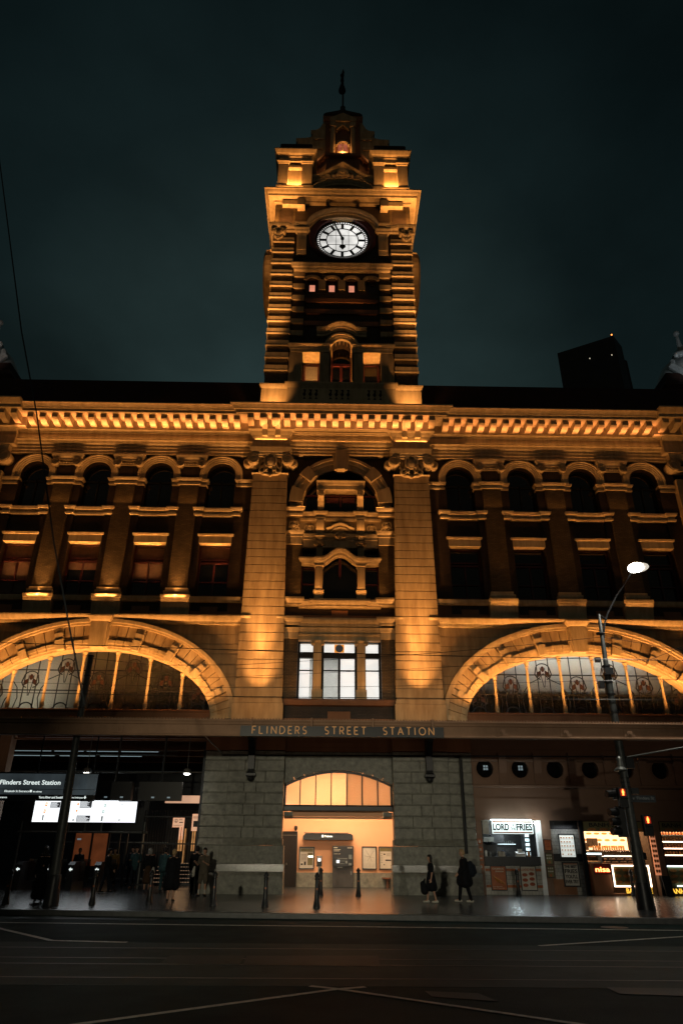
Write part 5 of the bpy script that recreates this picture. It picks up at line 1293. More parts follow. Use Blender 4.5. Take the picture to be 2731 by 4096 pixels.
# ---- roll shops
def rollshop(name, label, x0, x1, full):
    t = thing(name, label, 'shop', ((x0+x1)/2, 34.3, 0))
    e = MB(); e.box(x0, x1, 36.4, 36.5, 0, 2.95); e.box(x0, x0+.05, 34.0, 36.5, 0, 2.95); e.box(x1-.05, x1, 34.35, 36.5, 0, 2.95); e.box(x0, x1, 34, 36.5, 2.9, 2.97)
    e.build('interior_walls', 'cloth_brown', t)
    e = MB(); e.box(x0+.02, x1-.02, 33.93, 34.1, 2.54, 2.95); fs = e.build('fascia_board', 'poster_cream' if 0 else 'olive', t)
    text('lettering', 'BANH MI' if full else 'BANH MI', x0+(.3 if full else .12), 2.73, 33.925, .17, 'text_dark', fs, 1.35 if full else 1.3, bold=.006)
    e = MB()
    for k in range(5): e.disc(x0+.4+.55*k, 2.62, .2, 33.915, 33.93, 12, .06)
    e.build('picture', 'food1', fs)
    return t
t = rollshop('bread_roll_shop', 'brightly lit bread roll counter with glass cases, poster wall and red neon lettering', 11.08, 14.2, True)
e = MB(); e.box(11.15, 13.95, 36.3, 36.38, 1.75, 2.65); e.build('poster_wall', 'shoplit', t)
e = MB(); rr = random.Random(4)
for j in range(3):
    for i in range(7):
        x = 11.4+.37*i+(.1 if j % 2 else 0); z = 2.5-.28*j
        e.disc(x, z, .14, 36.27, 36.29, 12, .05)
e.build('bread_pictures', 'breadlit', t)
e = MB()
for a, b, z0, z1 in ((11.5, 11.72, 1.78, 2.12), (11.76, 11.98, 1.78, 2.1), (11.95, 12.2, 1.95, 2.3), (12.22, 12.45, 1.95, 2.3), (12.5, 12.58, 1.8, 2.1)): e.box(a, b, 36.1, 36.2, z0, z1)
e.build('price_boards', 'cloth_brown', t)
e = MB(); e.box(12.0, 13.7, 35.5, 36.2, 1.74, 1.79); e.box(11.2, 11.95, 35.2, 35.6, 1.5, 1.53); e.build('shelf', 'timber', t)
e = MB()
for k in range(14): e.lathe(12.1+.11*k, 35.8, [(.04, 1.79), (.045, 1.92+.03*(k % 3)), (.02, 1.98)], 8)
e.build('jars', 'food1', t)
e = MB(); e.box(11.12, 13.75, 34.15, 34.7, 1.2, 1.25); e.box(11.12, 13.75, 34.15, 34.7, 0, .06); e.box(11.12, 12.12, 34.1, 34.6, .06, 1.2); e.build('counter', 'band', t)
e = MB(); e.box(11.2, 11.9, 34.3, 34.34, 1.60, 1.66); e.build('cool_tube', 'ledcool', t)
e = MB(); e.box(11.2, 11.9, 34.3, 34.8, 1.25, 1.27); e.box(11.2, 11.22, 34.3, 34.8, 1.25, 1.6); e.box(11.88, 11.9, 34.3, 34.8, 1.25, 1.6); e.build('small_case', 'steel', t)
e = MB(); e.prism_x(12.0, 13.7, [(34.2, 1.26), (34.2, 1.5), (34.5, 1.75), (34.52, 1.75), (34.22, 1.48), (34.22, 1.26)]); e.build('display_glass', 'glassdim', t)
e = MB(); rr = random.Random(9)
for k in range(26):
    x = 12.08+.062*k; z = 1.30+.11*(k % 3); e.ball(x, 34.45+.1*(k % 2), z, .05, 6, 1.6, 1, .7)
for k in range(8): e.ball(11.3+.08*k, 34.5, 1.31, .045, 6, 1.5, 1, .7)
e.build('bread_rolls', 'food1', t)
e = MB(); e.box(12.05, 13.65, 34.4, 34.8, 1.52, 1.535); e.box(12.05, 13.65, 34.4, 34.42, 1.54, 1.57); e.build('case_light', 'ledwhite', t)
e = MB(); e.box(12.1, 13.7, 34.13, 34.16, 1.2, 1.22) ; e.build('counter_trim', 'steel', t)
# led framed picture case
e = MB(); e.box(12.2, 13.82, 34.06, 34.1, .36, 1.16); pc = e.build('picture_case', 'olive', t)
e = MB()
for a in range(4):
    for b in range(3): e.disc(12.42+.36*a, 1.0-.24*b, .14, 34.045, 34.06, 12, .065)
e.build('picture', 'food1', pc)
e = MB(); e.box(12.18, 13.84, 34.02, 34.055, 1.14, 1.19); e.box(12.18, 13.84, 34.02, 34.055, .33, .38); e.box(12.18, 12.23, 34.02, 34.055, .38, 1.14); e.box(13.79, 13.84, 34.02, 34.055, .38, 1.14); e.build('led_border', 'ledwhite', pc)
ns = thing('red_neon_sign', 'small glowing red and cream neon word on the bread roll counter front', 'sign', (11.72, 34.0, .88))
e = MB(); e.box(11.38, 12.1, 34.03, 34.09, .82, 1.24); e.build('backboard', 'redback', ns)
text('lettering', 'nisa', 11.42, .92, 34.0, .20, 'neonred', ns, .64, bold=.010); text('lettering_core', 'nisa', 11.42, .92, 33.985, .20, 'neoncore', ns, .64, bold=.0)
ns = thing('yellow_neon_sign', 'glowing yellow neon word low on the bread roll counter, partly behind the pole', 'sign', (13.2, 34.0, .08))
text('lettering', 'BAGUETTE', 12.66, .09, 34.0, .20, 'neonyel', ns, 1.15, bold=.004)
e = MB(); e.box(12.62, 13.85, 34.03, 34.06, .05, .32); e.build('backboard', 'cloth_brown', ns)
# poster strip on the jamb and cash tablet
e = MB(); e.box(14.2-.12, 14.2+.12, 33.97, 34.0, .80, 2.5); js = e.build('jamb_posters', 'jambposter', t)
e = MB()
for k in range(8): e.box(14.1, 14.19, 33.955, 33.97, .9+.2*k, 1.02+.2*k); e.box(14.21, 14.3, 33.955, 33.97, .9+.2*k, 1.02+.2*k)
e.build('picture', 'food1', js)
e = MB(); e.box(13.5, 13.8, 34.0, 34.1, 1.4, 1.7); tb_ = e.build('till_screen', 'black', t); e = MB(); e.box(13.55, 13.66, 33.99, 33.999, 1.52, 1.62); e.build('display', 'scrdim', tb_)
t = rollshop('corner_roll_shop', 'second bread roll counter with three lit shelves at the right edge', 14.6, 17.8, False)
for k in range(4):
    e = MB(); e.box(14.68, 17.7, 35.0, 35.6, 2.42-.28*k, 2.44-.28*k); sh = e.build('shelf', 'steel', t)
    e = MB(); e.box(14.68, 17.7, 34.98, 34.999, 2.41-.28*k, 2.45-.28*k); e.build('led_strip', 'ledwhite' if k in (1, 2, 3) else 'steel', sh)
    e = MB()
    for j in range(20): e.lathe(14.76+.145*j, 35.25, [(.05, 2.44-.28*k), (.055, 2.53-.28*k), (.03, 2.60-.28*k)], 8)
    e.build('packets', 'food1' if k % 2 else 'poster_red', sh)
e = MB(); e.box(14.65, 17.75, 34.15, 34.7, 0, 1.12); cn = e.build('counter', 'olive', t)
e = MB(); e.box(14.7, 17.7, 34.08, 34.12, 1.13, 1.18); e.box(15.0, 17.7, 34.08, 34.12, .36, .40); e.build('cool_led', 'ledcool', cn)
e = MB()
for a in range(6):
    for b in range(3): e.disc(14.95+.42*a, .98-.22*b, .16, 34.13, 34.148, 12, .06)
e.build('picture', 'food1', cn)
ns = thing('yellow_neon_sign', 'glowing yellow neon word low at the right edge of the frame', 'sign', (15.2, 34.0, .08))
text('lettering', 'BANH MI', 14.5, .09, 34.0, .20, 'neonyel', ns, 1.1, bold=.004)
e = MB(); e.box(14.5, 15.7, 34.03, 34.06, .05, .32); e.build('backboard', 'cloth_brown', ns)
t = thing('chalkboard', 'dark a-frame sandwich board standing by the pier between the two roll shops', 'sign', (14.35, 33.6, 0))
e = MB(); e.prism_x(14.16, 14.52, [(33.45, 0), (33.65, .78), (33.68, .78), (33.5, 0)]); e.build('front_board', 'iron', t)
e = MB(); e.prism_x(14.16, 14.52, [(33.88, 0), (33.68, .78), (33.70, .78), (33.92, 0)]); e.build('rear_board', 'iron', t)
e = MB(); e.box(10.92, 11.06, 33.9, 33.99, 0, 2.98); e.build('dark_pilaster', 'black', ST)

# ================================================================ CANOPY
CN = thing('street_canopy', 'long sloping verandah with panelled brown fascia and pierced cresting over the pavement', 'canopy', (0, 30, 5.3))
YC = 25.6
e = MB(); e.box(-20, 20, YC, YC+.15, 5.40, 5.84)
e.ring(-20, 20, YC-.02, YC+.16, [(0, 5.34), (.04, 5.36), (.04, 5.40), (0, 5.42)], True)
e.ring(-20, 20, YC-.02, YC+.16, [(0, 5.74), (.03, 5.76), (.05, 5.82), (.09, 5.87), (.09, 5.90), (0, 5.92)], True)
e.build('fascia', 'canopypaint', CN)
e = MB(); x = -19.6
while x < 20:
    if abs(x) > 4: e.box(x-.20, x+.20, YC-.02, YC, 5.44, 5.72); e.disc(x, 5.58, .10, YC-.05, YC, 16); e.disc(x, 5.58, .05, YC-.08, YC, 12)
    x += 2.31
e.build('rosette_panels', 'canopypaint', CN)
e = MB(); e.box(-20, 20, YC+.02, YC+.06, 5.92, 5.94)
x = -20
while x < 20:
    e.box(x, x+.055, YC+.03, YC+.05, 5.94, 5.985); x += .11
e.build('cresting', 'canopypaint', CN)
e = MB(); e.prism_x(-20, 20, [(YC+.1, 5.42), (33.9, 6.95), (33.9, 7.1), (YC+.1, 5.8)]); e.build('roof_deck', 'timber', CN)
e = MB()
x = -19.5
while x < 20: e.prism_x(x-.06, x+.06, [(YC+.15, 5.36), (33.4, 6.75), (33.4, 7.0), (YC+.15, 5.5)]); x += 2.31
e.build('ribs', 'canopypaint', CN)
for x in (-4.0, 4.15, -11.5, 12.5):
    t = CN
    e = MB(); 
    if abs(x) < 6:
        e.prism_x(x-.14, x+.14, [(33.45, 4.62), (33.2, 4.72), (33.1, 5.0), (33.1, 5.6), (32.6, 6.2), (31.5, 6.35), (31.5, 6.6), (33.45, 6.9)])
        e.ring(x-.16, x+.16, 33.15, 33.45, [(.0, 4.66), (.06, 4.72), (.06, 4.82), (0, 4.88)], True); e.ball(x, 33.25, 4.62, .15, 8)
        e.build('iron_bracket', 'black', CN)
# name sign
t = thing('station_name_sign', 'long black signboard on the canopy fascia with gold letters naming the station', 'sign', (0, YC-.1, 5.35))
e = MB(); e.box(-3.63, 3.66, YC-.16, YC-.10, 5.34, 5.70); e.build('board', 'black', t)
e = MB()
for x in (-3.22, -1.08, 1.12, 3.27): e.box(x-.03, x+.03, YC-.2, YC-.16, 5.68, 5.98)
e.build('straps', 'canopypaint', t)
def glyph(ch, x, w, z, h, lw, mb, y0, y1):
    X = lambda a: x+a*w
    Z = lambda b: z+b*h
    def L(*p): mb.line([(X(a), Z(b)) for a, b in p], lw, y0, y1)
    def A(cx_, cz_, rx, rz, t0, t1, n=12): return [(cx_+rx*math.cos(R(t0+(t1-t0)*i/n)), cz_+rz*math.sin(R(t0+(t1-t0)*i/n))) for i in range(n+1)]
    if ch == 'F': L((0, 0), (0, 1), (1, 1)); L((0, .5), (.8, .5))
    if ch == 'L': L((0, 1), (0, 0), (1, 0))
    if ch == 'I': L((.5, 0), (.5, 1))
    if ch == 'N': L((0, 0), (0, 1), (1, 0), (1, 1))
    if ch == 'D': L((0, 0), (0, 1), (.35, 1)); L(*A(.35, .5, .65, .5, 90, -90)); L((.35, 0), (0, 0))
    if ch == 'E': L((1, 0), (0, 0), (0, 1), (1, 1)); L((0, .5), (.85, .5))
    if ch == 'R': L((0, 0), (0, 1), (.5, 1)); L(*A(.5, .73, .45, .27, 90, -90)); L((.5, .46), (0, .46)); L((.45, .46), (1, 0))
    if ch == 'S': L(*(A(.5, .74, .45, .26, 40, 270, 12)+A(.5, .25, .5, .25, 90, -140, 12)[1:]))
    if ch == 'T': L((0, 1), (1, 1)); L((.5, 1), (.5, 0))
    if ch == 'A': L((0, 0), (.5, 1), (1, 0)); L((.18, .35), (.82, .35))
    if ch == 'O': L(*A(.5, .5, .5, .5, 0, 360, 20))
WD = {'F': .5, 'L': .5, 'I': .2, 'N': .7, 'D': .7, 'E': .5, 'R': .55, 'S': .5, 'T': .6, 'A': .75, 'O': .9}
for word, xa, xb in (('FLINDERS', -3.20, -1.27), ('STREET', -.60, .86), ('STATION', 1.49, 3.30)):
    e = MB(); tot = sum(WD[c] for c in word); h = .25; gap = (xb-xa-tot*h)/(len(word)-1); x = xa
    for c in word: glyph(c, x, WD[c]*h, 5.425, h, .036, e, YC-.18, YC-.165); x += WD[c]*h+gap
    e.build('lettering', 'gold', t)

# ================================================================ LEFT CONCOURSE (interior in the great opening)
e = MB(); e.box(-30, -6.2, 46, 46.3, 0, 7); e.box(-30.3, -30, 34, 46, 0, 7); e.box(-6.4, -6.2, 34.3, 46, 0, 7); e.build('concourse_walls', 'concdark', ST)
e = MB(); e.box(-30, -6.2, 34.3, 46, 6.85, 7.1)
for y in (34.2, 36.5, 39, 42): e.box(-30, -6.2, y, y+.3, 6.2 if y > 35 else 6.45, 6.85)
e.build('concourse_ceiling', 'timber', ST)
e = MB(); e.box(-30, -6.22, 33.95, 34.35, 6.55, 7.4); e.box(-30, -6.22, 33.9, 34, 6.3, 6.38)
e.box(-17.9, -17.3, 33.9, 34.6, 0, 6.6) if 0 else None
e.build('concourse_beam', 'band', ST)
e = MB()
for y, z in ((36, 6.08), (36, 5.88), (38, 5.3), (35.2, 5.0)):
    e.tube([(-22, y, z), (-8.0 if y < 37 else -6.4, y, z)], .035, 6)
e.build('ceiling_pipes', 'steel', ST)
for i, (x0, x1, z) in enumerate(((-16.8, -14.2, 6.04), (-14.1, -12.6, 6.04), (-12.5, -10.9, 6.04), (-10.8, -8.9, 6.04), (-16.8, -14.0, 5.82), (-13.8, -12.0, 5.82), (-11.8, -9.7, 5.82))):
    if i: c = dup(tube0, ((x0+x1)/2, 36, z), '') if 0 else None
    lb = ['leftmost upper', 'second upper', 'third upper', 'rightmost upper', 'leftmost lower', 'middle lower', 'rightmost lower'][i]
    t = thing('batten_light', lb+' thin fluorescent batten under the station concourse ceiling', 'ceiling light', ((x0+x1)/2, 35.9, z), 'fluorescent battens in the concourse')
    e = MB(); e.box(x0, x1, 35.88, 35.96, z, z+.05); e.build('housing', 'steel', t)
    e = MB(); e.box(x0+.03, x1-.03, 35.87, 35.9, z-.02, z-.001); e.build('tube', 'lamptubedim', t)
# hanging downlights
for x, lb in ((-11.35, 'left glowing downlight hanging over the concourse entrance'), (-6.85, 'right glowing downlight hanging by the granite pier')):
    t = thing('downlight', lb, 'ceiling light', (x, 33, 4.74))
    e = MB(); e.lathe(x, 33, [(.16, 4.76), (.2, 4.8), (.14, 4.95), (.05, 4.98)], 14); e.tube([(x, 33, 4.95), (x, 33, 6.6)], .015, 6); e.build('shade', 'steel', t)
    e = MB(); e.lathe(x, 33, [(.02, 4.70), (.13, 4.73), (.14, 4.77)], 14); e.build('lamp', 'lampwhite', t)
# hanging name board
t = thing('hanging_name_board', 'large grey backlit board with the station name hanging in front of the departure screens', 'sign', (-11.6, 29, 3.38))
e = MB(); e.box(-14.6, -9.62, 29.0, 29.2, 3.58, 4.34); e.build('panel', 'signgrey', t)
e = MB(); e.box(-14.6, -9.62, 28.98, 29.2, 3.36, 3.575); e.box(-14.6, -9.6, 28.97, 29.21, 4.34, 4.39); e.box(-10.82, -10.78, 28.97, 29.0, 3.6, 4.33); e.box(-14.6, -9.62, 28.985, 29.0, 3.76, 3.775); e.build('frame', 'black', t)
text('lettering', 'Flinders Street Station', -13.34, 3.94, 28.99, .17, 'signwhite', t, 2.36, bold=.003)
text('lettering', 'Elizabeth St Entrance', -13.1, 3.66, 28.99, .075, 'signwhite', t, .95); e = MB(); e.box(-12.12, -12.04, 28.985, 28.99, 3.66, 3.74); e.build('pictogram', 'signwhite', t); text('lettering', 'via subway', -12.0, 3.66, 28.99, .06, 'signwhite', t, .35)
text('lettering', 'Yarra River and Southbank', -11.72, 3.44, 28.97, .085, 'signwhite', t, 1.1, bold=.001); e = MB(); e.box(-10.56, -10.48, 28.965, 28.97, 3.43, 3.52); e.build('pictogram', 'signwhite', t); text('lettering', 'via Underpass', -10.44, 3.45, 28.97, .06, 'signwhite', t, .44)
e = MB(); e.poly([(-9.93, 3.43), (-9.87, 3.49), (-9.91, 3.49), (-9.91, 3.54), (-9.95, 3.54), (-9.95, 3.49), (-9.99, 3.49)], 28.965, 28.97); e.build('arrow', 'signwhite', t)
text('lettering', 'Elizabeth St Entrance', -13.9, 3.44, 28.97, .07, 'signwhite', t, .95)
e = MB()
for x in (-13.8, -12, -9.8): e.tube([(x, 29.1, 4.38), (x, 29.1, 6.0)], .03, 6)
e.build('hangers', 'black', t)
# departure screens
defs = ((-14.97, -13.72, 2.86, 3.82, 'leftmost large white departure screen with two orange symbols in the concourse'),
        (-13.35, -12.14, 2.86, 3.82, 'second white departure screen from the left, with black text blocks'),
        (-12.13, -10.88, 2.86, 4.22, 'tallest white departure screen, with three green symbols down its middle'),
        (-10.87, -9.94, 2.86, 3.80, 'rightmost white departure screen with a few small grey marks'))
for i, (x0, x1, z0, z1, lb) in enumerate(defs):
    t = thing('departure_screen', lb, 'screen', ((x0+x1)/2, 37, z0), 'departure screens in the concourse')
    e = MB(); e.box(x0-.03, x1+.03, 37.01, 37.25, z0-.03, z1+.03); e.build('casing', 'black', t)
    e = MB(); e.box(x0, x1, 36.99, 37.008, z0, z1); e.build('display', 'screen', t)
    b = []; gr_ = []; og = []; gn = []
    if i == 0: og += [(-14.45, -14.35, 3.56, 3.74), (-14.48, -14.38, 3.26, 3.42)]; gr_ += [(-14.5, -14.42, 2.92, 3.18)]; b += [(-14.2, -13.72, 3.5, 3.76)]
    if i == 1: og += [(-12.88, -12.8, 3.62, 3.72), (-12.9, -12.82, 3.32, 3.42)]; b += [(-12.75, -12.16, 3.5, 3.82), (-12.82, -12.15, 2.88, 3.16)]; gr_ += [(-13.0, -12.92, 2.9, 3.0), (-12.97, -12.87, 3.1, 3.12)]
    if i == 2: gn += [(-11.55, -11.44, 3.86, 4.0), (-11.57, -11.46, 3.56, 3.7), (-11.6, -11.49, 3.26, 3.4)]; gr_ += [(-11.62, -11.52, 2.9, 3.14), (-12.2+.0, -12.12, 3.3, 3.31)]
    if i == 3: gr_ += [(-10.72, -10.62, 3.6, 3.62), (-10.72, -10.62, 3.66, 3.70), (-10.1, -9.98, 3.72, 3.74), (-10.1, -9.98, 3.64, 3.66), (-10.08, -9.98, 3.5, 3.51), (-10.76, -10.64, 3.18, 3.2), (-10.75, -10.68, 2.9, 3.02)]
    if b:
        blk(t, 'text_block', 'scrdark', b, 36.985); e = MB()
        for (a, c, d, f_) in b:
            z = f_-.03
            while z > d+.02: e.box(a+.02, a+.02+(c-a-.04)*(.6+.4*random.random()), 36.976, 36.98, z-.012, z); z -= .035
        e.build('text_lines', 'screen', t)
    if gr_: blk(t, 'marks', 'scrgrey', gr_, 36.985)
    if og: blk(t, 'orange_symbols', 'scrorange', og, 36.985); blk(t, 'symbol_centres', 'screen', [(a+.035, c-.035, d+.05, f_-.04) for a, c, d, f_ in og], 36.98)
    if gn: blk(t, 'green_symbols', 'scrgreen', gn, 36.985); blk(t, 'symbol_centres', 'screen', [(a+.03, c-.03, d+.03, f_-.03) for a, c, d, f_ in gn], 36.98)
# screen wall below, dark display boxes hanging
t = thing('screen_gantry', 'dark glazed panel wall with a handrail carrying the departure screens', 'screen wall', (-12.4, 37.3, 0))
e = MB(); e.box(-15.6, -9.4, 37.28, 37.34, 2.42, 4.5); e.build('backing', 'iron', t)
e = MB(); e.tube([(-15.6, 37.1, 2.42), (-9.3, 37.1, 2.42)], .05, 8); e.build('rail', 'steel', t)
e = MB()
for x in (-15.5, -13.2, -12.4, -11.6, -9.5): e.box(x-.03, x+.03, 37.2, 37.3, 0 if x in (-15.5, -9.5) else 2.4, 2.9)
e.build('posts', 'steel', t)
for x0, x1, lb in ((-10.85, -9.2, 'left dark hanging display box seen from the back under the canopy'), (-8.9, -7.0, 'right dark hanging display box seen from the back near the granite pier')):
    t = thing('hanging_display', lb, 'display', ((x0+x1)/2, 33, 3.6), 'dark hanging displays')
    e = MB(); e.box(x0, x1, 32.9, 33.2, 3.62, 4.4); e.build('casing', 'black', t); e = MB(); xm = (x0+x1)/2; e.tube([(xm, 33.05, 4.4), (xm, 33.05, 6.6)], .05, 8); e.build('hanger', 'black', t)
    e = MB(); e.box(xm-.35, xm-.22, 32.885, 32.9, 3.72, 3.78); e.box(xm+.35, xm+.48, 32.885, 32.9, 3.72, 3.78); e.build('stickers', 'scrdim', t)
# gate fence with notices
t = thing('station_fence', 'tall dark loop-topped steel fence across the concourse by the granite pier', 'fence', (-8, 37, 0))
e = MB()
for k in range(26): e.tube([(-9.5+.125*k, 37.0, 0.05), (-9.5+.125*k, 37.0, 3.36)], .018, 6)
e.build('bars', 'iron', t)
e = MB()
for k in range(13):
    a = -9.5+.25*k; e.tube([(a+.0625+.0625*math.cos(R(q)), 37.0, 3.36+.07*math.sin(R(q))) for q in range(0, 181, 30)], .018, 6)
e.build('loops', 'iron', t)
e = MB(); 
for zz in (.15, 1.9, 3.1): e.box(-9.55, -6.3, 36.97, 37.03, zz, zz+.06)
e.build('rails', 'iron', t)
t = framed('fence_notice', 'cream notice with a crossed walking figure on the dark fence', -8.05, -7.5, 2.66, 3.08, 36.9, 'notice', .0, 'notice', 'notice', None, .03)
e = MB(); e.sweep([(-7.9+.09*math.cos(2*math.pi*i/16), 2.95+.09*math.sin(2*math.pi*i/16)) for i in range(16)], [(0, 0), (.01, 0), (.01, .015), (0, .015)], 36.885, True, True); e.bar((-7.9, 2.98), (-7.93, 2.88), .02, 36.875, 36.885); e.bar((-7.9, 2.95), (-7.87, 2.88), .02, 36.875, 36.885); e.disc(-7.9, 3.0, .015, 36.875, 36.885, 8); e.build('pictogram', 'cloth_brown', t)
blk(t, 'print', 'text_dark', [(-7.74, -7.56, 2.86, 2.9), (-7.76, -7.6, 3.02, 3.035), (-7.76, -7.6, 2.98, 2.995), (-8.0, -7.6, 2.74, 2.75), (-8.0, -7.7, 2.71, 2.72)], 36.884)
t = framed('fence_notice', 'tall cream notice with a grey picture at the right end of the fence', -7.12, -6.5, 2.5, 3.26, 36.9, 'notice', .0, 'notice', 'notice', None, .03)
blk(t, 'print', 'iron', [(-7.05, -6.6, 2.68, 2.95)], 36.884); blk(t, 'print_text', 'poster_red', [(-7.08, -6.6, 3.12, 3.14), (-7.08, -6.7, 3.07, 3.09)], 36.884)
t = thing('platform_sign', 'pale hanging sign with a letter F at its right end above the fence', 'sign', (-7.4, 36, 3.68)); e = MB(); e.box(-8.35, -6.3, 36.0, 36.1, 3.7, 4.04); e.build('panel', 'notice', t); text('lettering', 'F', -6.62, 3.78, 35.995, .16, 'text_dark', t, bold=.002)
# ticket gates
gx = (-14.6, -13.3, -12.2, -11.0)
t0 = None
for i, x in enumerate(gx):
    lb = ('leftmost ticket gate with a small lit arrow', 'ticket gate behind the long-dressed person', 'ticket gate with a lit arrow right of the grey pole', 'rightmost ticket gate beside the mustard-shirted person')[i]
    if t0 is None:
        t0 = t = thing('ticket_gate', lb, 'ticket gate', (x, 36, 0), 'ticket gates in the concourse')
        e = MB(); e.box(x-.14, x+.14, 35.5, 37.2, 0, 1.02); e.prism_x(x-.14, x+.14, [(35.5, 1.02), (35.7, 1.15), (37.2, 1.15), (37.2, 1.02)]); e.build('cabinet', 'steeldark', t)
        e = MB(); e.box(x+.14, x+.62, 36.3, 36.34, .35, 1.25); e.build('paddle', 'paddle', t)
        e = MB(); e.poly([(x-.09, .84), (x-.0, .92), (x-.0, .87), (x+.08, .87), (x+.08, .81), (x-.0, .81), (x-.0, .76)], 35.485, 35.498); e.build('arrow', 'signwhite', t)
    else: t = dup(t0, (x, 36, 0), lb)
# orange doors/panels behind, lit columns glimpsed through the fence
t = thing('advert_panel', 'rust coloured lit panels behind the ticket gates', 'panel', (-12, 40, 0))
e = MB(); e.box(-13.7, -12.85, 40, 40.1, .9, 2.5); e.box(-12.8, -12.0, 40, 40.1, .9, 2.5); e.build('panels', 'rustpanel', t); e = MB(); [e.box(x-.05, x+.05, 39.95, 40.05, 0, 2.6) for x in (-13.75, -12.82, -11.95, -11.4, -11.0)]; e.build('posts', 'black', t)
e = MB(); e.box(-13.6, -13.4, 39.98, 39.995, 2.1, 2.18); e.build('label', 'scrdim', t)
e = MB()
for k, (x, w) in enumerate(((-9.3, .25), (-8.95, .1), (-8.5, .18), (-8.15, .12), (-7.9, .28), (-7.4, .1), (-7.1, .3), (-6.7, .12))): e.box(x, x+w, 44.9, 45.0, .9 if k % 2 else 1.6, 2.8)
t = thing('lit_passage', 'upright strips of warm light from the passage seen through the tall fence', 'passage', (-8, 45, 0)); e.build('panels', 'warmpanel', t)
e = MB(); e.box(-9.3, -9.0, 44.85, 44.9, 2.4, 3.0); [e.box(-9.28+.1*k, -9.22+.1*k, 44.8, 44.85, 2.2, 3.1) for k in range(3)]
tag(e.build('lit_doorway', 'notice'), 'small warm lit doorway behind the tall fence', 'doorway')
t = thing('platform_stairs', 'lit stair edges behind the waiting people', 'stairs', (-8, 41, 0))
for k in range(6):
    e = MB(); e.box(-9.6, -6.5, 40.5+.3*k, 40.8+.3*k, .0, .17*(k+1)); st_ = e.build('step', 'steeldark', t); e = MB(); e.box(-9.6, -6.5, 40.49+.3*k, 40.5+.3*k, .17*(k+1)-.02, .17*(k+1)); e.build('nosing', 'nosing', st_)
e = MB(); e.box(-11.9, -9.0, 43.5, 43.6, 0.02, .3); tag(e.build('floor_glow_strip', 'warmpanel'), 'low strip of orange light at floor level behind the people', 'light strip') if 0 else None
e = MB(); e.box(-15.9, -15.3, 33.6, 34.2, 0, 6.5); e.box(-16.0, -15.2, 33.5, 34.3, 0, .3); e.build('concourse_column', 'canopypaint', ST)
# fence of the far platform
t = thing('platform_railing', 'dark railing with thin bars far inside the concourse', 'railing', (-11, 43, 0)); e = MB()
for k in range(50): e.box(-15.5+.12*k, -15.48+.12*k, 43, 43.03, .2, 2.0)
e.build('bars', 'iron', t); e = MB(); e.box(-15.5, -9.5, 42.98, 43.05, 2.0, 2.06); e.box(-15.5, -9.5, 42.98, 43.05, .2, .26); e.build('rails', 'steel', t)
# ================================================================ BACKGROUND
t = thing('office_tower', 'dark high-rise office tower with a sloping outline beyond the station roof', 'skyscraper', (72, 160, 0))
e = MB(); e.plate([(64.8, 158), (78.3, 150), (82.5, 154.6), (69, 164)], 0, 133); e.build('main_slab', 'towerglass', t)
e = MB(); e.plate([(79.2, 152.5), (83.6, 155.5), (81.8, 160), (77, 158)], 0, 128.5); e.build('side_slab', 'roofblack', t)
e = MB(); e.plate([(62.5, 160), (66, 158.6), (68, 161), (65, 163)], 0, 118); e.build('stair_tower', 'roofblack', t)
e = MB()
for i, j in ((.14, 115.4), (.17, 117.2), (.55, 127.5), (.92, 126.4)):
    x = 64.8+13.5*i; y = 158-8*i; e.box(x-.3, x+.2 if i < .5 else x-.1, y-.1, y-.0, j, j+.3)
e.build('lit_window', 'scrdimw', t)
e = MB(); e.ball(78, 150.2, 133.5, .2, 6); e.build('beacon', 'sigred', t)
for s in (-1, 1):
    lb = 'dark domed corner roof with a pale finial at the %s end of the station' % ('left' if s < 0 else 'right')
    t = thing('corner_dome', lb, 'dome', (s*29, 46, 30))
    X = 28.8; e = MB(); e.plate([(s*24.6, 42), (s*34, 42), (s*34, 50), (s*24.6, 50)] if s > 0 else [(s*34, 42), (s*24.6, 42), (s*24.6, 50), (s*34, 50)], 29, 33.4); e.ring(min(s*25.4, s*33), max(s*25.4, s*33), 43, 49, [(0, 33.4), (0, 34.6), (-.5, 35.4), (-.7, 36.2)])
    e.build('attic', 'roof', t)
    e = MB(); e.lathe(s*29.4, 46, [(2.9, 36.0), (2.9, 36.4), (2.6, 37.4), (2.1, 38.4), (1.3, 39.2), (.7, 39.6), (.9, 39.9), (.5, 40.4), (.3, 40.8)], 20); e.build('dome_shell', 'silver', t, smooth=True)
    e = MB(); e.tube([(s*28.9, 45.4, 39.6), (s*28.9, 45.4, 41.6)], [.25, .1], 8); e.ball(s*28.9, 45.4, 41.75, .26, 8); e.build('finial', 'silver', t)
    e = MB(); 
    for k in range(4): e.ball(s*(27.6+.3*k), 44.0, 38.3+.1*k, .28, 6)
    e.tube([(s*27.2, 44.2, 37.8), (s*27.0, 44.1, 37.2), (s*27.5, 43.8, 36.4), (s*28.2, 43.6, 35.6)], [.2, .3, .35, .5], 8); e.build('scroll', 'silver', t)
e = MB(); e.box(23.2, 25.6, 46, 48, 30, 34.0); e.sweep(ell(24.4, 34.0, 1.0, .8, n=12), [(0, -.2), (.3, 0), (0, .2)], 46); bb = e.build('roof_dormer', 'roof', ST)

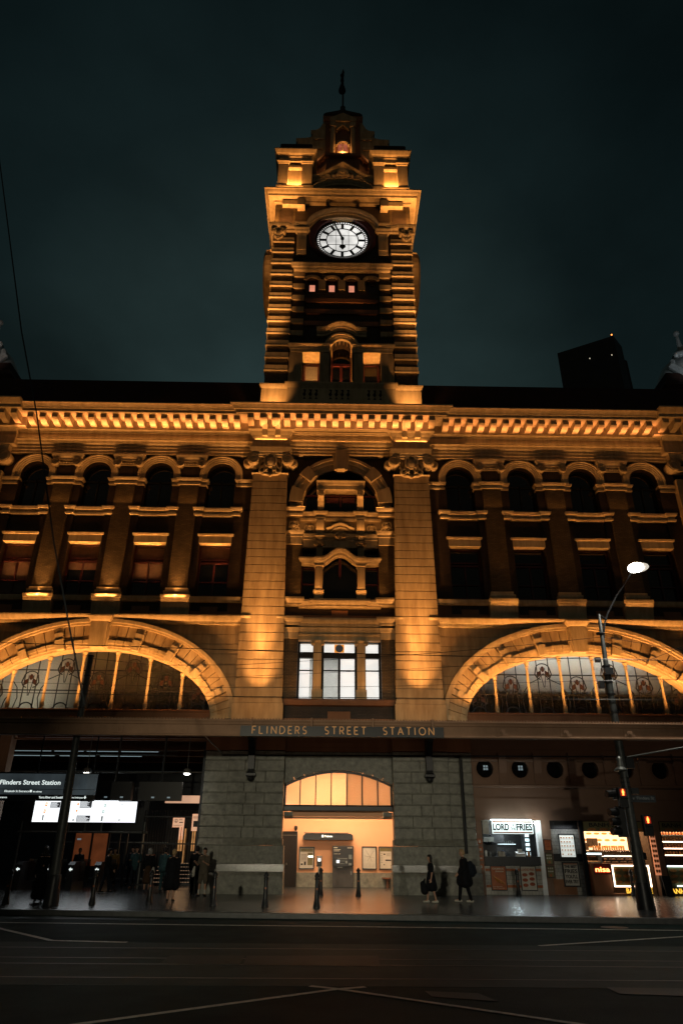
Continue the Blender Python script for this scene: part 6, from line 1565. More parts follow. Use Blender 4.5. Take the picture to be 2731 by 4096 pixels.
# ================================================================ STREET FURNITURE
def bollard(x, y, h=1.02):
    t = thing('bollard', '', 'bollard', (x, y, 0))
    e = MB(); e.lathe(x, y, [(.125, 0), (.125, .05), (.11, .07), (.10, .16), (.085, .2), (.078, .24), (.062, .8), (.085, .82), (.085, .85), (.065, .87), (.065, .9)], 14); e.build('post', 'black', t, smooth=True)
    e = MB(); e.lathe(x, y, [(.085, .9), (.095, .92), (.085, .96), (.05, 1.0), (.03, 1.03), (.005, 1.05)], 14); e.build('cap', 'black', t, smooth=True)
    e = MB(); e.box(x-.03, x+.03, y-.078, y-.07, .52, .58); e.build('reflector', 'poster_red', t)
    return t
bl = [(-11.25, 26.6, 'cast iron bollard at the left edge beside the long-dressed person'), (-8.43, 26.86, 'cast iron bollard between the grey pole and the waiting group'),
      (-6.6, 27.3, 'cast iron bollard just left of the person with bare calves'), (-4.28, 26.58, 'cast iron bollard in front of the left edge of the left granite pier'),
      (-2.5, 26.16, 'cast iron bollard in front of the middle of the left granite pier'), (-.78, 25.75, 'nearest bollard in front of the ticket hall doorway'),
      (-.72, 32.56, 'bollard standing right behind the nearest one in the ticket hall doorway'), (.85, 32.53, 'bollard in front of the ticket machine'),
      (7.73, 33.3, 'bollard against the tiled front of the fries kiosk'), (12.69, 33.3, 'bollard in front of the lit picture case of the bread roll shop')]
b0 = bollard(bl[0][0], bl[0][1]); b0['label'] = bl[0][2]; b0['group'] = 'bollards along the pavement'
for x, y, lb in bl[1:]: dup(b0, (x, y, 0), lb)

# left pole
t = thing('tram_wire_pole', 'grey steel pole with a flat cap at the left, rising through the canopy', 'pole', (-9.72, 26.4, 0))
e = MB(); e.tube([(-9.68, 26.4, .9), (-9.74, 26.4, 5.35), (-9.72, 26.4, 8.38)], [.17, .13, .10], 14); e.build('shaft', 'polegrey', t, smooth=True)
e = MB(); e.lathe(-9.66, 26.4, [(.26, 0), (.24, .3), (.21, .75), (.2, .85), (.18, .9)], 14); e.build('base_sleeve', 'black', t, smooth=True)
e = MB(); e.lathe(-9.72, 26.4, [(.12, 8.36), (.12, 8.42), (.02, 8.44)], 14); [e.lathe(-9.72, 26.4, [(.125, z), (.125, z+.05)], 12) for z in (6.4, 7.6)]; e.build('cap', 'black', t)
# right pole with lamp arm and signals
PXr, PYr = 10.1, 25.9
t = thing('street_lamp_pole', 'tall pole at the right with a glowing lamp on a curved arm, cables and bands', 'street lamp', (PXr, PYr, 0))
e = MB(); e.tube([(PXr-.02, PYr, .8), (PXr, PYr, 5.3), (PXr, PYr, 7.6), (PXr+.02, PYr, 8.1), (PXr+.07, PYr, 10.15)], [.17, .145, .135, .10, .06], 14); e.build('shaft', 'polegrey', t, smooth=True)
e = MB(); e.lathe(PXr-.02, PYr, [(.26, 0), (.24, .5), (.2, .8)], 14); e.tube([(PXr+.28, PYr+.05, 0), (PXr+.22, PYr+.05, 1.2), (PXr+.12, PYr+.05, 3.2), (PXr+.14, PYr, 5.2)], [.07, .05, .04, .03], 8); e.build('base_sleeve', 'black', t, smooth=True)
e = MB()
for z in (6.35, 6.7, 7.0, 7.45, 8.05, 9.35, 3.9, 4.05, 3.75): e.lathe(PXr, PYr, [(.16, z), (.16, z+.05)], 12)
e.box(PXr-.16, PXr+.16, PYr-.25, PYr-.1, 7.72, 7.98); e.box(PXr-.36, PXr-.18, PYr-.1, PYr+.1, 8.25, 8.42); e.box(PXr-.4, PXr-.2, PYr-.12, PYr+.05, 7.25, 7.5)
e.box(PXr+.12, PXr+.4, PYr-.1, PYr+.1, 4.4, 4.75); e.box(PXr+.15, PXr+.42, PYr-.05, PYr+.1, 3.55, 3.75); e.build('bands_and_boxes', 'iron', t)
e = MB(); e.tube([(PXr+.04, PYr, 9.0), (10.28, PYr-.1, 9.7), (10.42, 25.7, 10.1), (10.75, 25.3, 10.75), (11.0, 24.9, 11.1), (11.1, 24.5, 11.36)], [.045, .04, .035, .035, .03, .03], 8); e.build('arm', 'black', t, smooth=True)
e = MB(); e.tube([(PXr+.07, PYr, 10.15), (10.35, 25.7, 9.9)], .02, 6); e.build('brace', 'iron', t)
e = MB(); e.ball(11.32, 24.2, 11.48, .22, 10, 1.6, 1.8, .6); e.build('lamp_housing', 'lamphood', t, smooth=True)
e = MB(); e.ball(11.15, 24.1, 11.44, .22, 10, 1.3, 1.5, .75); e.build('lamp_glass', 'lampwhite', t, smooth=True)
e = MB(); e.lathe(9.9, 25.6, [(.22, 4.28), (.24, 4.32), (.12, 4.42), (.10, 4.7), (.04, 4.78)], 12); e.tube([(9.9, 25.6, 4.7), (10.1, 25.8, 4.7)], .03, 6); e.build('bell_lamp', 'steel', t)
e = MB(); e.tube([(PXr+.1, 25.6, 4.75), (12.1, 24.2, 5.0)], .03, 6); e.build('side_arm', 'steel', t)
def signal(name, lb, x, y, aspects, zt, mx, red=None):
    t = thing(name, lb, 'traffic light', (x, y, zt-.4*aspects))
    e = MB(); h = .30*aspects+.06; e.box(x-.15, x+.15, y, y+.2, zt-h, zt); e.build('housing', 'black', t, bevel=.02)
    if red is not None:
        e = MB(); e.box(x-.10, x+.10, y-.012, y-.002, zt-.28, zt-.05); e.build('lens', 'redlens', t)
        e = MB(); e.disc(x, zt-.085, .02, y-.03, y-.014, 8); e.poly([(x-.035, zt-.11), (x+.03, zt-.11), (x+.04, zt-.19), (x+.02, zt-.19), (x+.025, zt-.26), (x+.002, zt-.26), (x-.003, zt-.2), (x-.008, zt-.26), (x-.03, zt-.26), (x-.025, zt-.18), (x-.04, zt-.18)], y-.03, y-.014); e.build('red_figure', 'sigred', t)
    e = MB()
    for k in range(aspects):
        z = zt-.17-.30*k
        if mx: e.tube([(x-.1, y+.05, z), (x-.42, y-.05, z-.02)], [.13, .12], 12)
        else: e.box(x-.13, x+.13, y-.18, y, z+.11, z+.125)
    e.build('visor', 'black', t)
    return t
signal('pedestrian_signal', 'pedestrian signal with a red standing figure high on the left of the pole', 9.72, 25.3, 2, 3.72, False, 1)
signal('pedestrian_signal', 'smaller pedestrian signal with a red figure on the right of the pole', 10.46, 25.4, 2, 2.86, False, 1)
signal('traffic_signal', 'three-aspect traffic signal seen side on, black hoods to the left of the pole', 9.62, 25.5, 3, 3.12, True)
signal('traffic_signal', 'single-aspect round black signal head facing left near the top of the signals', 9.62, 25.5, 1, 3.7, True)
t = thing('street_name_sign', 'small dark street name blade on the right of the pole', 'sign', (10.6, 25.8, 3.3)); e = MB(); e.box(10.15, 11.02, 25.75, 25.78, 3.27, 3.5); e.build('blade', 'bladesign', t); text('lettering', 'Flinders St', 10.36, 3.36, 25.745, .10, 'bladetext', t, .6); e = MB(); e.poly([(10.2, 3.42), (10.28, 3.42), (10.24, 3.34)], 25.74, 25.748); e.build('arrow', 'bladetext', t)

# wires
from_px = lambda x, y, D: P_(x, y, D)
_f = 1568; _p = R(26.36); _yaw = R(.8); _ro = R(.4)
def P_(x, y, D):   # direction of a sight line -> a point on the plane Y = D (used for slack overhead wires)
    dx = x-784; dy = 1176-y
    u = (dx*math.cos(_ro)-dy*math.sin(_ro))/_f; w = (dy*math.cos(_ro)+dx*math.sin(_ro))/_f
    up = w*math.cos(_p)+math.sin(_p); fw = math.cos(_p)-w*math.sin(_p)
    X = u*math.cos(_yaw)+fw*math.sin(_yaw); Y = -u*math.sin(_yaw)+fw*math.cos(_yaw)
    return (-.42+X/Y*D, D, 1.7+up/Y*D)
wires = [([(-200, 1465), (0, 1476), (270, 1484), (545, 1493), (690, 1498), (1064, 1507), (1568, 1518), (1700, 1520)], 24, .014, 'upper straight tram wire crossing both arches'),
         ([(-200, 1588), (0, 1590), (300, 1596), (545, 1600), (870, 1603), (1568, 1608), (1700, 1609)], 23, .013, 'lowest straight tram wire crossing in front of the window sill'),
         ([(205, 1512), (360, 1528), (545, 1527), (760, 1515), (999, 1500), (1200, 1482), (1382, 1463)], 26, .010, 'sagging span wire between the two poles'),
         ([(1382, 1463), (1450, 1474), (1568, 1494), (1700, 1510)], 26, .010, 'span wire leaving the right pole to the right'),
         ([(195, 1545), (400, 1560), (600, 1552), (870, 1540), (1100, 1528), (1390, 1505)], 25.5, .007, 'thin slack cable just under the span wire'),
         ([(-200, 1560), (200, 1572), (560, 1580), (900, 1576), (1300, 1565), (1700, 1558)], 24.5, .007, 'thin cable crossing the middle of the lit windows'),
         ([(1390, 1475), (1480, 1520), (1568, 1485), (1700, 1400)], 25.8, .010, 'slanting stay wire on the right arch'),
         ([(-3, 330), (0, 370), (50, 760), (85, 950), (125, 1250), (160, 1440), (195, 1620)], 12, .016, 'dark cable running steeply down the left side against the sky')]
for pts, D, r, lb in wires:
    e = MB(); e.tube([P_(a, b, D) for a, b in pts], r, 5); tag(e.build('overhead_wire', 'black'), lb, 'wire', 'overhead wires')

# ================================================================ FLOODLIGHTS (fixtures)
def flood(x, y, z, w=.35):
    t = thing('floodlight', '', 'floodlight', (x, y, z))
    e = MB(); e.prism_x(x-w, x+w, [(y-.12, z+.18), (y+.2, z+.10), (y+.22, z+.42), (y-.1, z+.52)]); e.build('housing', 'black', t, bevel=.02)
    e = MB(); e.box(x-w-.03, x-w-.005, y-.03, y+.1, z, z+.35); e.box(x+w+.005, x+w+.03, y-.03, y+.1, z, z+.35); e.box(x-w-.03, x+w+.03, y-.05, y+.12, z-.02, z); e.build('stirrup', 'iron', t)
    return t
fl = flood(-4.15, 33.2, 24.55); fl['label'] = 'black floodlight on the cornice at the foot of the tower, left one'; fl['group'] = 'floodlights on the cornice'
dup(fl, (4.15, 33.2, 24.55), 'black floodlight on the cornice at the foot of the tower, right one')

# ================================================================ PEOPLE
def blob(name, caps, mat, parent, vox=.016, smooth=4, ells=()):
    # tapered capsules and ellipsoids fused by a voxel remesh into one continuous surface
    e = MB()
    for p0, p1, r0, r1 in caps:
        p0, p1 = Vector(p0), Vector(p1); d = p1-p0; L = d.length or 1e-3; n = 10
        t = d/L if L > 1e-3 else Vector((0, 0, 1)); a = t.orthogonal().normalized(); b = t.cross(a)
        rings = []
        for k in range(4): q = math.pi/2*(1-k/4); rings.append((p0-t*r0*math.sin(q), r0*math.cos(q)))
        rings.append((p0, r0)); rings.append((p1, r1))
        for k in range(1, 5): q = math.pi/2*k/4; rings.append((p1+t*r1*math.sin(q), r1*math.cos(q)))
        vs = []; fs = []
        for c, r in rings: r = max(r, 1e-4); vs += [tuple(c+(a*math.cos(2*math.pi*k/n)+b*math.sin(2*math.pi*k/n))*r) for k in range(n)]
        for i in range(len(rings)-1): fs += [(i*n+k, i*n+(k+1) % n, (i+1)*n+(k+1) % n, (i+1)*n+k) for k in range(n)]
        fs += [tuple(range(n-1, -1, -1)), tuple((len(rings)-1)*n+k for k in range(n))]
        e.add(vs, fs)
    for c, rx, ry, rz in ells: 
        e.ball(0, 0, 0, 1, 8, 1, 1, 1, Matrix.Translation(c) @ Matrix.Diagonal((rx, ry, rz, 1)))
    me = bpy.data.meshes.new(name); me.from_pydata(e.v, [], e.f); me.update()
    bm = bmesh.new(); bm.from_mesh(me); bmesh.ops.recalc_face_normals(bm, faces=bm.faces); bm.to_mesh(me); bm.free()
    me.materials.append(M[mat])
    o = bpy.data.objects.new(name, me); COL.objects.link(o); o.parent = parent
    m = o.modifiers.new('fuse', 'REMESH'); m.mode = 'VOXEL'; m.voxel_size = vox; m.use_smooth_shade = True
    m = o.modifiers.new('relax', 'SMOOTH'); m.iterations = smooth; m.factor = .5
    return o

def hand(caps, wr, d, side, fwd, curl=.5, s=1.0):
    # wr wrist position, d direction of the fingers, side = across the palm, fwd = palm normal
    wr, d, side, fwd = Vector(wr), Vector(d).normalized(), Vector(side).normalized(), Vector(fwd).normalized()
    for k in (-1, -.33, .33, 1):
        caps.append((wr+d*.015, wr+d*.085*s+side*.028*k*s, .017*s, .014*s))
    for k, L in zip((-1, -.33, .33, 1), (.062, .078, .084, .070)):
        b = wr+d*.09*s+side*.029*k*s; m = b+(d+fwd*curl*.35).normalized()*L*.5*s; t = m+(d+fwd*curl*1.2).normalized()*L*.5*s
        caps.append((b, m, .0095*s, .009*s)); caps.append((m, t, .009*s, .0075*s))
    b = wr+d*.03*s+side*.032*s; m = b+(d*.6+side*.7+fwd*.3).normalized()*.045*s; t = m+(d+side*.25+fwd*.4).normalized()*.035*s
    caps.append((b, m, .012*s, .010*s)); caps.append((m, t, .010*s, .008*s))

def person(lb, x, y, face, h=1.7, stride=.0, arms=((.0, .15), (.0, .15)), top='cloth_black', bottom='cloth_black', style='trousers', hair='hair_dark', hairlen=0, shoe='shoe_dark', coat=0, sleeves=1.0, lean=0.0, z0=0.0, socks=None, wide=1.0, cap=None, legs_bare=False):
    # local frame: the person faces -Y; rotated afterwards. arms: (forward swing, elbow bend) for right, left
    t = thing('person', lb, 'person', (x, y, z0)); t.rotation_euler.z = face
    k = h/1.75; V = lambda a, b, c: Vector((a*k, (b-lean*max(0, c-.9))*k, c*k))
    hipz, kneez, ank = .92, .50, .08
    body = []; shoes = []; trou = []; J = {}
    for s, st in ((-1, stride), (1, -stride)):
        hip = V(s*.09, 0, hipz); kn = V(s*.095, -.45*math.sin(st)*1.0-.02, hipz-.42*math.cos(st)); 
        bend = max(0, -st)*.9
        an = kn+V(0, 0, 0)-V(0, 0, 0)+Vector((s*.005*k, (.42*math.sin(-st*.6+bend*.6))*k*1.0+.0, -.42*k*math.cos(st*.5)))
        an.z = max(an.z, ank*k)
        body += [(hip, kn, .082*k, .055*k), (kn, an, .053*k, .035*k), (V(0, .0, .95), hip, .1*k, .085*k)]
        toe = an+Vector((s*.015, -.15*k, -.035*k)); heel = an+Vector((0, .05*k, -.035*k))
        body.append((an, toe, .035*k, .03*k)); shoes += [(heel, toe, .043*k, .038*k), (an+Vector((0, .01, -.01)), heel, .045*k, .043*k)]
        J[s] = (hip, kn, an)
    body += [(V(0, 0, .98), V(0, .0, 1.15), .125*k, .115*k), (V(-.04, 0, 1.15), V(-.07, .0, 1.33), .105*k, .11*k), (V(.04, 0, 1.15), V(.07, .0, 1.33), .105*k, .11*k), (V(-.13, 0, 1.41), V(.13, 0, 1.41), .065*k, .065*k), (V(0, .01, 1.40), V(0, -.01, 1.54), .056*k, .05*k)]
    hd = V(0, -.02, 1.635)
    ells = [(hd, .073*k, .088*k, .105*k)]
    body += [(hd+Vector((0, -.045*k, -.05*k)), hd+Vector((0, -.055*k, -.075*k)), .04*k, .028*k), (hd+Vector((0, -.083*k, .015*k)), hd+Vector((0, -.103*k, -.018*k)), .009*k, .013*k)]  # jaw, nose
    body += [(hd+Vector((-.03*k, -.078*k, .028*k)), hd+Vector((.03*k, -.078*k, .028*k)), .013*k, .013*k), (hd+Vector((-.018*k, -.085*k, -.045*k)), hd+Vector((.018*k, -.085*k, -.045*k)), .008*k, .008*k)]
    for s in (-1, 1): body.append((hd+Vector((s*.074*k, .005, .012*k)), hd+Vector((s*.076*k, .008, -.022*k)), .012*k, .009*k))
    sl = []
    for s, (sw, eb) in zip((-1, 1), arms):
        sh = V(s*.185, 0, 1.40); out = .04+.25*abs(eb)*.1
        el = sh+Vector((s*out*k, -.29*math.sin(sw)*k, -.29*math.cos(sw)*k)); fa = sw+eb*1.6
        fd = Vector((-s*.12*eb, -math.sin(fa), -math.cos(fa))).normalized(); wr = el+fd*.25*k
        body += [(sh, el, .045*k, .036*k), (el, wr, .036*k, .024*k), (V(s*.12, 0, 1.40), sh, .06*k, .05*k)]
        hand(body, wr, fd, Vector((0, -math.cos(fa), math.sin(fa))) if eb < .9 else Vector((-s, 0, 0)), Vector((-s, 0, 0)) if eb < .9 else Vector((0, math.sin(fa), -math.cos(fa))), .6, k)
        sl += [(V(s*.1, 0, 1.39), sh, .078*k, .066*k), (sh, sh.lerp(el, min(1, sleeves*2)), .062*k, .052*k)]
        if sleeves > .55: sl.append((el, el.lerp(wr, min(1, (sleeves-.5)*2)), .05*k, .038*k))
        J['w%d' % s] = wr
    blob('body', body, 'skin', t, .0075, 3, ells)
    # clothing
    if style != 'dress':
        low = .86 if not coat else .9
        tc = sl+[(V(-.05, 0, low+.06), V(-.075, 0, 1.33), .125*k*wide, .13*k), (V(.05, 0, low+.06), V(.075, 0, 1.33), .125*k*wide, .13*k), (V(0, 0, low), V(0, 0, 1.25), .145*k*wide, .135*k), (V(0, 0, 1.38), V(0, -.005, 1.47), .075*k, .06*k)]
        if coat:
            for s in (-1, 1): tc += [(V(s*.07, .0, .95), V(s*.11*wide, .0, coat+.06), .14*k*wide, .15*k*wide), (V(0, .06, 1.0), V(0, .12*wide, coat+.08), .16*k*wide, .15*k*wide), (V(0, -.04, 1.0), V(0, -.10*wide, coat+.08), .15*k*wide, .14*k*wide), (V(0, .03, 1.05), V(0, .04, 1.36), .17*k*wide, .13*k)]
        blob('coat' if coat else 'shirt', tc, top, t, .014, 5)
    if style == 'dress':
        tc = sl+[(V(-.05, 0, 1.05), V(-.07, 0, 1.34), .105*k, .125*k), (V(.05, 0, 1.05), V(.07, 0, 1.34), .105*k, .125*k), (V(0, 0, 1.38), V(0, -.005, 1.46), .072*k, .06*k)]
        for a in range(6): tc.append((V(.03*math.cos(a), .03*math.sin(a), 1.05), V(.12*wide*math.cos(a), .11*wide*math.sin(a), coat+.1), .125*k, .12*k*wide))
        blob('dress', tc, top, t, .015, 5)
    elif style == 'skirt':
        tc = []
        for a in range(6): tc.append((V(.03*math.cos(a), .03*math.sin(a), .98), V(.12*math.cos(a), .11*math.sin(a), .42), .13*k, .1*k))
        blob('skirt', tc, bottom, t, .015, 5)
    elif not legs_bare:
        tc = []
        for s in (-1, 1):
            hip, kn, an = J[s]
            end = an if style == 'trousers' else kn.lerp(an, .05)
            tc += [(hip+V(0, 0, .04), kn, .1*k, .075*k), (V(0, 0, .93), hip, .13*k, .11*k)]
            if style == 'trousers': tc.append((kn, end, .073*k, .058*k))
            else: tc.append((hip, kn+V(0, 0, .03), .11*k, .09*k))
        blob('trousers' if style == 'trousers' else 'shorts', tc, bottom, t, .014, 4)
    blob('shoes', shoes, shoe, t, .011, 2)
    if socks: blob('socks', [(J[s][2]+V(0, 0, -.02), J[s][2].lerp(J[s][1], .35), .045*k, .048*k) for s in (-1, 1)], socks, t, .011, 2)
    hc = [(hd+Vector((0, .02*k, .045*k)), hd+Vector((0, .035*k, -.02*k)), .086*k, .082*k), (hd+Vector((0, -.03*k, .07*k)), hd+Vector((0, .02*k, .06*k)), .062*k, .075*k)]
    if hairlen:
        for s in (-1, 0, 1): hc.append((hd+Vector((s*.05*k, .04*k, 0)), hd+Vector((s*.06*k, .06*k, -hairlen*k)), .06*k, .045*k))
    if hair: blob('hair', hc, hair, t, .012, 2)
    if cap:
        blob('cap', [(hd+Vector((0, .0, .06*k)), hd+Vector((0, .02*k, .05*k)), .09*k, .09*k), (hd+Vector((-.03*k, -.1*k, .045*k)), hd+Vector((.03*k, -.1*k, .045*k)), .03*k, .03*k)], cap, t, .012, 2)
    return t, J, k
LEFT = R(-90)   # facing -X : rotate the -Y facing figure
def bag(lb, caps, mat, vox=.013, name='handbag'):
    c = Vector((0, 0, 0))
    for a, b, r0, r1 in caps: c += (Vector(a)+Vector(b))/2
    c /= len(caps); t = thing(name, lb, 'bag', tuple(c))
    blob('body', [(Vector(a)-c, Vector(b)-c, r0, r1) for a, b, r0, r1 in caps], mat, t, vox)
    return t
person('long-haired woman in a black dress and off-white shoes walking past the right granite pier', 3.35, 28.4, LEFT, 1.57, .2, ((.12, .1), (-.1, .2)), 'cloth_black', style='dress', coat=.45, wide=1.15, hairlen=.42, shoe='shoe_white', sleeves=.45)
bag('black cloth bag hanging in front of the walking woman with long hair', [((3.02, 28.2, .62), (3.08, 28.2, .42), .10, .15), ((3.1, 28.2, .78), (3.04, 28.2, .6), .03, .08)], 'cloth_black')
person('blond short-haired person in a long black coat walking left behind the woman', 4.62, 28.7, LEFT, 1.76, .24, ((-.1, .3), (.1, .5)), 'cloth_black', 'cloth_black', hair='hair_blond', coat=.60, shoe='shoe_white', wide=1.22)
bag('black backpack on the blond person in the long coat', [((4.88, 28.7, 1.26), (4.92, 28.7, .98), .12, .15), ((4.98, 28.7, 1.18), (5.02, 28.7, 1.02), .10, .10)], 'cloth_navy', name='backpack')
person('worker in a dark cap and shirt behind the fries kiosk counter', 7.6, 34.95, R(8), 1.74, 0, ((.3, .7), (.3, .7)), 'cloth_black', 'cloth_black', cap='cloth_navy')
person('person in a long black dress holding a phone beside the left grey pole', -10.55, 27.6, R(200), 1.72, 0, ((.4, 1.1), (.1, .3)), 'cloth_black', style='dress', coat=.12, hair='hair_dark', hairlen=.12, wide=1.15)
person('man in dark clothes and tan shoes standing behind the long-dressed person', -12.4, 32.6, R(160), 1.78, .15, ((.2, .8), (0, .2)), 'cloth_black', 'cloth_black', shoe='shoe_brown')
person('person in a mustard shirt and black trousers walking out of the concourse', -11.3, 39.2, R(10), 1.74, .22, ((.35, .35), (-.4, .2)), 'cloth_mustard', 'cloth_black', shoe='shoe_brown')
person('bald-headed person in dark clothes left of the mustard shirt', -12.0, 40.2, R(30), 1.6, .1, ((0, .2), (0, .2)), 'cloth_navy', 'cloth_black', hair=None)
person('dark-haired man in a dark jacket just behind the mustard shirt', -10.75, 40.6, R(-15), 1.8, .1, ((0, .2), (0, .2)), 'cloth_navy', 'cloth_black')
person('person in a dark teal top and jeans holding something in both hands', -9.7, 37.2, R(5), 1.8, .2, ((.3, .9), (.3, .8)), 'cloth_teal', 'cloth_navy', shoe='shoe_brown')
person('person in a rust red top half hidden behind the dark teal top', -9.25, 38.2, R(-10), 1.75, .1, ((0, .3), (0, .3)), 'cloth_red', 'cloth_black')
person('grey-haired person in a black top and long brown skirt seen from behind', -8.4, 34.4, R(185), 1.74, .0, ((0, .2), (.1, .4)), 'cloth_black', 'cloth_brown', style='skirt', hair='hair_grey', hairlen=.1)
bag('pale handbag at the side of the grey-haired person in the brown skirt', [((-8.12, 34.1, .95), (-8.12, 34.1, .78), .05, .09)], 'cloth_cream')
person('person in a teal coat and wide teal trousers seen from behind', -7.75, 34.6, R(175), 1.78, .0, ((0, .15), (0, .15)), 'cloth_teal', 'cloth_teal', coat=.82)
person('person in a wide black knee-length coat with bare calves, back to the street', -6.1, 28.3, R(178), 1.70, .0, ((0, .3), (0, .3)), 'cloth_black', 'cloth_black', hair='hair_blond', coat=.50, wide=1.3, legs_bare=True)
person('tall dark-clothed person standing right of the wide black coat', -6.0, 32.6, R(190), 1.84, .0, ((0, .15), (0, .15)), 'cloth_black', 'cloth_black')
person('man in a taupe shirt, shorts and white socks leaning by the granite pier', -5.5, 31.6, R(-20), 1.76, .1, ((.3, 1.0), (.3, 1.0)), 'cloth_taupe', 'cloth_taupe', style='shorts', socks='cloth_cream', sleeves=.4)
person('person in dark clothes far inside the concourse behind the ticket gates', -12.9, 38.6, R(15), 1.72, .1, ((.1, .3), (.2, .5)), 'cloth_navy', 'cloth_black')
person('bare-headed person in black between the left pole and the rust coloured panels', -10.0, 33.6, R(120), 1.7, .2, ((.2, .3), (-.2, .2)), 'cloth_black', 'cloth_navy')
person('person in a brown top at the foot of the lit stairs', -7.3, 39.6, R(190), 1.7, .2, ((.2, .3), (-.2, .2)), 'cloth_brown', 'cloth_black')
bag('pale tote bag hanging beside the man in the taupe shirt', [((-5.85, 31.4, 1.05), (-5.9, 31.4, .78), .04, .10)], 'cloth_cream')

# ================================================================ LIGHTS
OR = (1.0, .42, .11); OR2 = (1.0, .44, .13)
def area(name, x0, x1, y, z, power, col=OR, depth=.05, rot=(180, 0, 0), spread=180):
    l = bpy.data.lights.new(name, 'AREA'); l.shape = 'RECTANGLE'; l.size = abs(x1-x0); l.size_y = depth; l.energy = power; l.color = col; l.spread = R(spread)
    o = bpy.data.objects.new(name, l); COL.objects.link(o); o.location = ((x0+x1)/2, y, z); o.rotation_euler = tuple(R(a) for a in rot); return o
def spot(name, p, q, power, col=OR, cone=60, blend=.6, r=.06):
    l = bpy.data.lights.new(name, 'SPOT'); l.energy = power; l.color = col; l.spot_size = R(cone); l.spot_blend = blend; l.shadow_soft_size = r
    o = bpy.data.objects.new(name, l); COL.objects.link(o); o.location = p; o.rotation_euler = (Vector(q)-Vector(p)).to_track_quat('-Z', 'Y').to_euler(); return o
def point(name, p, power, col, r=.1):
    l = bpy.data.lights.new(name, 'POINT'); l.energy = power; l.color = col; l.shadow_soft_size = r
    o = bpy.data.objects.new(name, l); COL.objects.link(o); o.location = p; return o
for a, b, pw in ((-18.4, -5.5, 13), (7.2, 18.4, 9), (-2.8, 2.8, 6)): area('cornice_line_light', a, b, W-.52 if abs(a) > 3 else W-.62, 22.772, pw, depth=.012, rot=(180, 0, 0))
for s in (-1, 1): area('cornice_line_light', s*3.1, s*4.9, W-.81, 22.72, 6, depth=.03)
for a, b, pw in ((-18.4, -5.5, 88), (5.9, 18.4, 52)): area('cornice_wash_light', a, b, W-1.12, 22.75, pw, (1, .36, .12), depth=.06, rot=(180, 0, 0), spread=66)
area('cornice_wash_light', -5.0, 5.0, W-1.35, 22.75, 62, (1, .36, .12), depth=.06, rot=(180, 0, 0), spread=66)
# upper storey wash from the ledges
for a, b, pw in ((-18.8, -5.3, 1.0), (5.3, 18.8, .60)):
    area('sill_strip_light', a, b, W-.36, 18.7, 27*pw, rot=(178, 0, 0), spread=110)
    area('architrave_strip_light', a, b, W-.36, 20.6, 12*pw, rot=(178, 0, 0), spread=120)
    area('string_strip_light', a, b, W-.44, 13.56, 26*(1 if a < 0 else .14), rot=(178, 0, 0), spread=90)
for px in PX:
    spot('pilaster_uplight', (-px, W-.50, 13.3), (-px, W-.15, 15.0), 420, OR2, 50, 1)
for px in PX: area('pilaster_foot_light', -px-.5, -px+.5, W-.46, 13.30, 9, OR2, .03, (178, 0, 0), 120)
for bx in BX: area('lintel_uplight', -bx-.6, -bx+.6, W+.12, 13.75, 15, rot=(180, 0, 0), spread=44)
# big pilasters
for s in (-1, 1):
    spot('pier_uplight', (s*3.9, 32.3, 7.3), (s*3.9, 33.6, 14.0), 6200, OR2, 28, 1)
    spot('pier_uplight', (s*3.9, 32.1, 7.3), (s*3.9, 33.6, 10.7), 1500, OR2, 48, 1)
    spot('pier_uplight', (s*3.9, 32.6, 7.2), (s*3.95, 33.6, 18), 380, OR2, 24, 1)
    area('pier_wash_light', s*3.0, s*4.8, 31.0, 7.2, 30, OR2, .2, (140, 0, 0), 150)
# arches
for s in (-1, 1):
    area('arch_strip_light', s*6.3, s*17.6, 32.75, 7.75, 500, rot=(164, 0, 0), spread=128)
    for k in range(5):
        x = 12.05-4.6+2.3*k; spot('arch_uplight', (s*x, 33.0, 7.8), (s*x, 33.9, 10.6), 80, OR2, 74, 1)
# centre bay
area('centre_strip_light', -2.6, 2.6, 33.4, 8.35, 24, rot=(176, 0, 0), spread=120)
area('centre_strip_light', -2.6, 2.6, 33.65, 12.45, 15, rot=(178, 0, 0), spread=120)
area('centre_strip_light', -2.4, 2.4, 33.62, 13.5, 32, rot=(178, 0, 0), spread=120)
area('centre_strip_light', -2.6, 2.6, 33.72, 17.3, 16, rot=(178, 0, 0), spread=140)
area('centre_strip_light', -2.4, 2.4, 33.7, 18.7, 25, rot=(178, 0, 0), spread=130)
# tower
for s in (-1, 1):
    spot('tower_floodlight', (s*4.15, 33.3, 25.05), (s*4.25, 34.5, 26.6), 520, OR2, 74, 1, .12)
    spot('tower_floodlight', (s*4.6, 32.3, 24.8), (s*4.45, 34.7, 35.5), 11000, OR2, 19, 1, .12)
    spot('tower_floodlight', (s*6.6, 33.5, 25.1), (s*5.0, 38.5, 42.0), 1400, OR, 30, .8, .12)
    area('corner_strip_light', s*3.5, s*5.1, T-.5, 41.95, 100, spread=150)
    area('turret_strip_light', s*2.6, s*4.8, T-.1, 45.15, 75, rot=(174, 0, 0), spread=130)
    area('turret_strip_light', s*3.2, s*4.1, T+.3, 46.7, 120, rot=(178, 0, 0))
    l = area('side_strip_light', TC-4.6, TC+1, 0, 0, 150); l.location = (s*5.2, TC-2.4, 42.1); l.rotation_euler = (R(180), 0, R(90))
    area('niche_light', s*1.45, s*2.45, T+.62, ZL+.1, 26, rot=(180, 0, 0), spread=80)
area('niche_light', -.6, .6, T+.72, ZL+.1, 40, rot=(180, 0, 0), spread=90)
area('lantern_light', -1.5, 1.5, T+1.9, 50.2, 60, rot=(170, 0, 0))
point('lantern_light', (0, TC-1.75, 54.6), 45, OR2, .05)
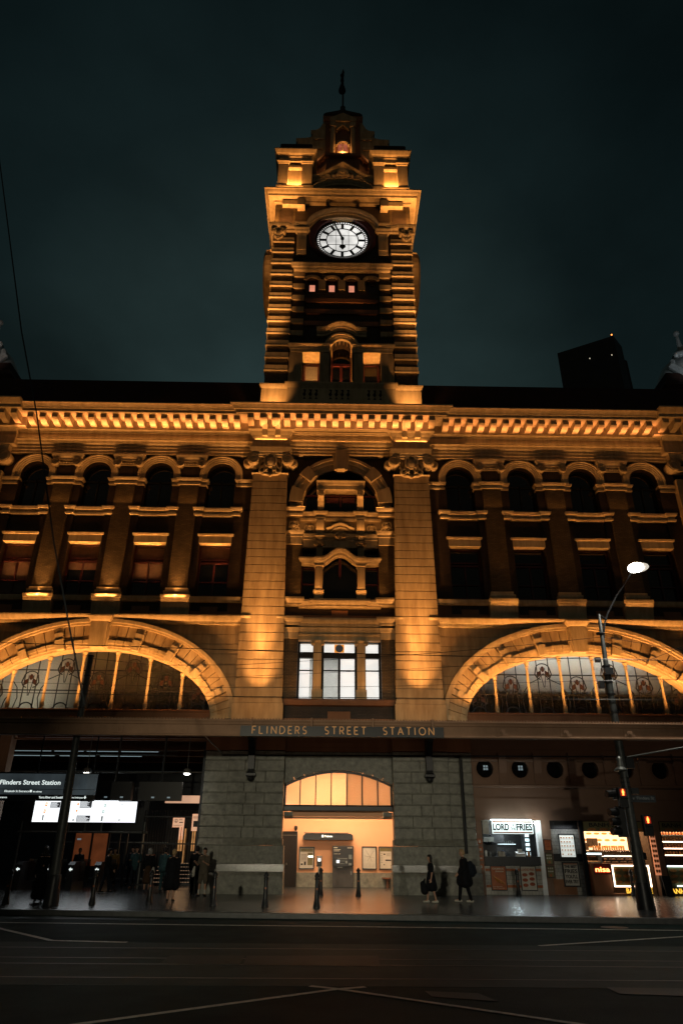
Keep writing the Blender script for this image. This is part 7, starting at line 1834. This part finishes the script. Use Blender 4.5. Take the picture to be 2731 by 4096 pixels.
for s in (-1, 1): point('lantern_light', (s*2.4, TC-3.0, 52.4), 16, OR, .1)
spot('tower_face_floodlight', (0, 33.1, 24.7), (0, 34.6, 41.5), 2000, OR, 27, .9, .2)
# dark wings roof hint
# interiors
area('hall_light', -2.5, 2.5, 37.5, 5.9, 560, (1, .70, .42), 2.5, (0, 0, 0))
area('hall_light', -2.2, 2.2, 35.3, 5.0, 170, (1, .70, .42), .3, (40, 0, 0))
point('hall_light', (1.9, 34.9, 4.2), 60, (1, .85, .65), .08)  # point added close behind the textured panes to brighten them
area('office_light', -2.8, 2.8, Y0+2.5, 11.8, 150, (1, .97, .9), 1.5, (0, 0, 0))
spot('lunette_backlight', (-15.2, 36.5, 8.7), (-15.2, 34, 9.0), 560, (1, .90, .72), 120, 1, .5)
area('lunette_backlight', 8.4, 15.2, 35.6, 10.7, 110, (1, .97, .92), .8, (-90, 0, 0))
e = MB(); e.box(6, 18.5, 34.75, 36.5, 9.15, 9.25); e.build('lunette_light_block', 'concdark', ST)  # unseen slab added to keep the backlight off the lower panes
e = MB(); e.box(-18.5, -6, 38, 38.2, 7, 11.5); e.box(6, 18.5, 37, 37.2, 7, 11.5); e.build('lunette_rear_wall', 'concdark', ST)
area('canopy_fill_light', -19, 19, 31.5, 6.2, 16, (1, .70, .48), .2, (75, 0, 0))  # added fill for the wall under the canopy; no fitting there
point('stall_light', (8.0, 34.7, 2.6), 60, (.85, .97, 1), .1); point('stall_light', (8.9, 33.6, 2.75), 14, (.8, .95, 1), .06)
area('stall_front_light', 6.9, 8.7, 33.4, 3.0, 10, (.85, .97, 1), .15, (0, 0, 0))
area('shop_light', 11.4, 13.9, 35.0, 2.85, 130, (1, .70, .42), .6, (0, 0, 0)); area('shop_light', 14.8, 17.6, 34.9, 2.85, 90, (1, .72, .45), .4, (0, 0, 0))
area('menu_light', 9.9, 10.7, 33.6, 2.7, 3, (.9, .95, 1), .1, (20, 0, 0))
for x in (-11.35, -6.85): spot('downlight_beam', (x, 33, 4.66), (x, 33, 0), 45, (1, .8, .6), 110, .8)
area('screen_glow', -15, -10, 36.8, 3.3, 26, (.85, .95, 1), .9, (-90, 0, 0))
area('concourse_light', -15, -8, 39, 6.0, 22, (.6, .85, .95), 2, (0, 0, 0))
area('concourse_passage_light', -9.3, -6.6, 44.6, 2.0, 10, (1, .6, .3), 1.2, (-90, 0, 0))
spot('street_lamp_and_fill_spot', (11.15, 24.1, 11.2), (9.5, 24.5, 0), 900, (1, .93, .8), 150, .5, .15)
spot('street_lamp_and_fill_spot', (-5, -5, 4.4), (-1.5, 34, 2.6), 8500, (1, .90, .66), 34, 1, .2)  # added fill spot behind the camera, reaching under the canopy; no post
spot('street_lamp_and_fill_spot', (7, -4, 4.4), (6, 34, 2.6), 3800, (1, .90, .70), 32, 1, .2)  # second unseen fill spot added on the street side
for s in (-1, 1): spot('dome_light', (s*25.5, 36, 30.6), (s*28.5, 45, 38.5), 900, (.85, .95, 1) if s > 0 else (1, .85, .75), 25, .8, .1)

# ================================================================ WORLD (overcast night sky lit from the town)
w = bpy.data.worlds.new('World'); SC.world = w; w.use_nodes = True; t = w.node_tree; bg = t.nodes['Background']
tc = t.nodes.new('ShaderNodeTexCoord')
n = t.nodes.new('ShaderNodeTexNoise'); n.inputs['Scale'].default_value = 2.6; n.inputs['Detail'].default_value = 7; n.inputs['Roughness'].default_value = .5
mp = t.nodes.new('ShaderNodeMapping'); mp.inputs['Scale'].default_value = (1, 1, 1.6); mp.inputs['Location'].default_value = (.3, .1, .55)
t.links.new(tc.outputs['Generated'], mp.inputs[0]); t.links.new(mp.outputs[0], n.inputs['Vector'])
cr = t.nodes.new('ShaderNodeValToRGB'); cr.color_ramp.elements[0].position = .30; cr.color_ramp.elements[0].color = (.6, .6, .6, 1); cr.color_ramp.elements[1].position = .70; cr.color_ramp.elements[1].color = (1.4, 1.4, 1.4, 1)
t.links.new(n.outputs['Fac'], cr.inputs[0])
# town glow: brighter low in the north (beyond the tower), darker to the zenith and the sides
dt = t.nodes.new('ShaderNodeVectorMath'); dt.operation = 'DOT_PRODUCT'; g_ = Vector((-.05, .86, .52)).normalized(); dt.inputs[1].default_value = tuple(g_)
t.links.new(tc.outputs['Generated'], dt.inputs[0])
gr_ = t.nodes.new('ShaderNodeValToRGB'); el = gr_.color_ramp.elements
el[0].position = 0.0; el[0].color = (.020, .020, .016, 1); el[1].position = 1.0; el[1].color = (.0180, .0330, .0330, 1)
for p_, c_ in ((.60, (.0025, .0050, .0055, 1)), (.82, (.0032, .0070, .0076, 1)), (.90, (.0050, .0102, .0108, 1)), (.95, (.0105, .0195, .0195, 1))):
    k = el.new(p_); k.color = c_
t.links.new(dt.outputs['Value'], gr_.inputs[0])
mx = t.nodes.new('ShaderNodeMixRGB'); mx.blend_type = 'MULTIPLY'; mx.inputs[0].default_value = 1
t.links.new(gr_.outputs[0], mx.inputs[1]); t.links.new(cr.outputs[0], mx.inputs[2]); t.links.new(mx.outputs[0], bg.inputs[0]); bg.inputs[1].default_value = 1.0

# ================================================================ CAMERA
cam = bpy.data.cameras.new('camera'); co = bpy.data.objects.new('camera', cam); COL.objects.link(co); SC.camera = co
cam.sensor_fit = 'VERTICAL'; cam.sensor_height = 36; cam.sensor_width = 24; cam.lens = 36*1568/2352; cam.clip_end = 2000
f_ = Vector((math.sin(_yaw)*math.cos(_p), math.cos(_yaw)*math.cos(_p), math.sin(_p)))
q = f_.to_track_quat('-Z', 'Y'); co.location = (-.42, 0, 1.7); co.rotation_mode = 'QUATERNION'
co.rotation_quaternion = q @ Euler((0, 0, _ro)).to_quaternion()
SC.view_settings.view_transform = 'Standard'; SC.view_settings.look = 'None'; SC.view_settings.exposure = 0; SC.view_settings.gamma = 1
SC.cycles.use_denoising = True; SC.cycles.max_bounces = 6; SC.cycles.diffuse_bounces = 1; SC.cycles.glossy_bounces = 3; SC.cycles.transparent_max_bounces = 8
SC.cycles.sample_clamp_indirect = 3; SC.cycles.use_light_tree = True; SC.cycles.caustics_reflective = False; SC.cycles.caustics_refractive = False
